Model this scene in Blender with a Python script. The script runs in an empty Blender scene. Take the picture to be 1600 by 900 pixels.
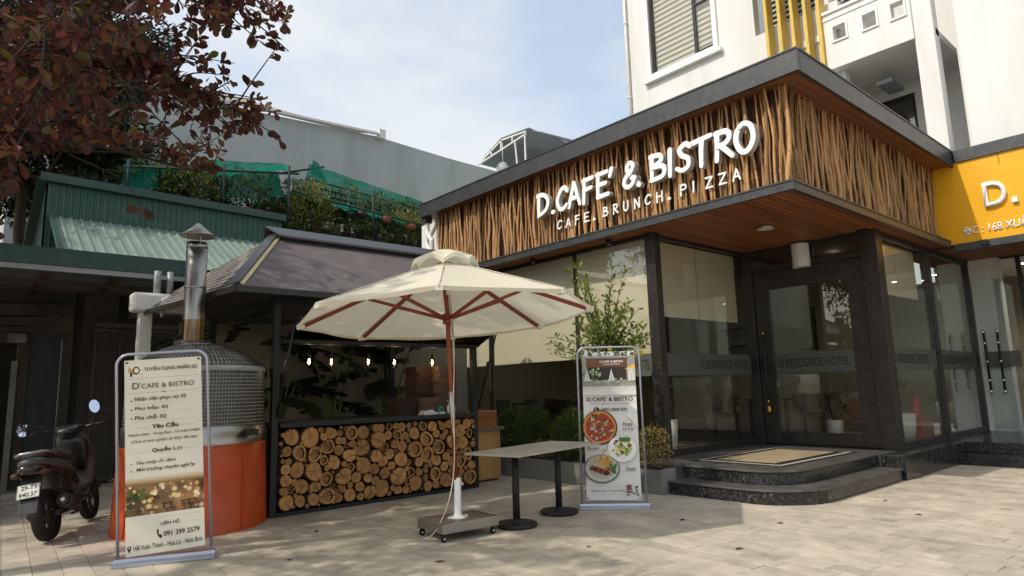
import bpy, math, random
from mathutils import Vector, Matrix, noise
R = math.radians
rng = random.Random(7)
scene = bpy.context.scene
col = scene.collection

# ---------------------------------------------------------------- camera
cd = bpy.data.cameras.new("camera")
cam = bpy.data.objects.new("camera", cd)
col.objects.link(cam)
_yaw, _pit, _rol = R(49.0634), R(8.88845), R(-1.5661)
_f = Vector((math.cos(_yaw)*math.cos(_pit), math.sin(_yaw)*math.cos(_pit), math.sin(_pit)))
_r = Vector((math.sin(_yaw), -math.cos(_yaw), 0))
_u = _r.cross(_f)
_r2 = math.cos(_rol)*_r + math.sin(_rol)*_u
_u2 = -math.sin(_rol)*_r + math.cos(_rol)*_u
m = Matrix((_r2, _u2, -_f)).transposed().to_4x4()
m.translation = (0, 0, 1.37)
cam.matrix_world = m
cd.sensor_width = 36
cd.lens = 36*1016.69/1600
cd.clip_start = 0.05
cd.clip_end = 3000
scene.camera = cam

# ---------------------------------------------------------------- sky, sun, exposure
SUN = Vector((-1.0, 0.17, 1.10)).normalized()      # towards the sun
w = bpy.data.worlds.new("World"); scene.world = w; w.use_nodes = True
nt = w.node_tree; nt.nodes.clear()
sky = nt.nodes.new("ShaderNodeTexSky"); sky.sky_type = 'NISHITA'; sky.sun_disc = False
sky.sun_elevation = math.asin(SUN.z); sky.sun_rotation = math.atan2(SUN.x, SUN.y)
sky.air_density = 1.3; sky.dust_density = 3.0; sky.ozone_density = 1.2
tc = nt.nodes.new("ShaderNodeTexCoord")
mp = nt.nodes.new("ShaderNodeMapping"); mp.inputs['Scale'].default_value = (1.3, 1.3, 2.6)
mp.inputs['Location'].default_value = (0.35, 0.1, 0.0)
nz = nt.nodes.new("ShaderNodeTexNoise"); nz.inputs['Scale'].default_value = 2.1; nz.inputs['Detail'].default_value = 7
nz.inputs['Roughness'].default_value = .52
cr = nt.nodes.new("ShaderNodeValToRGB")
cr.color_ramp.elements[0].position = .40; cr.color_ramp.elements[0].color = (.42,.42,.42,1)
cr.color_ramp.elements[1].position = .64; cr.color_ramp.elements[1].color = (.93,.93,.93,1)
mx = nt.nodes.new("ShaderNodeMixRGB"); mx.inputs[2].default_value = (3.75, 3.92, 4.05, 1)
bg = nt.nodes.new("ShaderNodeBackground"); bg.inputs[1].default_value = 0.15
wo = nt.nodes.new("ShaderNodeOutputWorld")
L = nt.links.new
L(tc.outputs['Generated'], mp.inputs[0]); L(mp.outputs[0], nz.inputs[0]); L(nz.outputs[0], cr.inputs[0])
L(cr.outputs[0], mx.inputs[0]); L(sky.outputs[0], mx.inputs[1]); L(mx.outputs[0], bg.inputs[0]); L(bg.outputs[0], wo.inputs[0])
sl = bpy.data.lights.new("sun", 'SUN'); sl.energy = 2.0; sl.angle = R(0.8); sl.color = (1.0, .925, .80)
so = bpy.data.objects.new("sun", sl); col.objects.link(so)
so.rotation_euler = SUN.to_track_quat('Z', 'Y').to_euler(); so.location = (-20, 2, 22)
vs = scene.view_settings
vs.view_transform = 'Standard'; vs.look = 'None'; vs.exposure = 0.62; vs.gamma = 1.0; vs.use_curve_mapping = False
scene.cycles.max_bounces = 8; scene.cycles.transparent_max_bounces = 16
scene.cycles.caustics_reflective = False; scene.cycles.caustics_refractive = False

# ---------------------------------------------------------------- materials
def lin(h):
    h = h.lstrip('#'); o = []
    for i in (0, 2, 4):
        c = int(h[i:i+2], 16)/255
        o.append(c/12.92 if c <= .04045 else ((c+.055)/1.055)**2.4)
    return tuple(o)
M = {}
def new_mat(name):
    mt = bpy.data.materials.new(name); mt.use_nodes = True
    n = mt.node_tree; n.nodes.clear()
    out = n.nodes.new("ShaderNodeOutputMaterial")
    M[name] = mt
    return mt, n, out
def coords(n, stretch=None):
    t = n.nodes.new("ShaderNodeTexCoord"); oi = n.nodes.new("ShaderNodeObjectInfo")
    mu = n.nodes.new("ShaderNodeVectorMath"); mu.operation = 'MULTIPLY_ADD'
    n.links.new(oi.outputs['Random'], mu.inputs[0]); mu.inputs[1].default_value = (37, 23, 51)
    n.links.new(t.outputs['Object'], mu.inputs[2])
    mpp = n.nodes.new("ShaderNodeMapping"); n.links.new(mu.outputs[0], mpp.inputs[0])
    if stretch: mpp.inputs['Scale'].default_value = stretch
    return mpp, oi, t
def mat(name, c, rough=.6, metal=0., var=.18, scale=5, bump=0., bscale=60, rnd=0., spec=.4, c2=None, stretch=None, dirt=None, isl=0., coat=0., sss=0.):
    """noise-varied principled surface; c2 = second colour the noise drifts to; dirt = (colour, amount, scale)"""
    if isinstance(c, str): c = lin(c)
    if isinstance(c2, str): c2 = lin(c2)
    mt, n, out = new_mat(name)
    lk = n.links.new
    b = n.nodes.new("ShaderNodeBsdfPrincipled"); lk(b.outputs[0], out.inputs[0])
    b.inputs['Metallic'].default_value = metal; b.inputs['Roughness'].default_value = rough
    b.inputs['Specular IOR Level'].default_value = spec
    if coat: b.inputs['Coat Weight'].default_value = coat; b.inputs['Coat Roughness'].default_value = .08
    mpp, oi, t = coords(n, stretch)
    nz = n.nodes.new("ShaderNodeTexNoise"); nz.inputs['Scale'].default_value = scale; nz.inputs['Detail'].default_value = 6
    nz.inputs['Roughness'].default_value = .6
    lk(mpp.outputs[0], nz.inputs[0])
    ramp = n.nodes.new("ShaderNodeValToRGB"); lk(nz.outputs[0], ramp.inputs[0])
    a = tuple(x*(1-var) for x in c); d = c2 if c2 else tuple(min(1, x*(1+var)) for x in c)
    ramp.color_ramp.elements[0].position = .3; ramp.color_ramp.elements[0].color = (*a, 1)
    ramp.color_ramp.elements[1].position = .7; ramp.color_ramp.elements[1].color = (*d, 1)
    last = ramp.outputs[0]
    if dirt:
        dc, amt, dsc = dirt
        if isinstance(dc, str): dc = lin(dc)
        n2 = n.nodes.new("ShaderNodeTexNoise"); n2.inputs['Scale'].default_value = dsc; n2.inputs['Detail'].default_value = 9
        n2.inputs['Roughness'].default_value = .7; lk(mpp.outputs[0], n2.inputs[0])
        r2 = n.nodes.new("ShaderNodeValToRGB"); lk(n2.outputs[0], r2.inputs[0])
        r2.color_ramp.elements[0].position = .48; r2.color_ramp.elements[0].color = (0,0,0,1)
        r2.color_ramp.elements[1].position = .72; r2.color_ramp.elements[1].color = (amt,)*3+(1,)
        m2 = n.nodes.new("ShaderNodeMixRGB"); lk(r2.outputs[0], m2.inputs[0]); lk(last, m2.inputs[1]); m2.inputs[2].default_value = (*dc, 1)
        last = m2.outputs[0]
    for val, node, sock in ((rnd, oi, 'Random'), (isl, None, None)):
        if not val: continue
        if node is None:
            node = n.nodes.new("ShaderNodeNewGeometry"); sock = 'Random Per Island'
        ma = n.nodes.new("ShaderNodeMath"); ma.operation = 'MULTIPLY_ADD'; lk(node.outputs[sock], ma.inputs[0])
        ma.inputs[1].default_value = 2*val; ma.inputs[2].default_value = 1-val
        m3 = n.nodes.new("ShaderNodeVectorMath"); m3.operation = 'SCALE'; lk(last, m3.inputs[0]); lk(ma.outputs[0], m3.inputs['Scale'])
        last = m3.outputs[0]
    lk(last, b.inputs['Base Color'])
    if bump:
        nb = n.nodes.new("ShaderNodeTexNoise"); nb.inputs['Scale'].default_value = bscale; nb.inputs['Detail'].default_value = 5
        lk(mpp.outputs[0], nb.inputs[0])
        bp = n.nodes.new("ShaderNodeBump"); bp.inputs['Strength'].default_value = bump; bp.inputs['Distance'].default_value = .02
        lk(nb.outputs[0], bp.inputs['Height']); lk(bp.outputs[0], b.inputs['Normal'])
    if rough < .9 and var:
        rr = n.nodes.new("ShaderNodeMapRange"); lk(nz.outputs[0], rr.inputs[0]); rr.inputs[3].default_value = max(.03, rough-.12); rr.inputs[4].default_value = min(1, rough+.12)
        lk(rr.outputs[0], b.inputs['Roughness'])
    return mt
def leaf_mat(name, cols, trans=.35, rough=.5, per='isl', spec=.35):
    """foliage: colour picked per leaf from a ramp, a share of light passing through"""
    mt, n, out = new_mat(name); lk = n.links.new
    if per == 'isl':
        g = n.nodes.new("ShaderNodeNewGeometry"); fac = g.outputs['Random Per Island']
    else:
        g = n.nodes.new("ShaderNodeObjectInfo"); fac = g.outputs['Random']
    ra = n.nodes.new("ShaderNodeValToRGB"); lk(fac, ra.inputs[0])
    els = ra.color_ramp.elements
    cols = [lin(c) if isinstance(c, str) else c for c in cols]
    while len(els) < len(cols): els.new(.5)
    for i, c in enumerate(cols):
        els[i].position = i/(len(cols)-1); els[i].color = (*c, 1)
    b = n.nodes.new("ShaderNodeBsdfPrincipled"); b.inputs['Roughness'].default_value = rough; b.inputs['Specular IOR Level'].default_value = spec
    tr = n.nodes.new("ShaderNodeBsdfTranslucent"); mxx = n.nodes.new("ShaderNodeMixShader"); mxx.inputs[0].default_value = trans
    lk(ra.outputs[0], b.inputs['Base Color']); lk(ra.outputs[0], tr.inputs[0])
    lk(b.outputs[0], mxx.inputs[1]); lk(tr.outputs[0], mxx.inputs[2]); lk(mxx.outputs[0], out.inputs[0])
    return mt
def glass_mat(name, tint, base=.045, grow=.85, rough=0.0, film=None):
    """window pane: tinted see-through plus a mirror share that grows at grazing angles; film = (colour, share) of dust or frosting"""
    mt, n, out = new_mat(name); lk = n.links.new
    t = n.nodes.new("ShaderNodeBsdfTransparent"); t.inputs[0].default_value = (*tint, 1)
    g = n.nodes.new("ShaderNodeBsdfGlossy"); g.inputs['Roughness'].default_value = rough; g.inputs[0].default_value = (.95, .97, .96, 1)
    lw = n.nodes.new("ShaderNodeLayerWeight"); lw.inputs[0].default_value = .5
    p = n.nodes.new("ShaderNodeMath"); p.operation = 'POWER'; lk(lw.outputs['Facing'], p.inputs[0]); p.inputs[1].default_value = 4.5
    q = n.nodes.new("ShaderNodeMath"); q.operation = 'MULTIPLY_ADD'; lk(p.outputs[0], q.inputs[0]); q.inputs[1].default_value = grow; q.inputs[2].default_value = base
    q.use_clamp = True
    mxx = n.nodes.new("ShaderNodeMixShader"); lk(q.outputs[0], mxx.inputs[0]); lk(t.outputs[0], mxx.inputs[1]); lk(g.outputs[0], mxx.inputs[2])
    last = mxx.outputs[0]
    if film:
        d = n.nodes.new("ShaderNodeBsdfDiffuse"); d.inputs[0].default_value = (*film[0], 1)
        m2 = n.nodes.new("ShaderNodeMixShader"); m2.inputs[0].default_value = film[1]; lk(last, m2.inputs[1]); lk(d.outputs[0], m2.inputs[2]); last = m2.outputs[0]
    lk(last, out.inputs[0])
    return mt
def glow_mat(name, c, s):
    mt, n, out = new_mat(name); e = n.nodes.new("ShaderNodeEmission"); e.inputs[0].default_value = (*c, 1); e.inputs[1].default_value = s
    n.links.new(e.outputs[0], out.inputs[0]); return mt

mat('paver', '#b4aa98', rough=.8, var=.16, scale=3.0, bump=.35, bscale=90, rnd=.08, isl=.08, dirt=('#6e675c', .6, 1.6))
mat('joint', '#7a7468', rough=.95, var=.25, scale=9, bump=.3)
mat('earth', '#8d8678', rough=.95, var=.25, scale=.4, bump=.2, bscale=8)
mat('trim_metal', '#4b4c4d', rough=.42, metal=.55, var=.12, scale=2.5, dirt=('#6d6c69', .4, 11))
mat('frame_black', '#2b2725', rough=.38, var=.2, scale=4, dirt=('#6a645e', .25, 9))
mat('kiosk_black', '#1d1f20', rough=.5, var=.2, scale=5)
mat('soffit_wood', '#85512f', rough=.5, var=.3, scale=5, stretch=(.6, 8, 8), rnd=.22)
mat('stick_wood', '#d3aa78', rough=.8, var=.25, scale=7, stretch=(3, 3, .8), rnd=.38, bump=.6, bscale=26, c2='#a97d50', dirt=('#6b4a2c', .7, 9))
mat('backing', '#4a2e20', rough=.8, var=.4, scale=4, stretch=(14, 14, .5), c2='#5d3a26')
mat('white_render', '#dddddb', rough=.85, var=.05, scale=1.2, stretch=(1.6,1.6,.22), bump=.12, bscale=70, dirt=('#c4c0b8', .45, 1.3))
mat('white_paint', '#e9e8e4', rough=.5, var=.04, scale=3)
mat('white_plastic', '#d9d9d5', rough=.4, var=.06, scale=3, dirt=('#9d978b', .4, 5))
mat('letter_white', '#eeeeee', rough=.45, var=.03, scale=4)
mat('letter_side', '#b9b9b6', rough=.5, var=.05)
mat('yellow_board', '#e9ac1c', rough=.4, var=.05, scale=1.5, dirt=('#c08c18', .25, 2))
mat('yellow_paint', '#cfb04a', rough=.5, var=.1, scale=3, dirt=('#a08a40', .4, 4))
mat('grey_wall', '#a6acab', rough=.9, var=.05, scale=.35, stretch=(1,1,.2), dirt=('#8a8f8c', .6, .8))
mat('beige_roof', '#a39482', rough=.8, var=.1, scale=1)
mat('blind', '#dcd7c4', rough=.9, var=.04, scale=1.5)
mat('interior_wall', '#857f70', rough=.9, var=.06, scale=.8)
mat('interior_dark', '#3a352f', rough=.8, var=.15, scale=2)
mat('dark_wood', '#2c211b', rough=.5, var=.25, scale=6, stretch=(1, 6, 6))
mat('mat_stone', '#a8977a', rough=.45, var=.25, scale=6, dirt=('#6f5f45', .6, 3))
mat('sheet_green', '#35564d', rough=.5, metal=.1, var=.1, scale=1.2, dirt=('#6a6d5f', .35, 3))
mat('sheet_pale', '#788a80', rough=.55, metal=.1, var=.12, scale=1.4, dirt=('#5f675b', .5, 1.8))
mat('trim_green', '#2a463f', rough=.5, var=.12, scale=2, dirt=('#55625a', .3, 4))
mat('grimy_wall', '#443e36', rough=.95, var=.3, scale=2.2, bump=.3, bscale=20, dirt=('#3b352d', .8, 1.7))
mat('door_green', '#2c3631', rough=.7, var=.2, scale=3, stretch=(6, 6, .6), dirt=('#28251f', .7, 2))
mat('rust_steel', '#4a4039', rough=.8, var=.35, scale=8, dirt=('#6b3a22', .6, 5))
mat('concrete', '#77736a', rough=.95, var=.2, scale=3, bump=.3, bscale=25, dirt=('#44423b', .7, 2.2))
mat('shingle', '#5a5251', rough=.75, var=.14, scale=2.5, bump=.15, bscale=130, dirt=('#7a7270', .5, 3.5))
mat('shingle_side', '#6a655f', rough=.8, var=.18, scale=3, bump=.15, bscale=130, stretch=(1, 1, 1), dirt=('#8a857c', .6, 3.5))
mat('cream_strip', '#d0c08f', rough=.7, var=.1)
mat('steel', '#9c9993', rough=.34, metal=1, var=.08, scale=7, stretch=(9, 9, .5), dirt=('#6b665e', .6, 2.5))
mat('brushed', '#a9a69f', rough=.33, metal=1, var=.12, scale=8, dirt=('#7d7467', .5, 4))
mat('burnt_steel', '#b09a78', rough=.28, metal=1, var=.3, scale=3.5, stretch=(6, 6, 1.0), c2='#4f3d2c')
mat('orange_paint', '#b84a1d', rough=.4, var=.06, scale=1.6, coat=.1, dirt=('#7d3a20', .6, 3.4))
mat('mosaic', '#3a3836', rough=.35, var=.3, scale=9, isl=.5, spec=.6)
mat('grout', '#8f8c84', rough=.9, var=.15, scale=6)
mat('dome_dark', '#4d4742', rough=.8, var=.3, scale=5, bump=.4, bscale=40)
mat('bark', '#4a3829', rough=.95, var=.35, scale=14, bump=.5, bscale=40)
mat('canvas', '#e9e4d6', rough=.9, var=.03, scale=2.2, bump=.12, bscale=9)
mat('wood_red', '#823a20', rough=.42, var=.2, scale=6, stretch=(7, 7, .8), coat=.15)
mat('rope', '#d8d2c2', rough=.9, var=.1, scale=40)
mat('granite_brown', '#55483c', rough=.4, var=.5, scale=45, c2='#8a7a68')
mat('rubber', '#171716', rough=.8, var=.2, scale=12)
mat('cast_black', '#1c1b1a', rough=.6, var=.2, scale=10, bump=.1, bscale=60, dirt=('#55504a', .35, 8))
mat('table_stone', '#a8a294', rough=.5, var=.12, scale=14, dirt=('#d5cfc2', .5, 6))
mat('alu', '#b4b9c4', rough=.32, metal=.75, var=.05, scale=5)
mat('banner_cream', '#eae3d0', rough=.6, var=.02, scale=2)
mat('banner_white', '#e4e1dc', rough=.6, var=.02, scale=2)
mat('ink_brown', '#33261d', rough=.7, var=.05)
mat('ink_line', '#9c8f78', rough=.7, var=.05)
mat('oak', '#b58a52', rough=.55, var=.2, scale=5, stretch=(9, 9, .7), rnd=.12)
mat('counter_grey', '#6d655e', rough=.5, var=.12)
mat('kraft', '#6a5342', rough=.85, var=.1, scale=5, rnd=.12)
mat('kraft_dark', '#3f2a20', rough=.85, var=.1, scale=5, rnd=.12)
mat('rattan', '#9a6236', rough=.8, var=.3, scale=30, rnd=.2)
mat('planter_grey', '#7b7b77', rough=.7, var=.1, scale=2.5, dirt=('#5a5852', .6, 3))
mat('soil', '#3a2e24', rough=1, var=.3, scale=30, bump=.5)
mat('pot_white', '#dcdcd8', rough=.35, var=.04)
mat('terracotta', '#7a4733', rough=.85, var=.2, scale=8)
mat('granite_tread', '#4a4744', rough=.4, var=.3, scale=6, dirt=('#77726b', .6, 5))
mat('trunk_bark', '#463b31', rough=.95, var=.35, scale=9, stretch=(2, 2, .6), bump=.6, bscale=25)
mat('twig', '#352d27', rough=.9, var=.25, scale=20)
mat('net_pole', '#22302b', rough=.7, var=.2)
mat('red_paint', '#a81c20', rough=.3, var=.06, coat=.3)
mat('scooter_grey', '#4a4a4a', rough=.5, metal=.2, var=.08, scale=3, coat=.1, dirt=('#66645f', .35, 5))
mat('scooter_black', '#161616', rough=.35, var=.15, scale=6, coat=.2, dirt=('#5b5449', .4, 6))
mat('seat_vinyl', '#33312f', rough=.75, var=.15, scale=9, dirt=('#77705f', .4, 5))
mat('engine', '#3f3b37', rough=.6, metal=.5, var=.25, scale=9, dirt=('#6b6254', .5, 7))
mat('tail_red', '#241716', rough=.15, var=.1, coat=.6)
mat('plate_white', '#d9d7cd', rough=.45, var=.05, dirt=('#8d8676', .4, 9))
mat('mirror', '#e6ecf2', rough=.02, metal=1, var=0)
mat('chrome', '#c9c9c9', rough=.12, metal=1, var=.05)
mat('brass', '#b08a3e', rough=.3, metal=1, var=.15)
mat('shade_steel', '#8d9193', rough=.5, metal=.3, var=.12, scale=2)
mat('roof_sheet_grey', '#787d7f', rough=.5, metal=.2, var=.12, scale=1)
mat('blue_ball', '#3d4a86', rough=.4, var=.6, scale=2.2, c2='#e8e8e8')
mat('socket_black', '#121212', rough=.5, var=.1)
glass_mat('window_glass', (.95, .945, .91), base=.075, grow=.8)
glass_mat('clear_glass', (.86, .89, .87), base=.05, grow=.8)
glass_mat('frosted_band', (.45, .47, .45), base=.03, grow=.3, rough=.3, film=((.20, .21, .19), .42))
glass_mat('bulb_glass', (1, .93, .8), base=.03, grow=.5)
glass_mat('flap_sheet', (.10, .085, .075), base=.09, grow=.6, rough=.12)
glow_mat('filament', (1, .66, .28), 60)
glow_mat('lamp_on', (1, .92, .78), 9)
leaf_mat('red_leaf', ['#3a2226', '#552a2a', '#6a2f2b', '#4f4430', '#5a2e2c', '#4a2629', '#7d4a2c', '#44382c', '#5f302b', '#5f5a34', '#6b3a30'], trans=.38, rough=.5)
leaf_mat('red_leaf_single', ['#3a2226', '#552a2a', '#6a2f2b', '#4f4430', '#5a2e2c', '#4a2629', '#7d4a2c', '#44382c', '#5f302b', '#5f5a34', '#6b3a30'], trans=.38, rough=.5, per='obj')
leaf_mat('dark_leaf', ['#1b2718', '#26361f', '#2c3d22', '#1f2c1b', '#384a28'], trans=.2)
leaf_mat('thuja_leaf', ['#2b3f14', '#40561c', '#56682a', '#334818', '#4c6324'], trans=.25)
leaf_mat('lemon_leaf', ['#5f7030', '#7c8c3e', '#93a04e', '#55662c', '#a3a95c'], trans=.35)
leaf_mat('dry_leaf', ['#8a7a44', '#7a6238', '#a39555', '#5f5a30', '#8f6f45'], trans=.3)
leaf_mat('pot_leaf', ['#2c4020', '#3f5529', '#587035', '#33492a', '#7a8440'], trans=.3)
leaf_mat('yellow_leaf', ['#6d7430', '#8a8a3d', '#4e5a2a', '#9a9548'], trans=.35)
leaf_mat('banana_leaf', ['#182619', '#22331f', '#1d2d1b', '#2c3e26'], trans=.25, rough=.35, per='obj')
leaf_mat('stem_green', ['#4a5a30', '#5b6a38'], trans=.05, per='obj')
leaf_mat('indoor_leaf', ['#4f7034', '#6a8a44', '#3c5a2a', '#7c9a55'], trans=.3)
leaf_mat('lemon', ['#c9b52a', '#b7ad34'], trans=0, per='obj')
# net of green shade cloth
mt, n, out = new_mat('shade_cloth')
_a = n.nodes.new("ShaderNodeBsdfTransparent"); _b = n.nodes.new("ShaderNodeBsdfDiffuse"); _c = n.nodes.new("ShaderNodeBsdfTranslucent")
_b.inputs[0].default_value = (.014, .20, .14, 1); _c.inputs[0].default_value = (.015, .24, .16, 1)
_m1 = n.nodes.new("ShaderNodeMixShader"); _m1.inputs[0].default_value = .5; n.links.new(_b.outputs[0], _m1.inputs[1]); n.links.new(_c.outputs[0], _m1.inputs[2])
_m2 = n.nodes.new("ShaderNodeMixShader"); n.links.new(_a.outputs[0], _m2.inputs[1]); n.links.new(_m1.outputs[0], _m2.inputs[2])
_t = n.nodes.new("ShaderNodeTexCoord"); _n = n.nodes.new("ShaderNodeTexNoise"); _n.inputs['Scale'].default_value = 3.5; n.links.new(_t.outputs['Object'], _n.inputs[0])
_r_ = n.nodes.new("ShaderNodeMapRange"); n.links.new(_n.outputs[0], _r_.inputs[0]); _r_.inputs[1].default_value = .3; _r_.inputs[2].default_value = .7; _r_.inputs[3].default_value = .74; _r_.inputs[4].default_value = .96
n.links.new(_r_.outputs[0], _m2.inputs[0]); n.links.new(_m2.outputs[0], out.inputs[0])
# black granite with white streaks
mt = mat('granite', '#201f20', rough=.22, var=.35, scale=5, spec=.5)
n = mt.node_tree; b = [x for x in n.nodes if x.type == 'BSDF_PRINCIPLED'][0]
mpp, oi, t = coords(n, (1, 1, .55)); mpp.inputs['Rotation'].default_value = (.5, .4, .3)
vz = n.nodes.new("ShaderNodeTexNoise"); vz.inputs['Scale'].default_value = 13; vz.inputs['Detail'].default_value = 8; vz.inputs['Distortion'].default_value = 1.8
n.links.new(mpp.outputs[0], vz.inputs[0])
vr = n.nodes.new("ShaderNodeValToRGB"); n.links.new(vz.outputs[0], vr.inputs[0])
vr.color_ramp.elements[0].position = .485; vr.color_ramp.elements[0].color = (0,0,0,1)
vr.color_ramp.elements[1].position = .50; vr.color_ramp.elements[1].color = (.5,.5,.5,1)
e = vr.color_ramp.elements.new(.515); e.color = (0,0,0,1)
v2 = n.nodes.new("ShaderNodeTexNoise"); v2.inputs['Scale'].default_value = 2.2; n.links.new(t.outputs['Object'], v2.inputs[0])
v3 = n.nodes.new("ShaderNodeMath"); v3.operation = 'MULTIPLY'; n.links.new(vr.outputs[0], v3.inputs[0]); n.links.new(v2.outputs[0], v3.inputs[1])
vm = n.nodes.new("ShaderNodeMixRGB"); n.links.new(v3.outputs[0], vm.inputs[0]); n.links.new(b.inputs['Base Color'].links[0].from_socket, vm.inputs[1]); vm.inputs[2].default_value = (.62,.61,.58,1)
n.links.new(vm.outputs[0], b.inputs['Base Color'])
# cut face of a log: rings round the local Y axis, dark heart
mt = mat('log_face', '#ba8a55', rough=.8, var=.22, scale=9, rnd=.22, bump=.2, bscale=50, dirt=('#9a6d3f', .5, 6))
n = mt.node_tree; b = [x for x in n.nodes if x.type == 'BSDF_PRINCIPLED'][0]
t = n.nodes.new("ShaderNodeTexCoord"); wv = n.nodes.new("ShaderNodeTexWave"); wv.wave_type = 'RINGS'; wv.rings_direction = 'Y'
wv.inputs['Scale'].default_value = 22; wv.inputs['Distortion'].default_value = 2.5; wv.inputs['Detail'].default_value = 3
n.links.new(t.outputs['Object'], wv.inputs[0])
wr = n.nodes.new("ShaderNodeMapRange"); n.links.new(wv.outputs['Fac'], wr.inputs[0]); wr.inputs[3].default_value = .78; wr.inputs[4].default_value = 1.06
gr = n.nodes.new("ShaderNodeVectorMath"); gr.operation = 'LENGTH'
sx = n.nodes.new("ShaderNodeVectorMath"); sx.operation = 'MULTIPLY'; sx.inputs[1].default_value = (1, 0, 1)
n.links.new(t.outputs['Object'], sx.inputs[0]); n.links.new(sx.outputs[0], gr.inputs[0])
g2 = n.nodes.new("ShaderNodeMapRange"); n.links.new(gr.outputs['Value'], g2.inputs[0]); g2.inputs[1].default_value = 0; g2.inputs[2].default_value = .05; g2.inputs[3].default_value = .62; g2.inputs[4].default_value = 1
g3 = n.nodes.new("ShaderNodeMath"); g3.operation = 'MULTIPLY'; n.links.new(wr.outputs[0], g3.inputs[0]); n.links.new(g2.outputs[0], g3.inputs[1])
g4 = n.nodes.new("ShaderNodeVectorMath"); g4.operation = 'SCALE'; n.links.new(b.inputs['Base Color'].links[0].from_socket, g4.inputs[0]); n.links.new(g3.outputs[0], g4.inputs['Scale'])
n.links.new(g4.outputs[0], b.inputs['Base Color'])
# drying cracks running out from the heart
nv = n.nodes.new("ShaderNodeVectorMath"); nv.operation = 'NORMALIZE'; n.links.new(sx.outputs[0], nv.inputs[0])
oi2 = n.nodes.new("ShaderNodeObjectInfo"); av = n.nodes.new("ShaderNodeVectorMath"); av.operation = 'MULTIPLY_ADD'; n.links.new(oi2.outputs['Random'], av.inputs[0]); av.inputs[1].default_value = (17, 29, 11); n.links.new(nv.outputs[0], av.inputs[2])
cn = n.nodes.new("ShaderNodeTexNoise"); cn.inputs['Scale'].default_value = 3.2; cn.inputs['Detail'].default_value = 2; n.links.new(av.outputs[0], cn.inputs[0])
ck = n.nodes.new("ShaderNodeValToRGB"); n.links.new(cn.outputs[0], ck.inputs[0]); ck.color_ramp.elements[0].position = .60; ck.color_ramp.elements[0].color = (1,1,1,1); ck.color_ramp.elements[1].position = .625; ck.color_ramp.elements[1].color = (.28,.22,.18,1)
cm = n.nodes.new("ShaderNodeMixRGB"); cm.blend_type = 'MULTIPLY'; cm.inputs[0].default_value = .85; n.links.new(b.inputs['Base Color'].links[0].from_socket, cm.inputs[1]); n.links.new(ck.outputs[0], cm.inputs[2]); n.links.new(cm.outputs[0], b.inputs['Base Color'])
# printed photograph of warm bokeh lights (flat print)
mt, n, out = new_mat('bokeh_print')
b = n.nodes.new("ShaderNodeBsdfPrincipled"); b.inputs['Roughness'].default_value = .6; n.links.new(b.outputs[0], out.inputs[0])
t = n.nodes.new("ShaderNodeTexCoord"); vo = n.nodes.new("ShaderNodeTexVoronoi"); vo.inputs['Scale'].default_value = 13; n.links.new(t.outputs['Object'], vo.inputs[0])
vr = n.nodes.new("ShaderNodeValToRGB"); n.links.new(vo.outputs['Distance'], vr.inputs[0])
vr.color_ramp.elements[0].position = .18; vr.color_ramp.elements[0].color = (.95,.72,.38,1); vr.color_ramp.elements[1].position = .36; vr.color_ramp.elements[1].color = (0,0,0,1)
no = n.nodes.new("ShaderNodeTexNoise"); no.inputs['Scale'].default_value = 6; n.links.new(t.outputs['Object'], no.inputs[0])
nr = n.nodes.new("ShaderNodeValToRGB"); n.links.new(no.outputs[0], nr.inputs[0])
nr.color_ramp.elements[0].position = .35; nr.color_ramp.elements[0].color = (.05,.025,.012,1); nr.color_ramp.elements[1].position = .65; nr.color_ramp.elements[1].color = (.42,.22,.09,1)
am = n.nodes.new("ShaderNodeMixRGB"); am.blend_type = 'SCREEN'; am.inputs[0].default_value = .8; n.links.new(nr.outputs[0], am.inputs[1]); n.links.new(vr.outputs[0], am.inputs[2])
n.links.new(am.outputs[0], b.inputs['Base Color'])
def flat(name, c):
    return M.get(name) or mat(name, c, rough=.65, var=.06, scale=14)

# paver stains: broad traffic dirt that runs on across the joints (world position)
n = M['paver'].node_tree; b = [x for x in n.nodes if x.type == 'BSDF_PRINCIPLED'][0]
gp = n.nodes.new("ShaderNodeNewGeometry"); src = b.inputs['Base Color'].links[0].from_socket
for sc_, amt, dcol, lo_, hi_ in ((.55, .55, (.16,.135,.105), .50, .72), (2.3, .5, (.13,.115,.095), .58, .74), (14., .55, (.10,.09,.075), .66, .72)):
    nn_ = n.nodes.new("ShaderNodeTexNoise"); nn_.inputs['Scale'].default_value = sc_; nn_.inputs['Detail'].default_value = 8; nn_.inputs['Roughness'].default_value = .65
    n.links.new(gp.outputs['Position'], nn_.inputs[0])
    mr = n.nodes.new("ShaderNodeMapRange"); n.links.new(nn_.outputs[0], mr.inputs[0]); mr.inputs[1].default_value = lo_; mr.inputs[2].default_value = hi_; mr.inputs[4].default_value = amt
    mm_ = n.nodes.new("ShaderNodeMixRGB"); n.links.new(mr.outputs[0], mm_.inputs[0]); n.links.new(src, mm_.inputs[1]); mm_.inputs[2].default_value = (*dcol, 1); src = mm_.outputs[0]
n.links.new(src, b.inputs['Base Color'])
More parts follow.
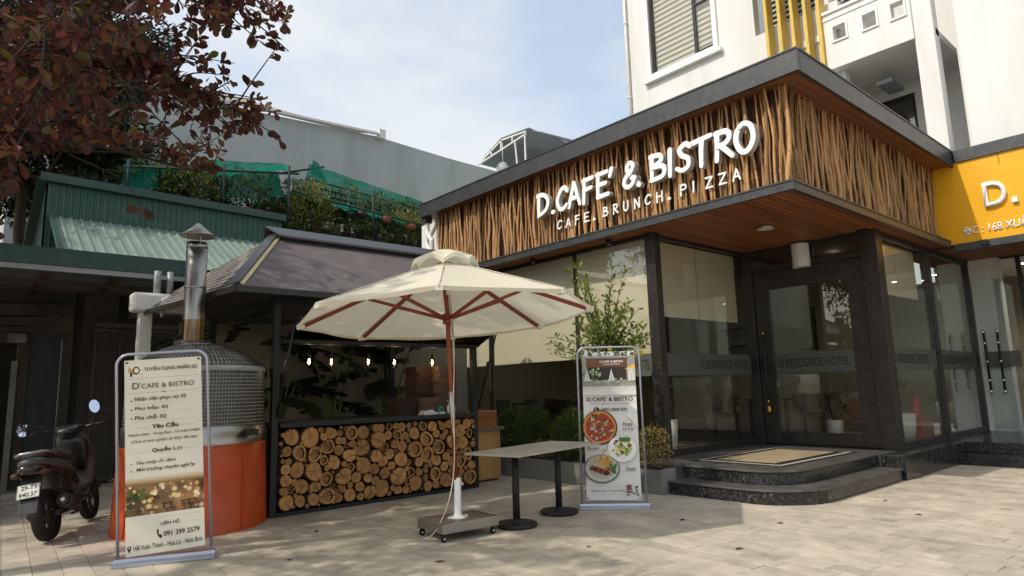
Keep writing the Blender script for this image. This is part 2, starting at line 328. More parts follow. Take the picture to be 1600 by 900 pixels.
# ---------------------------------------------------------------- mesh helpers
def V3(*a): return Vector(a)
class MB:
    """collects shapes and links them as ONE mesh object"""
    def __init__(s): s.v, s.f, s.m, s.s = [], [], [], []
    def add(s, vs, fs, mi=0, smooth=False):
        b = len(s.v); s.v += [tuple(x) for x in vs]
        for f in fs:
            s.f.append(tuple(i+b for i in f)); s.m.append(mi); s.s.append(smooth)
    def hexa(s, p, mi=0):
        s.add(p, [(0,3,2,1), (4,5,6,7), (0,1,5,4), (1,2,6,5), (2,3,7,6), (3,0,4,7)], mi)
    def box(s, x0, x1, y0, y1, z0, z1, mi=0):
        x0, x1 = min(x0, x1), max(x0, x1); y0, y1 = min(y0, y1), max(y0, y1); z0, z1 = min(z0, z1), max(z0, z1)
        s.hexa([(x0,y0,z0),(x1,y0,z0),(x1,y1,z0),(x0,y1,z0),(x0,y0,z1),(x1,y0,z1),(x1,y1,z1),(x0,y1,z1)], mi)
    def bar(s, p, q, w, h=None, mi=0, up=(0,0,1)):
        p, q = Vector(p), Vector(q); h = h or w; d = (q-p).normalized(); up = Vector(up)
        if abs(d.dot(up)) > .98: up = Vector((1,0,0))
        a = d.cross(up).normalized(); b = a.cross(d).normalized(); a *= w/2; b *= h/2
        s.hexa([p-a-b, p+a-b, p+a+b, p-a+b, q-a-b, q+a-b, q+a+b, q-a+b][0:4] + [q-a-b, q+a-b, q+a+b, q-a+b], mi)
    def tube(s, pts, rad, n=8, mi=0, cap=True, smooth=True, closed=False):
        pts = [Vector(p) for p in pts]; k = len(pts)
        if not hasattr(rad, '__len__'): rad = [rad]*k
        vs = []; prev = None
        for i in range(k):
            if closed: d = pts[(i+1) % k]-pts[i-1]
            else: d = pts[min(i+1, k-1)]-pts[max(i-1, 0)]
            d.normalize()
            if prev is None:
                a = d.orthogonal().normalized()
            else:
                a = prev-d*prev.dot(d)
                a = a.normalized() if a.length > 1e-6 else d.orthogonal().normalized()
            prev = a; b = d.cross(a)
            for j in range(n):
                t = 2*math.pi*j/n; vs.append(pts[i]+(a*math.cos(t)+b*math.sin(t))*rad[i])
        fs = []
        for i in range(k if closed else k-1):
            i2 = (i+1) % k
            for j in range(n):
                fs.append((i*n+j, i*n+(j+1) % n, i2*n+(j+1) % n, i2*n+j))
        s.add(vs, fs, mi, smooth)
        if cap and not closed:
            b0 = len(s.v)-k*n
            s.f.append(tuple(b0+j for j in reversed(range(n)))); s.m.append(mi); s.s.append(False)
            s.f.append(tuple(b0+(k-1)*n+j for j in range(n))); s.m.append(mi); s.s.append(False)
    def lathe(s, prof, n=24, c=(0,0,0), mi=0, smooth=True, a0=0, a1=2*math.pi, rot=None):
        full = abs(a1-a0-2*math.pi) < 1e-4; cols = n if full else n+1
        vs = []; c = Vector(c)
        for (r, z) in prof:
            for j in range(cols):
                t = a0+(a1-a0)*j/n; p = Vector((r*math.cos(t), r*math.sin(t), z))
                if rot: p = rot @ p
                vs.append(c+p)
        fs = []
        for i in range(len(prof)-1):
            for j in range(n):
                j2 = (j+1) % cols
                fs.append((i*cols+j, i*cols+j2, (i+1)*cols+j2, (i+1)*cols+j))
        s.add(vs, fs, mi, smooth)
    def prism(s, pts, o, u, v, nrm, depth, mi=0, mside=None):
        """2-D outline (ccw) in frame o,u,v pushed along nrm by depth"""
        o, u, v, nrm = Vector(o), Vector(u), Vector(v), Vector(nrm); k = len(pts)
        a = [o+u*x+v*y for x, y in pts]; b = [p+nrm*depth for p in a]
        base = len(s.v); s.v += [tuple(p) for p in a+b]
        ms = mi if mside is None else mside
        s.f.append(tuple(base+i for i in reversed(range(k)))); s.m.append(mi); s.s.append(False)
        s.f.append(tuple(base+k+i for i in range(k))); s.m.append(mi); s.s.append(False)
        for i in range(k):
            j = (i+1) % k
            s.f.append((base+i, base+j, base+k+j, base+k+i)); s.m.append(ms); s.s.append(False)
    def grid(s, P, mi=0, smooth=True):
        nr, nc = len(P), len(P[0])
        s.add([p for row in P for p in row], [(i*nc+j, i*nc+j+1, (i+1)*nc+j+1, (i+1)*nc+j) for i in range(nr-1) for j in range(nc-1)], mi, smooth)
    def mesh(s, name, mats, off=(0,0,0)):
        me = bpy.data.meshes.new(name); ox, oy, oz = off
        me.from_pydata([(x-ox, y-oy, z-oz) for x, y, z in s.v], [], s.f)
        for mm in (mats if isinstance(mats, (list, tuple)) else [mats]): me.materials.append(M[mm] if isinstance(mm, str) else mm)
        me.polygons.foreach_set('material_index', s.m); me.polygons.foreach_set('use_smooth', s.s)
        me.update(); return me
    def build(s, name, mats, parent=None, local=False, bevel=0, stuff=False):
        """local=False: shapes are in world metres; parents here are never rotated in that case"""
        if parent is not None:
            off = (0,0,0) if local else tuple(wloc(parent))
        elif local: off = (0,0,0)
        else:
            xs, ys, zs = zip(*s.v); off = ((min(xs)+max(xs))/2, (min(ys)+max(ys))/2, min(zs))
        o = bpy.data.objects.new(name, s.mesh(name, mats, off)); col.objects.link(o)
        if parent is not None: o.parent = parent
        elif not local: o.location = off
        if bevel:
            bv = o.modifiers.new('edge', 'BEVEL'); bv.width = bevel; bv.segments = 2; bv.limit_method = 'ANGLE'; bv.angle_limit = R(40)
        if stuff: o['kind'] = 'stuff'
        return o
def wloc(o):
    v = Vector((0,0,0))
    while o is not None: v += o.location; o = o.parent
    return v
def tag(o, label=None, cat=None, group=None, kind=None):
    if label: o['label'] = label
    if cat: o['category'] = cat
    if group: o['group'] = group
    if kind: o['kind'] = kind
    return o
def thing(name, label, cat, loc=(0,0,0), rz=0, group=None):
    o = bpy.data.objects.new(name, None); o.empty_display_size = .2; col.objects.link(o)
    o.location = loc; o.rotation_euler = (0,0,rz)
    return tag(o, label, cat, group)
def inst(name, me, parent=None, loc=(0,0,0), rot=None, scale=None):
    o = bpy.data.objects.new(name, me); col.objects.link(o)
    if parent is not None: o.parent = parent
    o.location = loc
    if rot is not None: o.rotation_euler = rot
    if scale is not None: o.scale = (scale,)*3 if not hasattr(scale, '__len__') else scale
    return o
def copy_tree(o, parent=None):
    c = o.copy(); col.objects.link(c)
    if parent is not None: c.parent = parent
    for ch in list(o.children): copy_tree(ch, c)
    return c
def sets(o, loc, rz=0, label=None, group=None):
    o.location = loc; o.rotation_euler = (0, 0, rz)
    if label: o['label'] = label
    if group: o['group'] = group
    return o
def box_part(name, mt, parent, *b, bevel=0):
    q = MB(); q.box(*b); return q.build(name, mt, parent, bevel=bevel)
def chain(pts, n=6):
    """smooth polyline through control points"""
    pts = [Vector(p) for p in pts]; o = []
    for i in range(len(pts)-1):
        p0, p1, p2, p3 = pts[max(i-1,0)], pts[i], pts[i+1], pts[min(i+2,len(pts)-1)]
        for k in range(n):
            t = k/n; o.append(.5*((2*p1)+(p2-p0)*t+(2*p0-5*p1+4*p2-p3)*t*t+(3*p1-p0-3*p2+p3)*t**3))
    return o+[pts[-1]]
_dg = None
def text_mesh(body, mt, size=1, depth=0, bold=0, shear=0, spacing=1, name='lettering'):
    cu = bpy.data.curves.new(name, 'FONT'); cu.body = body; cu.size = size; cu.extrude = depth; cu.offset = bold; cu.shear = shear
    cu.space_character = spacing; cu.resolution_u = 3; cu.align_x = 'LEFT'
    t = bpy.data.objects.new(name, cu); col.objects.link(t)
    me = bpy.data.meshes.new_from_object(t.evaluated_get(bpy.context.evaluated_depsgraph_get()))
    bpy.data.objects.remove(t); bpy.data.curves.remove(cu)
    me.materials.clear(); me.materials.append(M[mt]); me.name = name
    return me
def put_text(body, mt, o, u, v, width=None, height=None, parent=None, depth=0, bold=0, shear=0, spacing=1, name='lettering', kx=1.0):
    """text laid on the plane (o; u right, v up), lower left of its box at o, fitted to width or height (metres)"""
    me = text_mesh(body, mt, 1, 0, bold, shear, spacing, name)
    xs = [p.co.x for p in me.vertices]; ys = [p.co.y for p in me.vertices]
    x0, x1, y0, y1 = min(xs), max(xs), min(ys), max(ys)
    if width and height: sx, sy = width/(x1-x0), height/(y1-y0)
    elif width: sx = width/(x1-x0); sy = sx
    else: sy = height/(y1-y0); sx = sy*kx
    u, v = Vector(u).normalized(), Vector(v).normalized(); nn = u.cross(v); o = Vector(o)-(wloc(parent) if parent else Vector())
    if depth:
        import bmesh
        bm = bmesh.new(); bm.from_mesh(me)
        r = bmesh.ops.extrude_face_region(bm, geom=bm.faces[:])
        for q in r['geom']:
            if isinstance(q, bmesh.types.BMVert): q.co.z += 1
        bm.to_mesh(me); bm.free()
    for p in me.vertices:
        x, y, z = p.co; p.co = o+u*(x-x0)*sx+v*(y-y0)*sy+nn*(depth*z)
    me.update()
    ob = bpy.data.objects.new(name, me); col.objects.link(ob)
    if parent is not None: ob.parent = parent
    return ob
# leaf shapes -------------------------------------------------------
def obovate(l=1, wd=.55, fold=.12, curl=.1):
    """one broad leaf along +x, two rows of faces folded on the midrib"""
    prof = [(0,.04), (.25,.42), (.6,.95), (.85,.8), (1,.12)]
    vs = []; 
    for x, k in prof:
        z = -curl*x*x*l
        vs += [(x*l, 0, z), (x*l, k*wd/2*l, z+fold*k*wd*l), (x*l, -k*wd/2*l, z+fold*k*wd*l)]
    fs = []
    for i in range(len(prof)-1):
        a = i*3; fs += [(a, a+3, a+4, a+1), (a, a+2, a+5, a+3)]
    return vs, fs
def rot_to(d, roll=0):
    d = Vector(d).normalized(); q = d.to_track_quat('X', 'Z'); return q.to_matrix() @ Matrix.Rotation(roll, 3, 'X')
def add_leaf(mb, p, d, l, roll=0, wd=.5, mi=0, shape=None):
    vs, fs = shape or obovate(1, wd)
    mt_ = rot_to(d, roll); p = Vector(p)
    mb.add([p+mt_ @ (Vector(v)*l) for v in vs], fs, mi, False)
def rhomb(mb, p, d, l, w_, roll=0, mi=0):
    mt_ = rot_to(d, roll); p = Vector(p)
    mb.add([p, p+mt_ @ Vector((l*.5, w_/2, .02*l)), p+mt_ @ Vector((l, 0, -.06*l)), p+mt_ @ Vector((l*.5, -w_/2, .02*l))], [(0,1,2,3)], mi, False)
def rdir(up=0.0):
    while True:
        d = Vector((rng.uniform(-1,1), rng.uniform(-1,1), rng.uniform(-1,1)))
        if .05 < d.length < 1:
            d.normalize(); d.z += up; return d.normalized()
# ================================================================ GROUND
q = MB(); q.add([(-400,-400,-.05),(400,-400,-.05),(400,400,-.05),(-400,400,-.05)], [(0,1,2,3)])
g = q.build('ground', 'earth', local=True); g['kind'] = 'structure'
q = MB(); q.box(-6, 16, -6, 13.5, -.046, -.012)
pv = q.build('pavement', 'joint'); pv['kind'] = 'structure'
TW, TL = .20, .40
def tile_mesh():
    q = MB(); a, b, c = TW/2-.0016, TL/2-.0016, .003
    q.add([(-a,-b,-.02),(a,-b,-.02),(a,b,-.02),(-a,b,-.02),(-a,-b,-c),(a,-b,-c),(a,b,-c),(-a,b,-c),
           (-a+c,-b+c,0),(a-c,-b+c,0),(a-c,b-c,0),(-a+c,b-c,0)],
          [(0,1,5,4),(1,2,6,5),(2,3,7,6),(3,0,4,7),(4,5,9,8),(5,6,10,9),(6,7,11,10),(7,4,8,11),(8,9,10,11)])
    return q
tq = tile_mesh(); tme = tq.mesh('tile', 'paver')
cells = []
TA = R(-3.0); ca, sa = math.cos(TA), math.sin(TA)
inv = cam.matrix_world.inverted()
for i in range(-34, 84):
    for j in range(-14, 40):
        lx, ly = i*TW, j*TL+(TL/2 if i % 2 else 0)+(.06, 0, -.05)[i % 3]
        x, y = lx*ca-ly*sa+.6, lx*sa+ly*ca
        if not (-5 < x < 15.4 and -4 < y < 13): continue
        if x > 7.5 and y > 3.9: continue
        if x > 12.9 and y > -4: continue
        if 3.1 < x < 5.8 and 8.2 < y < 11: continue
        p = inv @ Vector((x, y, 0)); vis = -p.z > 1 and abs(p.x/-p.z) < .84 and abs(p.y/-p.z) < .50
        hid = (x > 7.2 and y > 3.5) or (y > 7.9 and 1.6 < x < 7) or (6.9 < x and y > 5.2)
        cells.append((0 if vis and not hid else 1, math.hypot(x, y), x, y))
cells.sort()
rest = MB()
for k, (h_, d, x, y) in enumerate(cells):
    z = rng.uniform(-.0025, .0015); rx, ry = rng.gauss(0, .002), rng.gauss(0, .002)
    if k < 300:
        inst('tile', tme, pv, Vector((x, y, z))-wloc(pv), (rx, ry, TA))
    else:
        mt_ = Matrix.Rotation(TA, 3, 'Z')
        rest.add([mt_ @ Vector(v)+Vector((x, y, z)) for v in tq.v], tq.f)
rest.build('tiles_beyond', 'paver', pv, stuff=True)

# ================================================================ CAFE BUILDING
cafe = thing('cafe_building', 'flat roofed cafe clad in upright rough branches, with glass walls and a dark entrance door', 'building', (7.55, 3.5, 0))
XF, YS = 7.55, 3.28           # outer planes of the roof trim
q = MB(); q.box(XF+.05, 13.65, YS+.05, 11.7, 5.16, 5.36); q.build('roof', 'concrete', cafe)
# upper trim: folded metal fascia with a lip, in lengths
def trim_run(name, x0, y0, x1, y1, z0, z1, th, joints):
    q = MB(); ax = x0 == x1
    a, b = (y0, y1) if ax else (x0, x1)
    cuts = [a]+joints+[b]
    for c0, c1 in zip(cuts, cuts[1:]):
        for (zz0, zz1, o) in ((z0, z1-.022, 0.), (z1-.022, z1, -.012)):
            if ax: q.box(x0+o, x0+th, c0+.0015, c1-.0015, zz0, zz1)
            else: q.box(c0+.0015, c1-.0015, y0+o, y0+th, zz0, zz1)
    return q.build(name, 'trim_metal', cafe)
trim_run('roof_trim', XF, YS, XF, 11.75, 5.13, 5.43, .06, [5.05, 7.3, 9.6])
trim_run('roof_trim', XF+.062, YS, 13.6, YS, 5.13, 5.43, .06, [9.4, 11.5])
LX, LY = XF, 3.48
trim_run('canopy_trim', LX, LY, LX, 11.7, 3.675, 3.80, .05, [6.2, 8.9])
trim_run('canopy_trim', LX+.052, LY, 13.5, LY, 3.675, 3.80, .05, [10.2])
# boards closing the undersides
q = MB(); q.box(LX+.055, 13.5, LY+.055, 11.7, 3.72, 3.78); sof = q.build('soffit', 'interior_dark', cafe)
pl = MB(); pl.box(0, 1, -.041, .041, 0, .016); plm = pl.mesh('soffit_plank', 'soffit_wood')
y = LY+.10; k = 0
while y < 6.0:
    x0, x1 = LX+.06, (10.72 if y > 4.0 else 13.4)
    if y > 3.8 and y <= 4.0: x1 = 10.6
    inst('soffit_plank', plm, sof, Vector((x0, y, 3.690+rng.uniform(0,.003)))-wloc(sof), (0,0,0), (x1-x0, 1, 1)); y += .096
x = LX+.11
while x < 8.0:
    inst('soffit_plank', plm, sof, Vector((x, 6.05, 3.690+rng.uniform(0,.003)))-wloc(sof), (0,0,math.pi/2), (5.6, 1, 1)); x += .096
q = MB(); q.box(XF+.062, 7.95, YS+.062, 11.7, 5.185, 5.21); q.box(7.95, 13.55, YS+.062, 3.85, 5.185, 5.21); us = q.build('eave_soffit', 'interior_dark', cafe)
for x in (7.66, 7.756, 7.852): inst('soffit_plank', plm, us, Vector((x, 3.36, 5.158))-wloc(us), (0,0,math.pi/2), (8.3, 1, 1))
for y in (3.385, 3.481, 3.577, 3.673): inst('soffit_plank', plm, us, Vector((7.92, y, 5.157))-wloc(us), (0,0,0), (5.6, 1, 1))
# backing and upright branches
SX, SY = 7.80, 3.66
q = MB(); q.box(SX+.10, SX+.16, SY+.10, 11.5, 3.79, 5.158); q.box(SX+.162, 13.7, SY+.10, SY+.16, 3.79, 5.158)
clad = q.build('stick_cladding', 'backing', cafe)
def stick_mesh(seed):
    r = random.Random(seed); h = 1.36; pts = []; rad = []
    a, b, ph, ph2 = r.uniform(-.05,.05), r.uniform(-.035,.035), r.uniform(0,6), r.uniform(0,6)
    r0 = r.uniform(.015,.030); N = 7
    for i in range(N):
        t = i/(N-1)
        pts.append((a*(t-.5)+.022*math.sin(3.2*t*2+ph)+r.uniform(-.006,.006), b*(t-.5)+.016*math.sin(4*t+ph2), t*h))
        rad.append(r0*(1.12-.35*t)*r.uniform(.9,1.12))
    q = MB(); q.tube(pts, rad, 6, cap=False)
    for k in range(r.randint(1,3)):                       # knots
        i = r.randint(1, N-2); p = Vector(pts[i]); d = Vector((r.uniform(-1,1), r.uniform(-1,1), .4)).normalized()
        q.tube([p, p+d*(rad[i]+.014)], [rad[i]*.6, rad[i]*.35], 5)
    return q.mesh('branch_pole', 'stick_wood')
SM = [stick_mesh(i) for i in range(16)]
n_st = 0
y = SY-.02
while y < 11.35:
    for layer in (0, 1):
        if layer and rng.random() < .72: continue
        yy = y+layer*rng.uniform(.02,.05)
        if n_st < 210:
            inst('branch_pole', SM[rng.randrange(16)], clad, Vector((SX+layer*.055+rng.uniform(0,.02), yy, 3.79))-wloc(clad),
                 (rng.gauss(0,.026), rng.gauss(0,.008), rng.uniform(0,6.3)), (1.0, 1.0, 1)); n_st += 1
    y += rng.choice((.042, .05, .055, .06, .07, .085, .10))
x = SX+.05
st2 = MB()
while x < 13.48:
    for layer in (0, 1):
        if layer and rng.random() < .35: continue
        loc = Vector((x+layer*rng.uniform(.02,.05), SY+layer*.05+rng.uniform(0,.02), 3.79))
        rot = (rng.gauss(0,.008), rng.gauss(0,.035), rng.uniform(0,6.3)); me = SM[rng.randrange(16)]
        if n_st < 300:
            inst('branch_pole', me, clad, loc-wloc(clad), rot); n_st += 1
        else:
            from mathutils import Euler
            mt_ = Euler(rot).to_matrix(); st2.add([mt_ @ v.co+loc for v in me.vertices], [tuple(p.vertices) for p in me.polygons], 0, True)
    x += rng.choice((.045, .05, .055, .065, .08))
if st2.v: st2.build('branch_poles_beyond', 'stick_wood', cafe, stuff=True)
# structure below: posts, glazing, door
GX, DY, DX, RY, HY = 8.05, 3.80, 10.80, 6.00, 3.80
def post(x0, x1, y0, y1, z0=.33, z1=3.70): box_part('post', 'frame_black', cafe, x0, x1, y0, y1, z0, z1, bevel=.006)
post(7.98, 8.13, 5.88, 6.06, .30)
post(10.70, 10.95, 3.74, 3.98)
post(10.74, 10.86, 5.86, 6.05)
post(13.02, 13.18, 3.755, 3.88)
post(15.36, 15.46, 3.755, 3.86)
for yy in (7.62, 9.98): box_part('mullion', 'frame_black', cafe, 8.03, 8.09, yy-.02, yy+.02, .40, 3.70)
for nm, b in (('frame_rail', (8.02, 8.10, 6.06, 11.9, .33, .40)), ('frame_rail', (8.135, 10.74, 5.97, 6.04, .33, .42)),
              ('frame_rail', (8.135, 10.74, 5.97, 6.04, 3.64, 3.70)), ('frame_rail', (10.955, 13.02, 3.77, 3.84, .33, .42)),
              ('frame_rail', (13.185, 15.36, 3.77, 3.84, .33, .42)), ('frame_rail', (8.02, 8.10, 6.065, 11.9, 3.64, 3.70)),
              ('frame_rail', (10.955, 15.36, 3.77, 3.84, 3.60, 3.70)), ('frame_rail', (10.76, 10.84, 3.985, 5.855, 3.30, 3.39)),
              ('frame_rail', (10.76, 10.84, 3.985, 5.855, 3.64, 3.70))):
    box_part(nm, 'frame_black', cafe, *b)
def pane(*b, m_='window_glass'): return box_part('window_pane', m_, cafe, *b)
pane(8.055, 8.065, 6.07, 7.595, .41, 3.635); pane(8.055, 8.065, 7.645, 9.955, .41, 3.635); pane(8.055, 8.065, 10.005, 11.88, .41, 3.635)
pane(8.14, 10.73, 6.00, 6.01, .425, 3.635)
pane(10.96, 13.01, 3.80, 3.81, .425, 3.595); pane(13.19, 15.35, 3.80, 3.81, .425, 3.595)
pane(10.795, 10.805, 3.99, 5.85, 3.395, 3.635)
# door: leaf frame + pane + long bar handle
dr = MB(); dx0, dx1 = 10.77, 10.83
dr.box(dx0, dx1, 3.99, 4.26, .35, 3.29); dr.box(dx0, dx1, 5.58, 5.85, .35, 3.29); dr.box(dx0, dx1, 4.262, 5.578, .35, .55); dr.box(dx0, dx1, 4.262, 5.578, 2.98, 3.29)
door = dr.build('door', 'frame_black', cafe, bevel=.006)
q = MB(); q.box(10.795, 10.805, 4.263, 5.577, .553, 2.977); q.build('door_pane', 'window_glass', door)
q = MB(); q.tube([(10.71,5.72,1.02),(10.71,5.72,2.26)], .014, 8)
for z in (1.12, 2.16): q.tube([(10.71,5.72,z),(10.77,5.72,z)], .012, 6)
for z in (1.05, 2.22): q.lathe([(.0,-.035),(.02,-.02),(.024,0),(.018,.03),(0,.045)], 10, (10.71,5.72,z), 1)
q.lathe([(0,-.10),(.035,-.07),(.045,-.03),(.03,.03),(.018,.06),(0,.07)], 10, (10.715,5.72,.93), 1)
q.build('door_handle', ['frame_black', 'brass'], door)
# frosted bands with lettering on the glass
def band(b, txts):
    bo = box_part('frosted_band', 'frosted_band', cafe, *b)
    for body, o, u, wd in txts: put_text(body, 'ink_brown', o, u, (0,0,1), width=wd, height=.15, parent=bo, bold=.012)
    return bo
band((8.046, 8.050, 6.075, 7.0, 1.52, 1.86), [('D.RESIDENCE HOTEL', (8.043, 6.98, 1.62), (0,-1,0), .84)])
band((8.15, 10.72, 5.990, 5.994, 1.52, 1.86), [('D.RESIDENCE HOTEL', (9.15, 5.987, 1.62), (1,0,0), 1.50)])
band((10.966, 13.0, 3.790, 3.794, 1.52, 1.86), [('D.RESIDENCE HOTEL', (11.05, 3.787, 1.62), (1,0,0), 1.55)])
band((13.2, 15.34, 3.790, 3.794, 1.52, 1.86), [('D.RESIDENCE HOTEL', (13.35, 3.787, 1.62), (1,0,0), 1.75)])
bo = MB(); bo.box(10.786, 10.790, 4.27, 5.57, 1.52, 1.86); bo = bo.build('frosted_band', 'frosted_band', door)
put_text('D.RESIDENCE HOTEL', 'ink_brown', (10.783, 5.50, 1.62), (0,-1,0), (0,0,1), width=1.16, height=.14, parent=door, bold=.012)
# blinds behind the glass
for (y0, y1) in ((6.08, 7.60), (7.66, 9.90), (10.0, 11.8)): box_part('roller_blind', 'blind', cafe, 8.085, 8.092, y0, y1, 1.85, 3.66)
for (x0, x1) in ((8.30, 9.50), (9.52, 10.72)): box_part('roller_blind', 'blind', cafe, x0, x1, 6.18, 6.19, 2.45, 3.66)
for (x0, x1) in ((11.0, 12.05), (12.07, 13.0)): box_part('roller_blind', 'blind', cafe, x0, x1, 3.96, 3.97, 2.75, 3.62)
# interior shell
q = MB(); q.box(8.12, 13.35, 6.05, 11.9, .27, .335); q.box(10.86, 13.35, 3.87, 6.05, .27, .336); q.build('interior_floor', 'interior_dark', cafe)
q = MB(); q.box(13.36, 13.45, 4.4, 12.0, .3, 3.7); q.box(8.1, 13.36, 11.9, 12.0, .3, 3.7); q.build('wall', 'interior_wall', cafe)
q = MB(); q.box(7.98, 8.20, 11.55, 12.3, 0, 5.13); q.build('wall', 'white_render', cafe)
q = MB(); q.box(8.08, 13.3, 12.0, 12.3, 0, 5.13); q.build('wall', 'concrete', cafe)
q = MB(); q.box(8.1, 8.15, 6.05, 11.9, 0, .33); q.build('plinth', 'concrete', cafe)
# ceiling light, spot lamps, emergency box
def downlight(x, y, z, r, on):
    q = MB(); q.lathe([(r*.86,0),(r,-.004),(r,-.03),(r*.9,-.034)], 20, (x,y,z)); o = q.build('ceiling_light', 'brushed', cafe)
    q = MB(); q.lathe([(0,-.036),(r*.9,-.0345)], 20, (x,y,z)); q.build('diffuser', 'white_plastic', o)
downlight(9.15, 4.70, 3.69, .13, 0)
def spot(x, y, z):
    q = MB(); q.lathe([(.012,0),(.045,-.005),(.05,-.05),(.045,-.09),(.03,-.09)], 12, (x,y,z)); q.lathe([(0,-.085),(.04,-.086)], 12, (x,y,z), 1); q.build('spot_lamp', ['socket_black','white_plastic'], cafe)
spot(7.80, 6.62, 3.69); spot(7.80, 8.4, 3.69)
q = MB(); q.box(13.3,13.4,2.9,3.0,3.62,3.70); q.build('spot_lamp', 'socket_black', cafe)
q = MB(); prof = [(.0,-.19),(.10,-.16),(.13,0),(.10,.16),(0,.19)]
pts = [(-.14,-.20),(.14,-.20),(.15,.20),(-.15,.20)]
G_ = []
for i in range(9):
    a = -1+2*i/8; G_.append([(10.72-.13*(1-a*a)**.5-.02, 4.93+.13*a, 3.27), (10.72-.13*(1-a*a)**.5-.02, 4.93+.14*a, 3.66)])
q.grid(G_); q.box(10.69, 10.75, 4.79, 5.07, 3.265, 3.655); q.build('emergency_light', 'white_plastic', cafe)
# drain pipes at the left end
q = MB()
q.box(7.60, 7.76, 11.56, 11.74, 5.0, 5.42, 1)
q.tube(chain([(7.68,11.62,5.05),(7.68,11.62,4.85),(7.66,11.55,4.72),(7.66,11.44,4.60),(7.66,11.42,4.4),(7.66,11.42,2.2)],5), .055, 10)
q.tube(chain([(7.72,11.40,5.05),(7.72,11.40,4.9),(7.70,11.50,4.75),(7.68,11.62,4.6),(7.66,11.56,4.45),(7.66,11.44,4.33)],5), .052, 10)
q.build('drain_pipe', ['white_plastic','trim_metal'], cafe)

# ---- letters on the cladding
def buffer(pts, wds):
    """outline of a brush stroke: polyline with a width at each point, round ends"""
    P_ = [Vector((x, y)) for x, y in pts]; Lf, Rt = [], []
    for i, p in enumerate(P_):
        d = P_[min(i+1, len(P_)-1)]-P_[max(i-1, 0)]; d.normalize(); nn = Vector((-d.y, d.x))*wds[i]/2
        Lf.append(p+nn); Rt.append(p-nn)
    def capp(c, d, r, sgn):
        a0 = math.atan2(d.y, d.x); return [c+Vector((math.cos(a0+t), math.sin(a0+t)))*r for t in (-.9,-.3,.3,.9)]
    d1 = (P_[-1]-P_[-2]); d0 = (P_[0]-P_[1])
    return [tuple(p) for p in Rt+capp(P_[-1], d1, wds[-1]/2, 1)+Lf[::-1]+capp(P_[0], d0, wds[0]/2, 1)]
def spline2(pts, n=5):
    return [(p.x, p.y) for p in chain([(x, y, 0) for x, y in pts], n)]
G = {  # strokes on a cell about .62 wide and 1 high; S = smooth
 'D': [[(.10,.98),(.08,.5),(.06,.02)], 'S', [(.04,.96),(.36,.92),(.56,.62),(.46,.24),(.08,.04)]],
 '.': [[(.06,.06),(.12,.05)]],
 'C': ['S', [(.56,.80),(.44,.96),(.24,.86),(.08,.48),(.16,.12),(.36,.04),(.54,.18)]],
 'A': [[(.02,.02),(.16,.5),(.30,.97)], [(.30,.97),(.42,.5),(.54,.02)], [(.13,.34),(.46,.34)]],
 'F': [[(.12,.97),(.10,.5),(.06,.0)], [(.08,.95),(.54,.98)], [(.10,.55),(.46,.58)]],
 'E': [[(.12,.97),(.10,.5),(.08,.03)], [(.08,.95),(.54,.98)], [(.10,.52),(.46,.54)], [(.08,.04),(.56,.06)]],
 "'": [[(.14,1.02),(.06,.74)]],
 '&': ['S', [(.56,.03),(.40,.26),(.20,.62),(.16,.84),(.28,.97),(.40,.84),(.30,.62),(.10,.42),(.04,.20),(.16,.04),(.34,.09),(.48,.34)]],
 'B': [[(.10,.97),(.08,.5),(.06,.03)], 'S', [(.06,.96),(.40,.92),(.44,.70),(.12,.54)], 'S', [(.12,.54),(.52,.46),(.50,.12),(.06,.04)]],
 'I': [[(.10,.98),(.08,.5),(.06,.02)]],
 'S': ['S', [(.52,.86),(.36,.97),(.14,.82),(.22,.58),(.44,.42),(.44,.14),(.22,.03),(.02,.14)]],
 'T': [[(.00,.90),(.60,.98)], [(.32,.92),(.28,.5),(.26,.0)]],
 'R': [[(.10,.97),(.08,.5),(.04,.02)], 'S', [(.06,.96),(.40,.94),(.48,.72),(.36,.54),(.10,.48)], [(.22,.48),(.54,.03)]],
 'O': ['S', [(.34,.97),(.12,.82),(.05,.46),(.18,.08),(.38,.05),(.56,.38),(.52,.82),(.34,.97),(.2,.9)]],
 'U': ['S', [(.08,.98),(.06,.3),(.26,.02),(.48,.3),(.52,.98)]],
 'N': [[(.06,0),(.08,.98)], [(.08,.98),(.50,.02)], [(.50,.02),(.54,.98)]],
 'H': [[(.06,0),(.08,.98)], [(.52,0),(.54,.98)], [(.06,.5),(.54,.52)]],
 'P': [[(.06,0),(.08,.98)], 'S', [(.06,.96),(.46,.92),(.48,.56),(.08,.46)]],
 'Z': [[(.04,.96),(.54,.96)], [(.54,.96),(.04,.04)], [(.04,.04),(.56,.04)]],
}
def glyph(ch, o, u, v, sx, sy, sw, depth, parent, mats, name='letter', slant=0.):
    q = MB(); smooth = False; k = 0; nn = Vector(u).cross(Vector(v))
    for st in G[ch]:
        if st == 'S': smooth = True; continue
        pts = spline2(st) if smooth else st; smooth = False
        pts = [((x+slant*y)*sx, y*sy) for x, y in pts]
        nP = len(pts); wds = [sw*(1.08-.2*i/(nP-1)) for i in range(nP)]
        if nP == 2 and len(ch) and ch != '.':
            mid = ((pts[0][0]+pts[1][0])/2, (pts[0][1]+pts[1][1])/2); pts = [pts[0], mid, pts[1]]; wds = [sw*1.08, sw*.98, sw*.9]
        # split long strokes into quads so outlines stay simple
        for a in range(len(pts)-1):
            seg = buffer(pts[a:a+2], wds[a:a+2]); q.prism(seg, o, u, v, nn, depth+.0007*k, 0, 1); k += 1
    return q.build(name, mats, parent)
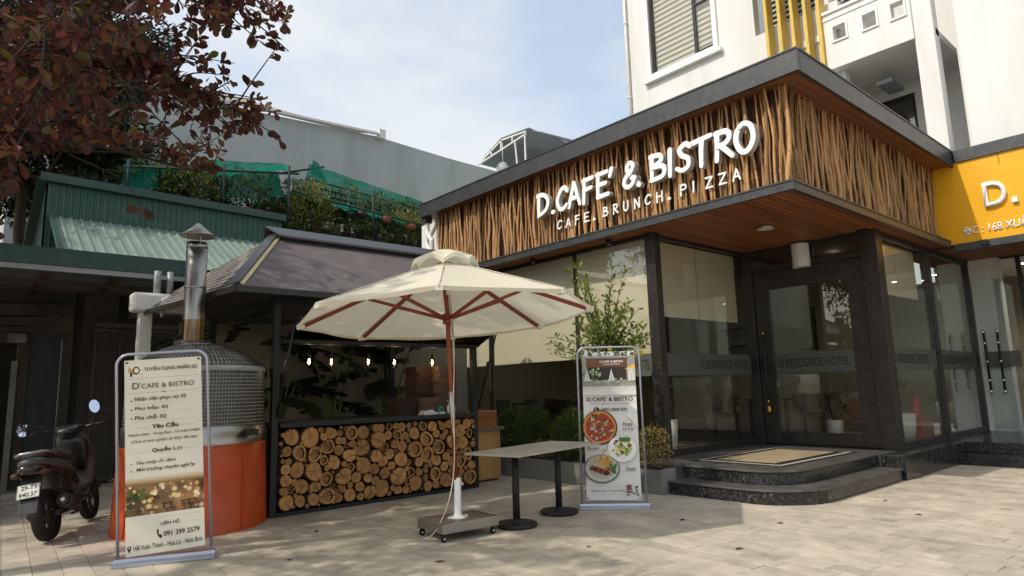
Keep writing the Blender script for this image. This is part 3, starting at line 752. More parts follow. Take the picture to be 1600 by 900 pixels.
sign = thing('shop_sign', "white raised letters reading D.CAFE' & BISTRO over CAFE.BRUNCH.PIZZA, fixed on the branch cladding", 'sign', (7.74, 6.0, 4.0))
ys = [('D',8.08,.29),('.',7.73,.3),('C',7.60,.27),('A',7.32,.28),('F',7.00,.26),('E',6.70,.27),("'",6.43,.3),('&',6.12,.29),('B',5.63,.28),('I',5.31,.3),('S',5.15,.25),('T',4.89,.29),('R',4.54,.28),('O',4.24,.28)]
for ch, y0, wd in ys:
    glyph(ch, (7.74, y0+.01, 4.36-.02*rng.random()), (0,-1,0), (0,0,1), wd/.58, .40, .074, .085, sign, ['letter_white','letter_side'])
sub = "CAFE.BRUNCH.PIZZA"; y0 = 7.70; stp = (7.70-4.37)/(len(sub)-1)
for i, ch in enumerate(sub):
    glyph(ch, (7.765, y0-i*stp, 4.06-.02*i/16), (0,-1,0), (0,0,1), .20, .155, .026 if ch != '.' else .05, .02, sign, ['letter_white','letter_side'])

# ================================================================ ENTRANCE STEPS
steps = thing('entrance_steps', 'black granite entrance steps with a rounded corner in front of the cafe door', 'steps', (7.1, 3.5, 0))
def rounded(x0, y0, xe, ye, r, n=10):
    """outline: from (x0,ye) down to rounded corner at (x0,y0) then along to (xe,y0), closed through the back"""
    o = [(x0, ye)]
    for i in range(n+1):
        t = math.pi+i/n*math.pi/2; o.append((x0+r+r*math.cos(t), y0+r+r*math.sin(t)))
    return o+[(xe, y0), (xe, ye)]
def slab(out, z0, z1, name, par, m_='granite'):
    q = MB(); q.prism(out, (0,0,z0), (1,0,0), (0,1,0), (0,0,1), z1-z0); return q.build(name, m_, par, bevel=.006)
lo = rounded(7.12, 3.50, 10.0, 5.24, .72)
slab([(x+.0, y) for x, y in lo], -.01, .14, 'riser', steps)
slab(rounded(7.10, 3.48, 10.0, 5.245, .74), .142, .166, 'tread', steps, 'granite_tread')
slab(rounded(7.46, 3.82, 10.02, 5.24, .55), .167, .305, 'riser', steps)
slab(rounded(7.44, 3.80, 10.04, 5.245, .57)[:-1]+[(10.04, 5.245)], .307, .332, 'tread', steps, 'granite_tread')
q = MB(); q.box(10.045, 15.6, 3.46, 3.765, 0, .332); q.build('plinth', 'granite', steps, bevel=.005)
q = MB(); q.box(7.30, 8.1, 5.25, 5.98, 0, .331); q.box(8.1, 10.75, 5.25, 5.965, .0, .331); q.build('landing', 'granite_tread', steps)
q = MB(); q.box(10.045, 10.76, 3.77, 5.245, 0, .3315); q.build('landing', 'granite_tread', steps)
q = MB(); q.box(7.95, 10.2, 4.12, 5.45, .333, .337); q.build('inlay_border', 'granite', steps)
q = MB(); q.box(8.02, 10.12, 4.18, 5.40, .335, .3395); q.build('inlay_line', 'table_stone', steps)
q = MB(); q.box(8.07, 10.07, 4.24, 5.34, .337, .342); q.build('inlay_border', 'granite', steps)
q = MB(); q.box(8.2, 9.94, 4.36, 5.22, .339, .345); q.build('inlay_panel', 'mat_stone', steps)
hs = thing('hotel_steps', 'straight black granite steps below the hotel entrance beside the yellow sign', 'steps', (12.4, 2.0, 0))
q = MB(); q.box(12.35, 13.2, -4, 3.455, -.01, .165); q.build('step', 'granite', hs, bevel=.006)
q = MB(); q.box(12.75, 16.5, -4, 3.456, .166, .331); q.build('step', 'granite', hs, bevel=.006)

# ================================================================ HOTEL BUILDING
hotel = thing('hotel_building', 'tall white rendered hotel with yellow fins, a balcony and a dark framed window', 'building', (13.7, 3.5, 0))
WX = 13.7
def hole_wall(x0, x1, y0, y1, z0, z1, holes, name='wall', m_='white_render', par=None):
    """wall slab in the Y-Z plane with rectangular holes"""
    q = MB(); ysn = sorted({y0, y1, *[h[0] for h in holes], *[h[1] for h in holes]}); zsn = sorted({z0, z1, *[h[2] for h in holes], *[h[3] for h in holes]})
    for a, b in zip(ysn, ysn[1:]):
        for c, d in zip(zsn, zsn[1:]):
            cy, cz = (a+b)/2, (c+d)/2
            if any(h[0] < cy < h[1] and h[2] < cz < h[3] for h in holes): continue
            q.box(x0, x1, a, b, c, d)
    return q.build(name, m_, par or hotel)
hole_wall(WX, WX+.25, 5.20, 10.6, 5.3, 16, [(7.92, 9.80, 9.60, 11.9), (5.0, 6.86, 9.38, 12.2)])
q = MB(); q.box(13.95, 22, 10.35, 10.6, 5.3, 16); q.build('wall', 'white_render', hotel)
# window
wn = MB()
for b in ((WX-.07,WX+.02,7.80,7.92,9.48,12.0),(WX-.07,WX+.02,9.80,9.92,9.48,12.0),(WX-.07,WX+.02,7.92,9.80,9.48,9.60)): wn.box(*b)
wn.box(WX-.13, WX+.02, 7.70, 10.02, 9.38, 9.48)
win = wn.build('window_surround', 'white_paint', hotel)
q = MB(); fx0, fx1 = WX+.04, WX+.10
for b in ((7.92,7.99,9.60,11.9),(9.73,9.80,9.60,11.9),(7.99,9.73,9.60,9.67),(8.42,8.50,9.67,11.9),(7.99,8.42,10.95,11.01)): q.box(fx0,fx1,*b)
for b in ((8.0,8.41,9.68,9.71),): q.box(fx0-.01,fx1-.01,*b)
q.build('window_frame', 'frame_black', win)
q = MB(); q.box(WX+.065, WX+.075, 7.99, 9.73, 9.67, 11.9); q.build('window_pane', 'window_glass', win)
for k in range(15):
    z = 9.70+k*.145
    box_part('blind_slat', 'blind', win, WX+.13, WX+.135, 8.0, 9.72, z, z+.085)
q = MB(); q.box(WX+.15, WX+.2, 7.95, 9.78, 9.62, 11.9); q.build('blind_backing', 'shade_steel', win)
# drain pipe on the corner
q = MB(); q.tube([(WX-.06,10.56,5.3),(WX-.06,10.56,16)], .045, 8)
for z in (7, 9.2, 11.4): q.lathe([(.045,0),(.056,0),(.056,.05),(.045,.05)], 8, (WX-.06,10.56,z))
q.build('rain_pipe', 'white_plastic', hotel)
# opening with louvres behind the fins
q = MB(); q.box(14.3, 14.4, 5.0, 6.9, 9.2, 12.2); lv = q.build('louvre_window', 'interior_dark', hotel)
for k in range(22): box_part('louvre', 'shade_steel', lv, 14.2, 14.29, 5.05, 6.8, 9.3+k*.13, 9.36+k*.13)
for k, yy in enumerate((6.42, 6.12, 5.84, 5.56, 5.28)):
    q = MB(); q.box(13.36, 13.66, yy-.035, yy+.035, 8.0 if k < 4 else 7.9, 14); q.build('fin', 'yellow_paint', hotel, bevel=.004)
q = MB(); q.box(13.66, 13.698, 5.15, 6.6, 8.6, 8.75); q.build('fin_rail', 'white_paint', hotel)
# balcony
hole_wall(13.45, 13.62, 3.62, 5.24, 7.78, 9.0, [(4.80, 5.05, 8.36, 8.67), (4.22, 4.47, 8.34, 8.65), (3.72, 3.95, 8.32, 8.63)], 'balcony_parapet')
for (a, b, c, d) in ((4.80, 5.05, 8.36, 8.67), (4.22, 4.47, 8.34, 8.65), (3.72, 3.95, 8.32, 8.63)):
    q = MB(); e = .035
    q.box(13.42,13.45,a-e,b+e,c-e,c); q.box(13.42,13.45,a-e,b+e,d,d+e); q.box(13.42,13.45,a-e,a,c,d); q.box(13.42,13.45,b,b+e,c,d); q.build('opening_surround', 'white_paint', hotel)
q = MB(); q.box(13.41,13.66,3.60,5.26,9.0,9.06); q.box(13.43,13.449,3.62,5.24,8.86,8.9); q.build('parapet_cap', 'white_paint', hotel)
q = MB(); q.box(13.62, 15.5, 3.3, 5.24, 7.78, 7.92); q.build('balcony_slab', 'white_render', hotel)
q = MB(); q.box(13.5, 13.8, 3.30, 3.62, 5.3, 16); q.build('column', 'white_render', hotel)
q = MB(); q.box(13.95, 15.8, 5.20, 5.38, 5.3, 16); q.build('wall', 'white_render', hotel)
hole_wall(15.5, 15.7, 3.0, 5.2, 5.3, 16, [(4.3, 5.03, 6.5, 7.55)])
q = MB(); q.box(15.55,15.6,4.3,5.03,6.5,7.55); rw = q.build('small_window', 'window_glass', hotel)
q = MB()
for b in ((4.3,4.36,6.5,7.55),(4.97,5.03,6.5,7.55),(4.36,4.97,7.48,7.55)): q.box(15.52,15.61,*b)
q.build('window_frame', 'frame_black', rw)
q = MB(); q.box(15.65,15.69,4.2,5.1,6.4,7.6); q.build('window_backing', 'interior_dark', rw)
q = MB(); q.box(13.8, 16, -4.0, 3.02, 5.2, 16); q.build('wall', 'white_render', hotel)
q = MB(); q.box(14.0, 15.5, 3.02, 3.10, 5.3, 16); q.build('wall', 'white_render', hotel)
q = MB(); q.tube([(14.6,4.55,7.7),(14.6,4.55,7.45)], .02, 6); q.box(14.2,14.9,4.3,4.6,7.42,7.5); q.build('balcony_lamp', 'shade_steel', hotel)
# roof canopy band above sign and ground floor shell
q = MB(); q.box(13.46, 13.8, -4, 3.26, 5.2, 5.42); q.build('roof_trim', 'trim_metal', hotel)
q = MB(); q.box(13.46, 13.62, -4, 3.44, 3.60, 3.72); q.build('canopy_trim', 'trim_metal', hotel)
q = MB(); q.box(13.63, 17.5, -4, 4.5, 3.72, 3.76); q.box(13.57, 13.69, 3.3, 5.2, 3.77, 5.3); hsf = q.build('soffit', 'interior_dark', hotel)
y = 3.76
while y > 1.2:
    inst('soffit_plank', plm, hsf, Vector((13.64, y, 3.690))-wloc(hsf), (0,0,0), (1.84, 1, 1)); y -= .096
q = MB(); q.box(15.5, 15.8, 3.28, 3.755, .33, 3.70); q.build('wall', 'white_render', hotel)
q = MB(); q.box(15.5, 15.75, 3.9, 4.3, .33, 3.70); q.build('wall', 'white_render', hotel)
hd = MB(); hd.box(15.40, 15.412, 3.08, 3.66, .36, 3.27); hdoor = hd.build('glass_door', 'clear_glass', hotel)
for yy in (3.62, 3.40):
    q = MB(); q.tube([(15.34,yy,1.12),(15.34,yy,2.2)], .02, 8)
    for z in (1.35, 1.97): q.tube([(15.34,yy,z),(15.40,yy,z)], .012, 6)
    for z in (1.08, 2.24): q.lathe([(0,-.045),(.022,-.03),(.03,0),(.022,.03),(0,.045)], 10, (15.34,yy,z), 1)
    for z in (1.3, 2.02, 1.66): q.lathe([(.022,-.02),(.026,-.015),(.026,.015),(.022,.02)], 8, (15.34,yy,z), 1)
    q.build('handle', ['socket_black','chrome'], hdoor)
q = MB(); q.box(15.392,15.398,3.09,3.65,1.55,1.85); q.build('frosted_band', 'frosted_band', hdoor)
q = MB(); q.box(15.38,15.43,3.1,3.3,.335,.36); q.build('hinge', 'chrome', hdoor)
q = MB(); q.box(15.9, 15.92, -4, 3.0, .36, 3.6); q.build('window_pane', 'clear_glass', hotel)
q = MB(); q.box(15.88, 15.95, 2.98, 3.06, .33, 3.7); q.build('door_post', 'frame_black', hotel)
q = MB(); q.box(18.2, 18.4, -4, 6.5, .3, 3.7); q.box(15.8, 18.2, 4.3, 4.45, .3, 3.7); q.build('lobby_wall', 'interior_wall', hotel)
q = MB(); q.box(13.4, 18.2, -4, 4.3, .28, .33); q.build('lobby_floor', 'table_stone', hotel)
q = MB(); q.box(15.9, 18.2, -4, 4.3, 3.62, 3.7); q.build('lobby_ceiling', 'white_paint', hotel)
for k, (x, y) in enumerate(((16.3, 3.0), (17.0, 2.6), (16.6, 2.1), (12.2, 5.0), (12.0, 7.4), (10.2, 7.4), (10.2, 9.8))):
    lt = bpy.data.lights.new('downlight_glow', 'SPOT'); lt.energy = 40 if k < 3 else (6 if k < 5 else 18); lt.color = (1,.88,.7); lt.spot_size = 2.4; lt.spot_blend = .8; lt.shadow_soft_size = .05
    lo_ = bpy.data.objects.new('downlight_glow', lt); col.objects.link(lo_); lo_.parent = hotel if k < 3 else cafe; lo_.location = Vector((x, y, 3.59))-wloc(lo_.parent)
    q = MB(); q.lathe([(.0,0),(.05,-.004),(.05,.01)], 12, (x,y,3.612)); q.build('ceiling_light', 'lamp_on', lo_.parent)
# sign board
hsg = thing('hotel_sign', 'yellow hotel sign board with white raised letter D and an address line', 'sign', (13.5, 1.0, 3.75))
q = MB(); q.box(13.50, 13.56, -4, 3.758, 3.72, 5.20); q.build('board', 'yellow_board', hsg)
q = MB(); q.tube([(13.49,2.62,5.2),(13.49,2.62,5.0)], .003, 4); q.build('cable', 'twig', hsg)
put_text('D', 'letter_white', (13.49, 2.90, 4.28), (0,-1,0), (0,0,1), width=.33, height=.44, parent=hsg, depth=.05, bold=.012, name='letter')
q = MB(); q.box(13.44,13.495,2.43,2.51,4.28,4.37); q.build('letter', 'letter_white', hsg)
q = MB(); q.box(13.476,13.4865,3.165,3.262,3.925,3.95); q.build('letter_bar', 'letter_white', hsg)
put_text('DC : 168 XUÂN', 'letter_white', (13.49, 3.25, 3.86), (0,-1,0), (0,0,1), width=1.02, height=.17, parent=hsg, depth=.012, bold=.012, name='lettering')
# ================================================================ KIOSK
kx0, kx1, ky = 2.90, 5.92, 7.65
kiosk = thing('pizza_kiosk', 'dark framed kiosk with a log-end front under a grey hipped roof', 'kiosk', (4.4, 8.9, 0))
for (x, y) in ((kx0+.04, ky+.05), (kx1-.04, ky+.05), (kx0+.04, 10.2), (kx1-.04, 10.2), (5.50, 9.4)):
    box_part('post', 'kiosk_black', kiosk, x-.04, x+.04, y-.04, y+.04, 0, 2.56, bevel=.004)
for b in ((kx0+.082, kx1-.082, ky+.01, ky+.09, 2.44, 2.56), (kx0+.082, kx1-.082, ky+.01, ky+.09, 1.99, 2.05), (kx0, kx0+.08, ky+.095, 10.155, 2.44, 2.56), (kx1-.08, kx1, ky+.095, 10.155, 2.44, 2.56), (kx0+.082, kx1-.082, 9.3, 9.36, 2.40, 2.47)):
    box_part('beam', 'kiosk_black', kiosk, *b)
q = MB(); q.box(kx0+.083, kx1-.083, ky-.03, ky+.55, 1.0, 1.055); q.build('counter', 'kiosk_black', kiosk, bevel=.005)
q = MB(); q.box(kx0+.083, kx1-.083, ky+.0, ky+.4, 0, .045); q.box(kx0+.083, kx1-.083, ky+.33, ky+.40, .046, .998); lp = q.build('log_panel', 'kiosk_black', kiosk)
# logs: packed circles, big ones low
rl = random.Random(11)
lx0, lx1, lz0, lz1 = kx0+.09, kx1-.09, .055, .985
logs = []; area = 0
while area < (lx1-lx0)*(lz1-lz0)*.90:
    t_ = rl.random(); r = (.028+.022*rl.random()) if t_ < .26 else (.050+.027*rl.random()) if t_ < .64 else (.078+.042*rl.random())
    z = lz0+(lz1-lz0)*(rl.random() if r < .05 else rl.random()**1.25)
    logs.append([lx0+(lx1-lx0)*rl.random(), z, r]); area += math.pi*r*r
for it in range(170):
    for i in range(len(logs)):
        A_ = logs[i]
        for j in range(i+1, len(logs)):
            B_ = logs[j]; dx, dz = B_[0]-A_[0], B_[1]-A_[1]; rr_ = A_[2]+B_[2]
            if abs(dx) < rr_ and abs(dz) < rr_:
                d2 = dx*dx+dz*dz
                if d2 < rr_*rr_:
                    d_ = math.sqrt(d2)+1e-6; pu = (rr_-d_)*.5/d_
                    A_[0] -= dx*pu; A_[1] -= dz*pu; B_[0] += dx*pu; B_[1] += dz*pu
        A_[0] = min(max(A_[0], lx0+A_[2]), lx1-A_[2]); A_[1] = min(max(A_[1], lz0+A_[2]), lz1-A_[2])
for i, A_ in enumerate(logs):           # what still overlaps is sawn a little thinner
    for j, B_ in enumerate(logs):
        if i != j:
            d_ = math.hypot(B_[0]-A_[0], B_[1]-A_[1])
            if d_ < A_[2]+B_[2]: e_ = (A_[2]+B_[2]-d_)*.5; A_[2] -= e_; B_[2] -= e_
logs = [tuple(l_) for l_ in logs if l_[2] > .014]
for r_ in (.04, .032, .026, .021, .017):         # thin sticks pushed into the gaps
    for _ in range(2600):
        x, z = rl.uniform(lx0+r_, lx1-r_), rl.uniform(lz0+r_, lz1-r_)
        if len(logs) < 285 and all((x-a)**2+(z-c)**2 > (r_+e)**2*.97 for a, c, e in logs): logs.append((x, z, r_))
print('LOGS', len(logs))
def log_mesh(r, s):
    rr = random.Random(s); n_ = 14; ph = [rr.uniform(0,6) for _ in range(3)]; am = rr.uniform(.02,.10)
    rad = [r*(1.06+am*math.sin(2*t+ph[0])+am*.6*math.sin(3*t+ph[1])) for t in [2*math.pi*i/n_ for i in range(n_)]]
    hollow = rr.random() < .22
    q = MB(); vs = []
    for (y, k) in ((.0,.90),(.008,.97),(.02,1.0),(.30,1.0)):
        for i in range(n_): vs.append((rad[i]*k*math.cos(2*math.pi*i/n_), y, rad[i]*k*math.sin(2*math.pi*i/n_)))
    fs = [(i, (i+1) % n_, n_+(i+1) % n_, n_+i) for i in range(n_)]
    q.add(vs, [], 0)
    for j in range(3):
        for i in range(n_):
            q.f.append((j*n_+i, j*n_+(i+1) % n_, (j+1)*n_+(i+1) % n_, (j+1)*n_+i)); q.m.append(0 if j else 1); q.s.append(True)
    if hollow:
        b = len(q.v); q.v += [(x*.72, .004, z*.72) for x, y, z in q.v[:n_]]; q.v += [(x*.72, .05, z*.72) for x, y, z in q.v[:n_]]
        for i in range(n_):
            q.f.append((i, (i+1) % n_, b+(i+1) % n_, b+i)); q.m.append(1); q.s.append(False)
            q.f.append((b+i, b+(i+1) % n_, b+n_+(i+1) % n_, b+n_+i)); q.m.append(0); q.s.append(False)
        q.f.append(tuple(b+n_+i for i in range(n_))); q.m.append(1); q.s.append(False)
    else:
        q.f.append(tuple(range(n_))); q.m.append(1); q.s.append(False)
    return q.mesh('log', ['bark','log_face'])
for k, (x, z, r) in enumerate(sorted(logs, key=lambda t: -t[2])[:290]):
    inst('log', log_mesh(r, k), lp, Vector((x, ky-.015+rl.uniform(-.05,.045), z))-wloc(lp), (rl.gauss(0,.05), 0, rl.gauss(0,.05)))
# roof: hip with a ridge cap; slabs 2 cm thick
ev = 2.60; rz = 3.70
A, B, C_, D_ = Vector((2.33,7.28,ev-.02)), Vector((6.35,7.28,ev-.02)), Vector((6.35,11.3,ev+.06)), Vector((2.05,11.3,ev+.06))
E1, E2 = Vector((3.50,9.25,rz)), Vector((6.35,9.25,rz))
def slope(pts, mt_, name):
    a, b, c = pts[:3]; nn = (b-a).cross(c-a).normalized()
    if nn.z < 0: nn = -nn
    q = MB(); k = len(pts); q.add([p for p in pts]+[p-nn*.022 for p in pts], [tuple(range(k)), tuple(k+i for i in reversed(range(k)))]+[(i, (i+1) % k, k+(i+1) % k, k+i) for i in range(k)])
    return q.build(name, mt_, kiosk)
slope([A, B, E2, E1], 'shingle', 'roof'); slope([C_, D_, E1, E2], 'shingle', 'roof'); sl_ = slope([D_, A, E1], 'shingle_side', 'roof')
# shingle courses on the hip face, each butt a thin raised strip
q = MB(); nn = (A-D_).cross(E1-D_).normalized(); nn = nn if nn.z > 0 else -nn
for k in range(1, 16):
    t = k/16; p0 = D_.lerp(E1, t)+nn*.003; p1 = A.lerp(E1, t)+nn*.003
    nb = max(2, int((p1-p0).length/.30))
    for i in range(nb):
        if (i*7+k*3) % 4 == 0: continue
        a = p0.lerp(p1, i/nb+.004); b = p0.lerp(p1, (i+1)/nb-.004); up = (E1-(A+D_)/2).normalized()
        q.hexa([a, b, b+up*.02, a+up*.02, a+nn*.006, b+nn*.006, b+up*.02+nn*.002, a+up*.02+nn*.002])
q.build('shingle_edges', 'shingle_side', sl_, stuff=True)
hn = ((B-A).cross(E1-A)).normalized(); hn = hn if hn.z > 0 else -hn
q = MB(); q.bar(A+Vector((.06,.03,.03)), E1+Vector((.05,0,.012)), .045, .016, up=hn); q.build('hip_strip', 'cream_strip', kiosk)
q = MB(); q.bar(A+Vector((-.03,.05,.03)), E1+Vector((-.05,0,.012)), .15, .012, up=(-.5,-.3,.8)); q.build('hip_flashing', 'trim_metal', kiosk)
q = MB()
for i in range(2):
    s_ = -1 if i == 0 else 1
    q.add([(3.32,9.25+s_*.02,rz+.11),(6.4,9.25+s_*.02,rz+.11),(6.4,9.25+s_*.30,rz-.06),(3.42,9.25+s_*.30,rz-.06),(3.32,9.25+s_*.02,rz+.085),(6.4,9.25+s_*.02,rz+.085),(6.4,9.25+s_*.30,rz-.075),(3.42,9.25+s_*.30,rz-.075)],
          [(0,1,2,3),(7,6,5,4),(0,4,5,1),(1,5,6,2),(2,6,7,3),(3,7,4,0)])
q.build('ridge_cap', 'trim_metal', kiosk)
q = MB(); q.bar(A+Vector((0,-.012,-.03)), B+Vector((0,-.012,-.03)), .02, .07); q.bar(A+Vector((-.012,0,-.03)), D_+Vector((-.012,0,-.03)), .02, .07); q.build('eave_trim', 'frame_black', kiosk)
# raised serving flap with its frame and props
q = MB(); f0, f1 = Vector((0, ky-.03, 2.03)), Vector((0, 7.12, 2.24))
q.hexa([(kx0+.1,f0.y,f0.z),(kx1-.02,f0.y,f0.z),(kx1-.02,f1.y,f1.z),(kx0+.1,f1.y,f1.z),(kx0+.1,f0.y,f0.z+.006),(kx1-.02,f0.y,f0.z+.006),(kx1-.02,f1.y,f1.z+.006),(kx0+.1,f1.y,f1.z+.006)])
flap = q.build('serving_flap', 'flap_sheet', kiosk)
q = MB()
for x in (kx0+.1, 3.9, 4.9, kx1-.02): q.bar((x,f0.y,f0.z-.004), (x,f1.y,f1.z-.004), .03, .03)
q.bar((kx0+.08,f1.y-.01,f1.z), (kx1,f1.y-.01,f1.z), .03, .035); q.bar((kx0+.08,f0.y-.01,f0.z-.01), (kx1,f0.y-.01,f0.z-.01), .03, .03); q.build('flap_frame', 'kiosk_black', flap)
for x in (kx0+.06, kx1+.015):
    q = MB(); q.tube([(x,ky+.02,1.12),(x,7.22,2.17)], .013, 8); q.tube([(x,ky-.09,1.39),(x,7.42,1.78)], .02, 8); q.build('gas_strut', 'kiosk_black', kiosk)
# back wall of the plot behind the kiosk
bw = thing('rear_wall', 'plain pale rendered wall behind the kiosk plants', 'wall', (5, 10.6, 0))
q = MB(); q.box(2.6, 7.9, 10.55, 10.7, 0, 2.5); q.build('wall', 'interior_wall', bw)
# things on the counter
ORD = ['topmost', 'second from top', 'third from top', 'fourth from top', 'fifth from top', 'sixth from top', 'seventh from top', 'eighth from top', 'ninth from top', 'tenth from top', 'eleventh from top', 'twelfth from top', 'thirteenth from top', 'fourteenth from top', 'fifteenth from top']
def pizza_box_mesh(mt_):
    q = MB(); q.box(-.165,.165,-.165,.165,0,.036); q.box(-.167,.167,-.167,.167,.037,.045); return q.mesh('pizza_box', mt_)
pm, pd = pizza_box_mesh('kraft'), pizza_box_mesh('kraft_dark')
for (x, y, n_, me, lab) in ((5.86-.05, 8.42, 15, pm, 'brown pizza box in the tall pale stack by the post'), (5.52, 8.58, 15, pd, 'dark pizza box in the tall reddish stack'),
                            (5.42, 8.28, 5, pm, 'brown pizza box in the low pale stack'), (5.08, 8.40, 5, pd, 'dark pizza box in the low reddish stack')):
    for k in range(n_):
        z = 1.058+k*.0465+(.0 if n_ > 9 else 0)
        o = inst('pizza_box', me, None, (x+rl.uniform(-.012,.012), y+rl.uniform(-.012,.012), z), (0,0,rl.gauss(0,.03))); tag(o, ORD[n_-1-k]+' '+lab, 'pizza box', 'pizza boxes stacked in the kiosk')
q = MB(); q.box(kx0+.2, kx1-.2, ky+.551, ky+1.15, .98, 1.054); q.build('work_top', 'kiosk_black', kiosk)
t = thing('paper_pack', 'crumpled white paper pack lying left of the bottle on the counter', 'packaging', (5.22,7.9,1.056))
q = MB(); q.add([(-.13,-.08,0),(.13,-.07,0),(.12,.08,0),(-.12,.08,0),(-.10,-.05,.05),(.03,-.05,.07),(.10,.05,.04),(-.09,.06,.06)], [(4,5,6,7),(0,1,5,4),(1,2,6,5),(2,3,7,6),(3,0,4,7)]); q.build('wrapper', 'white_plastic', t, local=True)
t = thing('tape_dispenser', 'small green and white dispenser on the kiosk counter', 'dispenser', (5.42,7.88,1.056))
q = MB(); q.box(-.05,.05,-.04,.04,0,.03); q.build('base', 'white_plastic', t, local=True)
q = MB(); q.lathe([(.02,-.015),(.045,-.015),(.045,.015),(.02,.015)], 14, (0,0,.065), rot=Matrix.Rotation(math.pi/2,3,'X')); q.build('roll', flat('teal_ink','#3f8f84'), t, local=True)
t = thing('pump_bottle', 'small white pump bottle standing on the kiosk counter', 'bottle', (5.60,7.92,1.056))
q = MB(); q.lathe([(0,0),(.04,0),(.042,.01),(.042,.1),(.015,.125),(.015,.14)], 14); q.build('bottle_body', 'white_plastic', t, local=True)
q = MB(); q.lathe([(.017,.14),(.017,.155),(.006,.16),(.006,.185)], 10); q.bar((0,0,.187),(-.045,0,.183),.012,.01); q.build('pump', 'white_plastic', t, local=True)
t = thing('sauce_jar', 'small amber jar with yellow lid right of the pump bottle', 'jar', (5.70,7.95,1.056))
q = MB(); q.lathe([(0,0),(.025,0),(.027,.01),(.027,.08),(.018,.09)], 12); q.build('jar', 'table_stone', t, local=True)
q = MB(); q.lathe([(.02,.09),(.02,.12),(0,.121)], 12); q.build('lid', flat('lid_yellow','#c9a14a'), t, local=True)
# bulbs
for k, (x, ord_) in enumerate(((3.57,'first'),(3.88,'second'),(4.43,'third'),(4.84,'fourth'),(5.49,'fifth'))):
    t = thing('filament_bulb', f'glowing filament bulb hanging in the kiosk, {ord_} of five from the left', 'light bulb', (x, 8.2, 1.81), group='bulbs hanging in the kiosk')
    q = MB(); q.lathe([(0,-.065),(.018,-.06),(.031,-.035),(.033,-.012),(.024,.022),(.016,.045),(.014,.055)], 14); q.build('glass', 'bulb_glass', t, local=True)
    q = MB(); q.tube([(-.006,0,.03),(-.009,0,-.03),(0,0,-.035),(.009,0,-.03),(.006,0,.03)], .0022, 5); q.build('filament', 'filament', t, local=True)
    q = MB(); q.lathe([(.015,.05),(.019,.055),(.019,.10),(.008,.11)], 12); q.tube([(0,0,.11),(0,0,.60)], .004, 5); q.build('socket', 'socket_black', t, local=True)
    lt = bpy.data.lights.new('bulb_light', 'POINT'); lt.energy = .55; lt.color = (1,.72,.4); lt.shadow_soft_size = .03
    lo_ = bpy.data.objects.new('bulb_light', lt); col.objects.link(lo_); lo_.parent = t; lo_.location = (0,0,-.09)
# cabinet with stacked rattan trays
cb = thing('oak_cabinet', 'low oak plank cabinet with grey top between kiosk and planter', 'cabinet', (6.30, 8.25, 0))
for k in range(5):
    x = 5.98+k*.135; q = MB(); q.box(x, x+.131, 8.05, 8.08, .03, .755); q.build('plank', 'oak', cb)
for k in range(3):
    y = 8.085+k*.15; q = MB(); q.box(6.625, 6.655, y, y+.146, .03, .755); q.build('plank', 'oak', cb)
q = MB(); q.box(5.98, 6.62, 8.085, 8.53, .0, .75); q.build('carcass', 'interior_dark', cb)
q = MB(); q.box(5.95, 6.70, 8.0, 8.56, .758, .81); q.build('top', 'counter_grey', cb, bevel=.004)
trm = MB()
trm.box(-.26,.26,-.19,.19,0,.012); 
for s_ in (-1,1): trm.box(-.262,.262,s_*.19-.01,s_*.19+.01,.0,.018); trm.box(s_*.26-.01,s_*.26+.01,-.18,.18,.0,.0175)
for i in range(12): trm.box(-.25+i*.043,-.235+i*.043,-.18,.18,.0125,.0155)
trm = trm.mesh('rattan_tray', 'rattan')
for k in range(13):
    tag(inst('rattan_tray', trm, None, (6.32+rl.uniform(-.012,.012), 8.24+rl.uniform(-.012,.012), .812+k*.0195), (0,0,rl.gauss(0,.02))), ORD[12-k]+' woven rattan tray in the stack on the oak cabinet', 'tray', 'rattan trays stacked on the oak cabinet')

# ================================================================ PIZZA OVEN
oc = (2.15, 7.93)
ov = thing('pizza_oven', 'round orange pizza oven with mosaic drum, domed top and steel flue', 'oven', (*oc, 0))
q = MB(); q.lathe([(.775,0),(.77,.02),(.735,.88),(.70,.885)], 56, (*oc,0)); q.build('base', 'orange_paint', ov)
q = MB(); q.lathe([(.722,.886),(.722,1.075),(.69,1.08)], 48, (*oc,0)); bd = q.build('steel_band', 'brushed', ov)
q = MB()
for k in range(60):
    a = 2*math.pi*k/60; p = Vector((oc[0]+.734*math.cos(a), oc[1]+.734*math.sin(a), .872)); q.lathe([(.009,0),(.007,.006),(0,.008)], 6, p, rot=Matrix.Rotation(0,3,'X'))
q.build('rivets', 'brass', ov, stuff=True)
q = MB(); q.box(oc[0]+.30, oc[0]+.43, oc[1]-.755, oc[1]-.63, .965, 1.03); q.build('latch', 'cast_black', bd)
q = MB(); q.lathe([(.705,1.08),(.705,1.66),(.69,1.665)], 64, (*oc,0)); dru = q.build('drum', 'grout', ov)
q = MB(); nt_, rows = 104, 15
for i in range(nt_):
    a = -math.pi-.9+(math.pi*1.55)*i/nt_; da = math.pi*1.55/nt_*.37
    for j in range(rows):
        z0 = 1.09+j*.038; z1 = z0+.029; r0, r1 = .704, .7085
        pp = [(oc[0]+r*math.cos(t), oc[1]+r*math.sin(t), z) for r, zz in ((r0,(z0,z1)),(r1,(z0+.002,z1-.002))) for t, z in ((a-da,zz[0]),(a+da,zz[0]),(a+da,zz[1]),(a-da,zz[1]))]
        q.add(pp, [(4,5,6,7),(0,1,5,4),(1,2,6,5),(2,3,7,6),(3,0,4,7)])
q.build('mosaic_tiles', 'mosaic', ov, stuff=True)
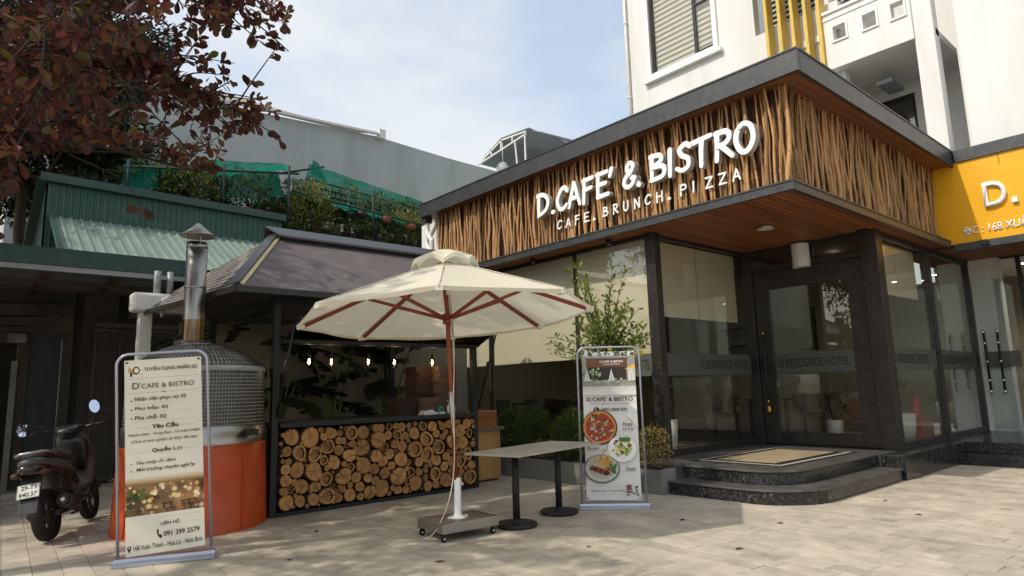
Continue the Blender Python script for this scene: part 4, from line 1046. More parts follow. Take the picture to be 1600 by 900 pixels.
q = MB(); q.lathe([(.715,1.655),(.72,1.672),(.70,1.70),(.55,1.82),(.36,1.925),(.18,1.975),(.12,1.985)], 56, (*oc,0)); q.build('dome', 'grout', ov)
q = MB()
for j, (r0, z0, r1, z1) in enumerate(((.69,1.708,.655,1.736),(.645,1.744,.60,1.780),(.59,1.788,.55,1.820),(.535,1.829,.49,1.856),(.475,1.864,.43,1.889),(.415,1.897,.37,1.920),(.35,1.928,.30,1.943),(.285,1.947,.235,1.961))):
    nn_ = int(2*math.pi*r0/.042)
    for i in range(nn_):
        a = 2*math.pi*i/nn_; da = math.pi/nn_*.74
        q.add([(oc[0]+r*math.cos(t), oc[1]+r*math.sin(t), z+.006) for r, t, z in ((r0,a-da,z0),(r0,a+da,z0),(r1,a+da,z1),(r1,a-da,z1))], [(0,1,2,3)])
q.build('dome_tiles', 'mosaic', ov, stuff=True)
for a in (-1.15, -2.75):
    c_, s_ = math.cos(a), math.sin(a); q = MB(); q.bar((oc[0]+.778*c_, oc[1]+.778*s_, .02), (oc[0]+.739*c_, oc[1]+.739*s_, .87), .035, .006, up=(c_, s_, 0)); q.build('seam_strip', 'orange_paint', ov)
q = MB(); q.lathe([(.19,1.955),(.19,2.02),(.13,2.03)], 24, (2.10,8.02,0)); q.build('flue_collar', 'dome_dark', ov)
q = MB(); q.lathe([(.115,2.0),(.115,2.18),(.114,2.26)], 28, (2.10,8.02,0), 1); q.lathe([(.114,2.26),(.114,3.17),(.11,3.17)], 28, (2.10,8.02,0)); q.lathe([(.1145,2.62),(.118,2.625),(.118,2.645),(.1145,2.65)], 28, (2.10,8.02,0)); q.lathe([(.1145,3.10),(.118,3.105),(.118,3.13),(.1145,3.135)], 28, (2.10,8.02,0))
flue = q.build('flue_pipe', ['steel','burnt_steel'], ov)
q = MB(); q.lathe([(.19,3.245),(.195,3.25),(.10,3.325),(.015,3.405),(0,3.41)], 28, (2.10,8.02,0)); q.lathe([(.19,3.245),(.10,3.30),(0,3.32)], 28, (2.10,8.02,0)); q.build('rain_cap', 'steel', flue)
for a in (.5, 2.6, 4.7): q = MB(); q.bar((2.10+.108*math.cos(a), 8.02+.108*math.sin(a), 3.12), (2.10+.108*math.cos(a), 8.02+.108*math.sin(a), 3.30), .02, .006); q.build('cap_strap', 'steel', flue)

# ================================================================ GREEN SHED ON THE LEFT
shed = thing('green_metal_shed', 'old shopfront with green corrugated metal walls, pale lean-to roof and deep dark awning', 'building', (0.5, 13.0, 0))
def corr(o, u, v, wd, ht, pitch, dep, name, mt_, par, dirn=1):
    """ribbed sheet: ribs run along v, spaced along u"""
    o, u, v = Vector(o), Vector(u).normalized(), Vector(v).normalized(); nn = u.cross(v)*dirn; q = MB(); xs = []
    x = 0
    while x < wd: xs += [(x, 0), (min(wd, x+pitch*.55), 0), (min(wd, x+pitch*.68), dep), (min(wd, x+pitch*.87), dep)]; x += pitch
    xs.append((wd, 0)); vs = []
    for x, d in xs: vs += [o+u*x+nn*d, o+u*x+v*ht+nn*d, o+u*x+nn*(d-.004), o+u*x+v*ht+nn*(d-.004)]
    fs = []
    for i in range(len(xs)-1):
        a, b = i*4, i*4+4; fs += [(a, b, b+1, a+1), (a+2, a+3, b+3, b+2)]
    q.add(vs, fs); return q.build(name, mt_, par)
corr((1.13,14.2,3.9), (1,0,0), (0,0,1), 4.35, 1.52, .11, .022, 'corrugated_wall', 'sheet_green', shed)
q = MB(); q.bar((1.0,14.15,5.44), (5.52,14.15,5.34), .16, .15); q.build('roof_flashing', 'trim_green', shed)
corr((1.12,18.5,3.6), (0,-1,0), (0,0,1), 4.3, 1.8, .11, .022, 'corrugated_wall', 'sheet_green', shed)
q = MB(); q.hexa([(.95,14.1,5.40),(5.5,14.1,5.30),(5.5,19,3.2),(.95,19,3.2),(.95,14.1,5.42),(5.5,14.1,5.32),(5.5,19,3.25),(.95,19,3.25)]); q.build('rear_roof', 'trim_green', shed)
vv = Vector((0,2.15,1.12)); corr((1.22,12.02,3.60), (1,0,0), vv, 4.3, vv.length, .16, .03, 'lean_to_roof', 'sheet_pale', shed)
q = MB(); q.add([(1.3,12.05,3.4),(1.3,14.15,3.4),(1.3,14.15,4.66),(1.42,12.05,3.4),(1.42,14.15,3.4),(1.42,14.15,4.66),(1.3,12.05,3.55),(1.42,12.05,3.55)], [(0,1,2,6),(3,7,5,4),(0,6,7,3),(6,2,5,7)]); q.build('gable_wall', 'grimy_wall', shed)
q = MB(); q.hexa([(1.16,12.0,3.60),(1.24,12.0,3.60),(1.24,14.17,4.745),(1.16,14.17,4.745),(1.16,12.0,3.68),(1.24,12.0,3.68),(1.24,14.17,4.80),(1.16,14.17,4.80)]); q.build('verge_trim', 'trim_green', shed)
# awning
q = MB(); q.box(-6.0, 2.85, 11.0, 11.12, 3.28, 3.50); q.box(-6, 2.85, 11.12, 12.2, 3.49, 3.55); q.build('awning_fascia', 'trim_green', shed)
q = MB(); q.box(-6, 2.84, 11.02, 11.10, 3.20, 3.275); q.build('awning_gutter', 'shade_steel', shed)
q = MB(); q.hexa([(-6,11.13,3.38),(2.8,11.13,3.38),(2.8,13.4,3.30),(-6,13.4,3.30),(-6,11.13,3.42),(2.8,11.13,3.42),(2.8,13.4,3.34),(-6,13.4,3.34)]); q.build('awning_sheet', 'shade_steel', shed)
for x in (-3.4, -1.2, .2, 1.0, 1.9): box_part('awning_joist', 'rust_steel', shed, x-.03, x+.03, 11.14, 13.3, 3.22, 3.30)
for y in (12.0, 12.8): box_part('awning_purlin', 'rust_steel', shed, -6, 2.75, y, y+.05, 3.16, 3.215)
# facade
fy = 13.4
for b, m_, nm in (((-6,.45,fy,fy+.2,0,4.0),'grimy_wall','wall'), ((.86,1.0,fy,fy+.2,0,3.9),'grimy_wall','wall'), ((1.46,1.60,fy,fy+.2,0,3.9),'grimy_wall','wall'), ((1.72,2.25,fy-.02,fy+.2,0,3.9),'grimy_wall','wall'),
                  ((.45,.86,fy,fy+.2,2.35,3.9),'grimy_wall','wall'), ((1.0,1.46,fy,fy+.2,2.45,3.9),'grimy_wall','wall'), ((1.60,1.72,fy+.1,fy+.2,0,3.9),'interior_dark','wall'), ((2.25,5.6,fy+.4,fy+.6,0,4.0),'grimy_wall','wall'), ((.45,.86,fy+.4,fy+.5,0,2.4),'interior_dark','wall')):
    box_part(nm, m_, shed, *b)
box_part('door', 'door_green', shed, .30, .52, fy-.06, fy-.01, .05, 2.6); box_part('door', 'door_green', shed, 1.0, 1.44, fy+.03, fy+.08, .05, 2.44)
q = MB(); q.box(.78,.86,fy-.05,fy-.001,0,2.05); q.box(.70,.95,fy-.06,fy-.001,2.35,2.5); q.build('door_frame', 'concrete', shed)
q = MB(); q.tube([(.50,fy-.10,1.3),(.50,fy-.10,1.75)], .012, 6); q.build('door_handle', 'chrome', shed)
box_part('lintel', 'grimy_wall', shed, .45, 1.58, fy-.08, fy-.003, 2.52, 3.0)
# folding gate: four lattice-backed leaves, frames and bars
gate = thing('folding_gate', 'rusty brown folding steel gate with panelled lower half beside the white post', 'gate', (2.4, 13.0, 0))
for k in range(3):
    x = 1.86+k*.42; y = 13.05+.04*(k % 2)
    q = MB()
    for b in ((x,x+.03,y,y+.03,.05,2.6),(x+.37,x+.40,y,y+.03,.05,2.6),(x+.03,x+.37,y,y+.03,.05,.09),(x+.03,x+.37,y,y+.03,1.22,1.27),(x+.03,x+.37,y,y+.03,2.55,2.6)): q.box(*b)
    lf = q.build('gate_leaf', 'rust_steel', gate)
    q = MB(); q.box(x+.032,x+.368,y+.01,y+.018,.092,1.218); q.build('panel', 'grimy_wall', lf)
    for i in range(5): box_part('bar', 'rust_steel', lf, x+.08+i*.06, x+.092+i*.06, y+.01, y+.022, 1.272, 2.548)
    q = MB(); q.box(x+.032,x+.368,y+.024,y+.03,1.272,2.548); q.build('panel', 'interior_dark', lf)
q = MB(); q.box(1.82, 3.2, 13.02, 13.12, 2.62, 2.7); q.build('gate_rail', 'rust_steel', gate)
# white plastic post with a cable box on top
pst = thing('white_post', 'white post with a bulky box head and cable beside the kiosk roof', 'post', (2.10, 10.6, 0))
q = MB(); q.box(2.03, 2.20, 10.52, 10.69, 0, 2.62); q.build('post', 'white_plastic', pst, bevel=.015)
q = MB(); q.box(1.92, 2.75, 10.45, 10.75, 2.625, 2.90); q.build('box_head', 'white_plastic', pst, bevel=.04)
q = MB(); q.tube(chain([(2.3,10.44,2.55),(2.3,10.42,2.8),(2.5,10.42,2.84),(2.7,10.42,2.8)],5), .02, 6); q.build('cable', 'white_plastic', pst)
q = MB(); q.tube([(2.25,10.6,2.9),(2.25,10.6,3.25)], .05, 8); q.tube([(2.42,10.6,2.9),(2.42,10.6,3.25)], .045, 8); q.build('pipe_stub', 'shade_steel', pst)
cw = thing('hanging_wires', 'tangle of black cables strung under the shed awning', 'cable', (0.5, 12, 3.0))
for (a, b, s_) in (((-3,12.2,3.0),(1.4,12.6,2.95),.10),((-3,12.3,2.9),(1.2,12.7,2.75),.14),((-1,11.3,3.25),(.9,12.3,2.7),.25),((.9,12.5,3.1),(1.2,12.4,2.55),.05),((.9,12.4,2.9),(2.2,12.3,2.8),.15),((-3,12.0,2.7),(1.0,12.5,2.55),.08)):
    a, b = Vector(a), Vector(b); q = MB(); q.tube([a.lerp(b,i/8)-Vector((0,0,s_*4*(i/8)*(1-i/8))) for i in range(9)], .012, 5); q.build('wire', 'socket_black', cw)

# ================================================================ ROOFTOP GARDEN BUILDING
gb = thing('garden_house', 'low concrete house carrying the rooftop garden behind the kiosk', 'building', (7.4, 14.5, 0))
q = MB(); q.box(5.62, 11.5, 14.5, 19, 0, 4.80); q.build('wall', 'concrete', gb)
q = MB(); q.box(5.60, 11.5, 14.42, 14.9, 4.805, 4.95); q.build('ledge', 'concrete', gb)
q = MB(); q.box(5.60, 11.5, 14.9, 19, 4.82, 5.0); q.build('roof', 'concrete', gb)
q = MB(); q.box(2.2, 5.55, 15.0, 19, 0, 5.3); q.build('wall', 'concrete', gb)
q = MB(); q.box(2.4, 5.55, 14.45, 19, 5.31, 5.42); q.build('roof', 'concrete', gb)
q = MB()
for z in (5.0, 5.12): q.tube([(5.7,14.45,z),(11.4,14.45,z)], .018, 6)
q.build('rail', 'rust_steel', gb)
ac = thing('air_conditioner', 'white air conditioner casing on the wall below the rooftop plants', 'air conditioner', (8.15, 13.9, 4.7))
q = MB(); q.box(7.85, 8.6, 13.9, 14.42, 4.72, 4.98); q.build('casing', 'white_plastic', ac, bevel=.01)
q = MB()
for k in range(5): q.box(7.9, 8.4, 13.892, 13.899, 4.76+k*.036, 4.775+k*.036)
q.build('grille', 'shade_steel', ac)
# shade net on poles
net = thing('shade_net', 'torn green shade net stretched on dark poles over the rooftop plants', 'shade net', (6.5, 16, 5.0))
def netsheet(c00, c10, c11, c01, sag, nr=9, nc=18, wob=.05):
    c00, c10, c11, c01 = map(Vector, (c00, c10, c11, c01)); Gd = []
    for i in range(nr+1):
        row = []
        for j in range(nc+1):
            a, b = i/nr, j/nc; p = c00.lerp(c10, b).lerp(c01.lerp(c11, b), a)
            p.z -= sag*4*a*(1-a)*(.6+.4*math.sin(b*17)**2)+wob*(noise.noise(p*1.7)+.6*noise.noise(p*4.1)); row.append(p)
        Gd.append(row)
    q = MB(); q.grid(Gd, smooth=False); return q.build('net', 'shade_cloth', net)
netsheet((5.9,14.62,6.15),(10.6,14.62,5.75),(12.3,18,7.66),(7.7,18,8.2), .5)
netsheet((4.0,14.6,6.15),(5.75,14.6,6.80),(6.7,17.4,7.85),(4.4,17.4,7.45), .22)
netsheet((3.9,14.7,5.75),(5.7,14.65,6.0),(5.9,15.6,6.9),(4.1,15.6,6.6), .22, wob=.16)
netsheet((2.5,14.7,6.1),(4.25,14.6,6.45),(4.4,17.4,7.3),(2.8,17.4,7.0), .25)
netsheet((2.35,14.6,5.55),(3.0,14.6,5.5),(3.0,14.65,6.2),(2.4,14.65,6.25), .08, wob=.14)
netsheet((6.28,14.55,6.72),(6.7,14.5,6.5),(6.5,14.6,7.0),(6.35,14.6,7.05), .02)
for (a, b) in (((5.75,14.55,4.9),(5.75,14.55,6.75)),((9.9,14.6,4.9),(9.95,14.6,6.5)),((8.0,14.6,4.9),(8.0,14.6,6.6)),((4.3,14.6,5.3),(4.3,14.6,6.5)),((2.45,14.6,5.3),(2.45,14.6,6.2)),
               ((2.4,14.6,6.05),(6.0,14.6,6.62)),((5.9,14.55,6.15),(10.6,14.55,5.75)),((6.3,15.4,6.55),(10.9,15.4,6.15)),((6.8,16.2,6.95),(11.3,16.2,6.6)),((7.2,17.0,7.4),(11.8,17.0,7.05)),((6.3,14.5,6.0),(7.9,18,7.95)),((7.3,14.5,5.9),(8.9,18,7.85)),((8.3,14.5,5.85),(9.9,18,7.75)),((9.3,14.5,5.75),(11.0,18,7.6)),((11.5,18,5),(11.6,18,7.7)),((7.8,18,5),(7.8,18,8.2)),((5.5,14.5,6.5),(6.9,15.2,7.15))):
    q = MB(); q.tube([a, b], .028, 6); q.build('pole', 'net_pole', net)

# ================================================================ FAR BUILDINGS
gw = thing('grey_warehouse', 'large plain grey building wall rising behind the rooftop garden', 'building', (14, 26, 0))
q = MB(); top = [(1.0,12.62),(14.4,13.30),(14.9,13.27),(18.5,13.12),(23.5,13.05),(30,12.9)]
pts = [(30,0),(30,12.9)]+top[::-1][1:]+[(1.0,0)]
q.prism([(x, z) for x, z in pts], (0,26,0), (1,0,0), (0,0,1), (0,1,0), 12); q.build('wall', 'grey_wall', gw)
q = MB(); q.hexa([(6.0,25.9,13.02),(14.5,25.9,13.40),(17.3,34,16.85),(7.5,34,17.15),(6.0,25.9,13.10),(14.5,25.9,13.48),(17.3,34,16.95),(7.5,34,17.25)]); q.build('roof', 'beige_roof', gw)
q = MB(); q.box(14.4,14.72,25.72,25.98,13.16,13.60); q.bar((6,25.8,12.98),(14.38,25.8,13.34),.14,.07); q.build('gutter', 'white_plastic', gw)
# open steel pavilion on the roof behind
pvn = thing('roof_pavilion', 'open steel pavilion with ribbed grey roof seen above the cafe roofline', 'pavilion', (25, 25, 0))
Ppk0, Ppk1 = Vector((22,24.3,14.75)), Vector((26.5,24.3,14.75))
eL0, eL1 = Vector((22,28.0,14.15)), Vector((26.5,28.0,14.15))
mid0, mid1 = Vector((22,25.95,15.0)), Vector((26.5,25.95,15.0))
eR0, eR1 = Vector((22,23.9,14.62)), Vector((28,21.8,14.1))
def sheet(a, b, c, d, nm):
    q = MB(); u_ = (b-a); n_ = int(u_.length/.3)
    for k in range(n_):
        t0, t1 = k/n_, (k+.94)/n_
        pa, pb, pc, pd_ = a.lerp(b,t0), a.lerp(b,t1), d.lerp(c,t1), d.lerp(c,t0)
        q.hexa([pa, pb, pc, pd_, pa+Vector((0,0,.05)), pb+Vector((0,0,.05)), pc+Vector((0,0,.05)), pd_+Vector((0,0,.05))])
    return q.build(nm, 'roof_sheet_grey', pvn)
sheet(eL0, eL1, mid1, mid0, 'roof'); sheet(mid0, mid1, Vector((26.5,23.7,14.6)), Vector((22,23.7,14.85)), 'roof'); sheet(Vector((22.2,23.75,14.8)), Vector((28,23.75,14.8)), Vector((28,20.6,13.5)), Vector((22.4,23.3,14.6)), 'roof')
for a, b in (((22,28,14.1),(22,23.9,14.62)),((22,28,14.12),(22,25.95,14.88)),((22,25.95,14.9),(22,23.9,14.75)),((22,25.95,14.9),(22,25.95,14.4)),((22,26.8,14.6),(22,26.8,14.25)),((22,25,14.8),(22,25,14.5)),((22,24.0,14.7),(22,24.0,12.5)),((22,24.8,14.5),(22,24.6,12.5)),((26,27.9,14.1),(26,23.8,14.6)),((27,22.4,13.9),(27,22.4,12)),((25.5,23.0,14.2),(25.5,23.0,12)),((26.3,24,14.6),(26.3,24,12)),((26.2,26,14.8),(26.2,26,12))): q = MB(); q.bar(a, b, .07); q.build('truss_bar', 'white_plastic', pvn)
gbh = thing('far_roof_house', 'flat white house top below the steel pavilion', 'building', (25,26,0)); q = MB(); q.box(21.6,29,21,29,0,12.6); q.build('wall', 'white_render', gbh)
bl = thing('mirror_ball', 'round blue and white ball hanging under the roof pavilion', 'ball', (22.0,25.85,13.25))
q = MB(); q.lathe([(.36*math.sin(math.pi*i/12), -.36*math.cos(math.pi*i/12)) for i in range(13)], 20); q.build('shell', 'blue_ball', bl, local=True)
q = MB(); q.tube([(0,0,.35),(0,0,1.5)], .02, 5); q.build('rod', 'white_plastic', bl, local=True)
# ================================================================ PARASOL
leaf_mat('canvas_cloth', ['#ece7d0', '#eee9d4', '#e9e3cb'], trans=.38, rough=.9, spec=.1)
um = thing('market_umbrella', 'large cream eight-panel umbrella with red-brown wooden pole and ribs', 'umbrella', (3.862, 5.335, 0))
um.rotation_euler = (-.0677, 0, 0)
A0 = 4.056; RR, ZR = 1.53, 2.14; ZT, RT = 2.66, .20
rim = [(RR*math.cos(A0-k*math.pi/4), RR*math.sin(A0-k*math.pi/4)) for k in range(8)]
q = MB(); NS = 8
for k in range(8):
    a, b = Vector((*rim[k], ZR)), Vector((*rim[(k+1) % 8], ZR)); ta, tb = Vector((rim[k][0]*RT/RR, rim[k][1]*RT/RR, ZT)), Vector((rim[(k+1) % 8][0]*RT/RR, rim[(k+1) % 8][1]*RT/RR, ZT))
    rows = []
    for i in range(NS+1):
        t = i/NS; l, r = a.lerp(ta, t), b.lerp(tb, t); row = []
        for j in range(7):
            s_ = j/6; p = l.lerp(r, s_); p.z += -.028*math.sin(math.pi*s_)*math.sin(math.pi*min(1, t+.12))+.006*noise.noise(p*5)-.006*math.sin(math.pi*t)
            row.append(p)
        rows.append(row)
    q.grid(rows)
    h0 = [p+Vector((0,0,-.03-.006*math.sin(j*1.3+k)))-Vector((p.x,p.y,0))*.008 for j, p in enumerate(rows[0])]
    q.grid([rows[0], h0])
canopy = q.build('canopy', 'canvas_cloth', um, local=True)
q = MB()
for k in range(8):
    p0, p1 = Vector((*rim[k], ZR+.004)), Vector((rim[k][0]*RT/RR, rim[k][1]*RT/RR, ZT+.004)); q.tube([p0, p1], .004, 4)
q.build('seam', 'canvas', canopy, local=True)
q = MB(); rv, zv = .355, 2.665
for k in range(8):
    a1, a2 = A0-k*math.pi/4, A0-(k+1)*math.pi/4; rows = []
    for i in range(7):
        t = i/6; row = []
        for j in range(9):
            s_ = j/8; an = a1+(a2-a1)*s_; chord = math.cos(math.pi/8)/math.cos((s_-.5)*math.pi/4)
            r = (rv*(1-t)+.03*t)*chord; bow = math.sin(math.pi*s_)
            z = zv+(2.845-zv)*(1-(1-t)**1.7)+.075*bow*(1-t)**2.2
            row.append((r*math.cos(an), r*math.sin(an), z))
        rows.append(row)
    q.grid(rows); q.grid([rows[0], [(x*1.01, y*1.01, z-.045) for x, y, z in rows[0]]])
q.build('vent_cap', 'canvas_cloth', um, local=True)
for k in range(8):
    an = A0-k*math.pi/4; c, s_ = math.cos(an), math.sin(an)
    def at(r, z): return (r*c, r*s_, z)
    q = MB(); q.bar(at(RR-.05, ZR-.018), at(.06, ZT+.03), .028, .036); rb = q.build('rib', 'wood_red', um, local=True)
    q = MB(); q.bar(at(.045, 2.12), at(.80, ZR+(RR-.80)/(RR-RT)*(ZT-ZR)-.055), .024, .030); q.build('strut', 'wood_red', rb, local=True)
    q = MB(); q.box(-.04,.04,-.028,.028,-.03,.012); bm_ = q.mesh('rib_pocket', 'canvas'); o = inst('rib_pocket', bm_, rb, at(RR-.05, ZR-.012), (0,0,an))
q = MB(); q.tube([(0,0,.52),(0,0,2.75)], .0235, 14); pole = q.build('pole', 'wood_red', um, local=True)
q = MB(); q.lathe([(.025,1.11),(.0265,1.112),(.0265,1.368),(.025,1.37)], 16); q.build('sleeve', 'brushed', pole, local=True)
q = MB(); q.lathe([(.026,2.06),(.05,2.065),(.052,2.10),(.044,2.105),(.044,2.135),(.052,2.14),(.052,2.165),(.026,2.17)], 12); q.lathe([(.026,2.60),(.06,2.605),(.06,2.66),(.026,2.665)], 12); q.build('hub', 'wood_red', um, local=True)
q = MB(); q.box(-.012,.012,-.05,-.02,2.36,2.43); q.lathe([(.0,-.01),(.016,-.008),(.016,.008),(0,.01)], 10, (0,-.05,2.38), rot=Matrix.Rotation(math.pi/2,3,'X')); q.build('pulley', 'white_plastic', pole, local=True)
q = MB()
q.tube(chain([(.01,-.052,2.37),(.03,-.05,1.9),(.0,-.045,1.4),(-.015,-.05,1.25),(-.03,-.06,1.0),(-.03,-.055,.9)],6), .0035, 5)
q.tube(chain([(-.01,-.052,2.40),(.02,-.045,1.7),(-.02,-.05,1.28),(-.05,-.08,1.0),(-.10,-.13,.7),(-.18,-.16,.42),(-.28,-.12,.17),(-.33,-.03,.05),(-.36,.06,.02)],6), .0045, 5)
q.tube(chain([(-.02,-.05,1.3),(-.05,-.055,1.1),(-.035,-.055,.92)],6), .004, 5)
q.build('pull_cord', 'rope', um, local=True)
# wheeled base
ub = thing('umbrella_base', 'stainless wheeled umbrella base with brown stone slab and white tube', 'umbrella base', (3.88, 5.37, 0), R(-4))
q = MB(); q.box(-.315,.315,-.245,.245,.078,.082); 
for b in ((-.315,.315,-.245,-.241),(-.315,.315,.241,.245),(-.315,-.311,-.2405,.2405),(.311,.315,-.2405,.2405)): q.box(*b,.083,.165)
q.build('tray', 'brushed', ub, local=True, bevel=.002)
q = MB(); q.box(-.309,.309,-.239,.239,.085,.158); q.build('slab', 'granite_brown', ub, local=True)
q = MB(); q.lathe([(.085,.158),(.085,.166),(.045,.175),(.036,.20),(.034,.53),(.030,.535)], 18); q.box(-.105,-.06,-.02,.02,.159,.172); q.box(.06,.105,-.02,.02,.159,.172); tb = q.build('tube', 'white_paint', ub, local=True)
q = MB(); q.lathe([(0,0),(.018,.004),(.018,.018),(0,.022)], 10, (.034,-.01,.47), rot=Matrix.Rotation(math.pi/2,3,'Y')); q.build('knob', 'white_plastic', tb, local=True)
for sx in (-1, 1):
    for sy in (-1, 1):
        cx, cy = sx*.275, sy*.205; q = MB(); q.box(cx-.03,cx+.03,cy-.03,cy+.03,.070,.077); q.box(cx-.018,cx+.012,cy-.019,cy-.015,.02,.070); q.box(cx-.018,cx+.012,cy+.015,cy+.019,.02,.070); cs = q.build('caster', 'cast_black', ub, local=True)
        q = MB(); q.lathe([(.012,-.012),(.028,-.012),(.031,-.008),(.031,.008),(.028,.012),(.012,.012)], 14, (cx-.006,cy,.031), rot=Matrix.Rotation(math.pi/2,3,'X')); q.build('wheel', 'rubber', cs, local=True)
        q = MB(); q.lathe([(0,-.0215),(.012,-.0215),(.012,.0215),(0,.0215)], 10, (cx-.006,cy,.031), rot=Matrix.Rotation(math.pi/2,3,'X')); q.build('axle_cap', 'chrome', cs, local=True)

# ================================================================ TABLES
tang = math.atan2(.21, .978)
def table(x, y, label, rz):
    t = thing('bistro_table', label, 'table', (x, y, 0), rz, 'bistro tables pushed together')
    q = MB(); q.box(-.392,.392,-.345,.345,.728,.75); q.build('tabletop', 'table_stone', t, local=True, bevel=.003)
    q = MB(); q.box(-.16,.16,-.02,.02,.715,.7275); q.box(-.02,.02,-.16,-.0205,.715,.7272); q.box(-.02,.02,.0205,.16,.715,.7272); q.build('top_bracket', 'cast_black', t, local=True)
    q = MB(); q.tube([(0,0,.045),(0,0,.714)], .037, 16); q.build('pedestal', 'cast_black', t, local=True)
    q = MB(); q.lathe([(.205,.006),(.212,.012),(.212,.034),(.20,.042),(.06,.056),(.045,.06),(.04,.075)], 36); q.build('base', 'cast_black', t, local=True)
    q = MB()
    for k in range(3):
        a = 2.1*k+.4; q.lathe([(0,0),(.012,0),(.012,.008)], 8, (.19*math.cos(a),.19*math.sin(a),-.001))
    q.build('glide', 'rubber', t, local=True)
table(4.50, 5.215, 'stone topped pedestal table nearest the umbrella pole', tang)
table(5.275, 5.385, 'stone topped pedestal table pushed against the tall food banner', tang+.012)

# ================================================================ BANNERS
def banner(name, label, pos, yaw, lean, roll, W, H, z0, panel_mat):
    t = thing(name, label, 'banner stand', (pos[0], pos[1], 0), yaw)
    rot = (-lean, -roll, 0)
    q = MB(); hw = W/2+.055; tp = z0+H+.055; r = .10
    pts = [(-hw,0,.05),(-hw,0,tp-r)]+[(-hw+r-r*math.cos(a), 0, tp-r+r*math.sin(a)) for a in (.35,.7,1.05,1.4)]+[(hw-r+r*math.sin(a), 0, tp-r+r*math.cos(a)) for a in (.17,.52,.87,1.22)]+[(hw,0,tp-r),(hw,0,.05)]
    q.tube(pts, .0125, 10); fr = q.build('frame', 'alu', t, local=True); fr.rotation_euler = rot
    q = MB(); w2 = hw+.03
    prof = [(-.13,0),(-.13,.018),(-.055,.03),(-.05,.055),(.05,.055),(.055,.03),(.13,.018),(.13,0)]
    q.prism([(x, z) for x, z in prof[::-1]], (-w2,0,0), (0,1,0), (0,0,1), (1,0,0), 2*w2); q.build('base', 'alu', t, local=True, bevel=.003)
    q = MB(); q.box(-W/2, W/2, -.002, .002, 0, H); pn = q.build('print_panel', panel_mat, t, local=True); pn.location = (0, 0, z0); pn.rotation_euler = rot
    q = MB()
    for sx in (-1, 1):
        for z in (.02, H-.02): q.lathe([(.009,-.004),(.009,.004)], 10, (sx*(W/2-.02),-.003,z), rot=Matrix.Rotation(math.pi/2,3,'X')); q.lathe([(0,.003),(.009,.003)], 10, (sx*(W/2-.02),-.003,z), rot=Matrix.Rotation(math.pi/2,3,'X'))
    q.build('grommet', 'cast_black', pn, local=True)
    return t, pn
class Print:
    """flat print on a banner panel: u right, v down, both 0..1; sheets 0.25 mm apart"""
    def __init__(s, pn, W, H): s.p, s.W, s.H, s.lev, s.mb = pn, W, H, 0, {}
    def xy(s, u, v): return ((u-.5)*s.W, (1-v)*s.H)
    def poly(s, pts, m_):
        s.lev += 1; y = -.0022-.00012*s.lev
        q = s.mb.setdefault(m_, MB()); P_ = [s.xy(*p) for p in pts]
        q.add([(x, y, z) for x, z in P_], [tuple(range(len(P_)))])
    def rect(s, u0, v0, u1, v1, m_): s.poly([(u0,v0),(u1,v0),(u1,v1),(u0,v1)], m_)
    def disc(s, u, v, r, m_, k=1.0, n=20, wob=0):
        """r as a share of the panel width"""
        s.poly([(u+r*(1+wob*math.sin(3*a+u*50))*math.cos(a), v+r*k*(1+wob*math.sin(4*a))*math.sin(a)*s.W/s.H) for a in [2*math.pi*i/n for i in range(n)]], m_)
    def line(s, u0, u1, v, m_='ink_line', w_=.0012): s.rect(u0, v-w_/2, u1, v+w_/2, m_)
    def text(s, body, u, v, wd, m_='ink_brown', bold=0, shear=0, spacing=1, ht=None):
        x, z = s.xy(u, v); o = Vector((x, -.0022-.00012*(s.lev+60), z))+wloc(s.p)
        return put_text(body, m_, o, (1,0,0), (0,0,1), width=wd*s.W, height=(ht*s.H if ht else None), parent=s.p, bold=bold, shear=shear, spacing=spacing)
    def done(s):
        for m_, q in s.mb.items(): q.build('printed_artwork', m_, s.p, local=True)
W1, H1 = .607, 1.655
b1, p1 = banner('recruitment_banner', 'cream recruitment banner on a silver frame in front of the orange oven', (1.555, 6.435), -.341, -.014, .061, W1, H1, .078, 'banner_cream')
P = Print(p1, W1, H1)
P.poly([(.05,.035),(.14,.058),(.14,.078),(.05,.062)], flat('tan_ink','#c79a58').name); P.disc(.15,.055,.045,'ink_brown',1.3); P.disc(.152,.055,.03,flat('cream_ink','#efe4cc').name,1.3)
P.poly([(.07,.062),(.10,.068),(.095,.088),(.07,.085)], 'ink_brown')
for a in (-.02, 0, .02): P.poly([(.205,.052+a),(.235,.050+a*1.5),(.235,.052+a*1.5),(.205,.054+a)], 'ink_brown')
P.text('TUYỂN DỤNG NHÂN SỰ', .25, .066, .70, bold=.016, ht=.034)
P.line(.02,.98,.098); P.line(.02,.98,.175)
P.text("D", .10, .152, .085, ht=.031); P.text("’", .19, .130, .016, ht=.009); P.text("CAFE & B", .215, .152, .40, ht=.025); P.text("ISTRO", .63, .152, .27, ht=.025)
P.rect(.47,.172,.53,.178,'ink_line')
for k, (s_, wd) in enumerate((('Nhân viên phục vụ: 05', .66), ('Phụ bếp: 03', .42), ('Pha chế: 02', .40))):
    v = .222+k*.046; P.disc(.085, v-.008, .011, 'ink_brown'); P.text(s_, .13, v, wd, bold=.012, ht=.026); P.line(.1,.9,v+.012,w_=.0006)
P.text('Yêu Cầu', .34, .365, .34, bold=.028, ht=.028); P.line(.13,.32,.358); P.line(.70,.90,.358)
P.text('Nhanh nhẹn - Trung thực - Có trách nhiệm', .045, .402, .92, shear=.25, bold=.01, ht=.019); P.text('(Chưa có kinh nghiệm sẽ được đào tạo)', .08, .437, .85, shear=.25, bold=.006, ht=.020)
P.text('Quyền Lợi', .34, .493, .38, bold=.028, ht=.030); P.line(.13,.32,.483); P.line(.74,.92,.483)
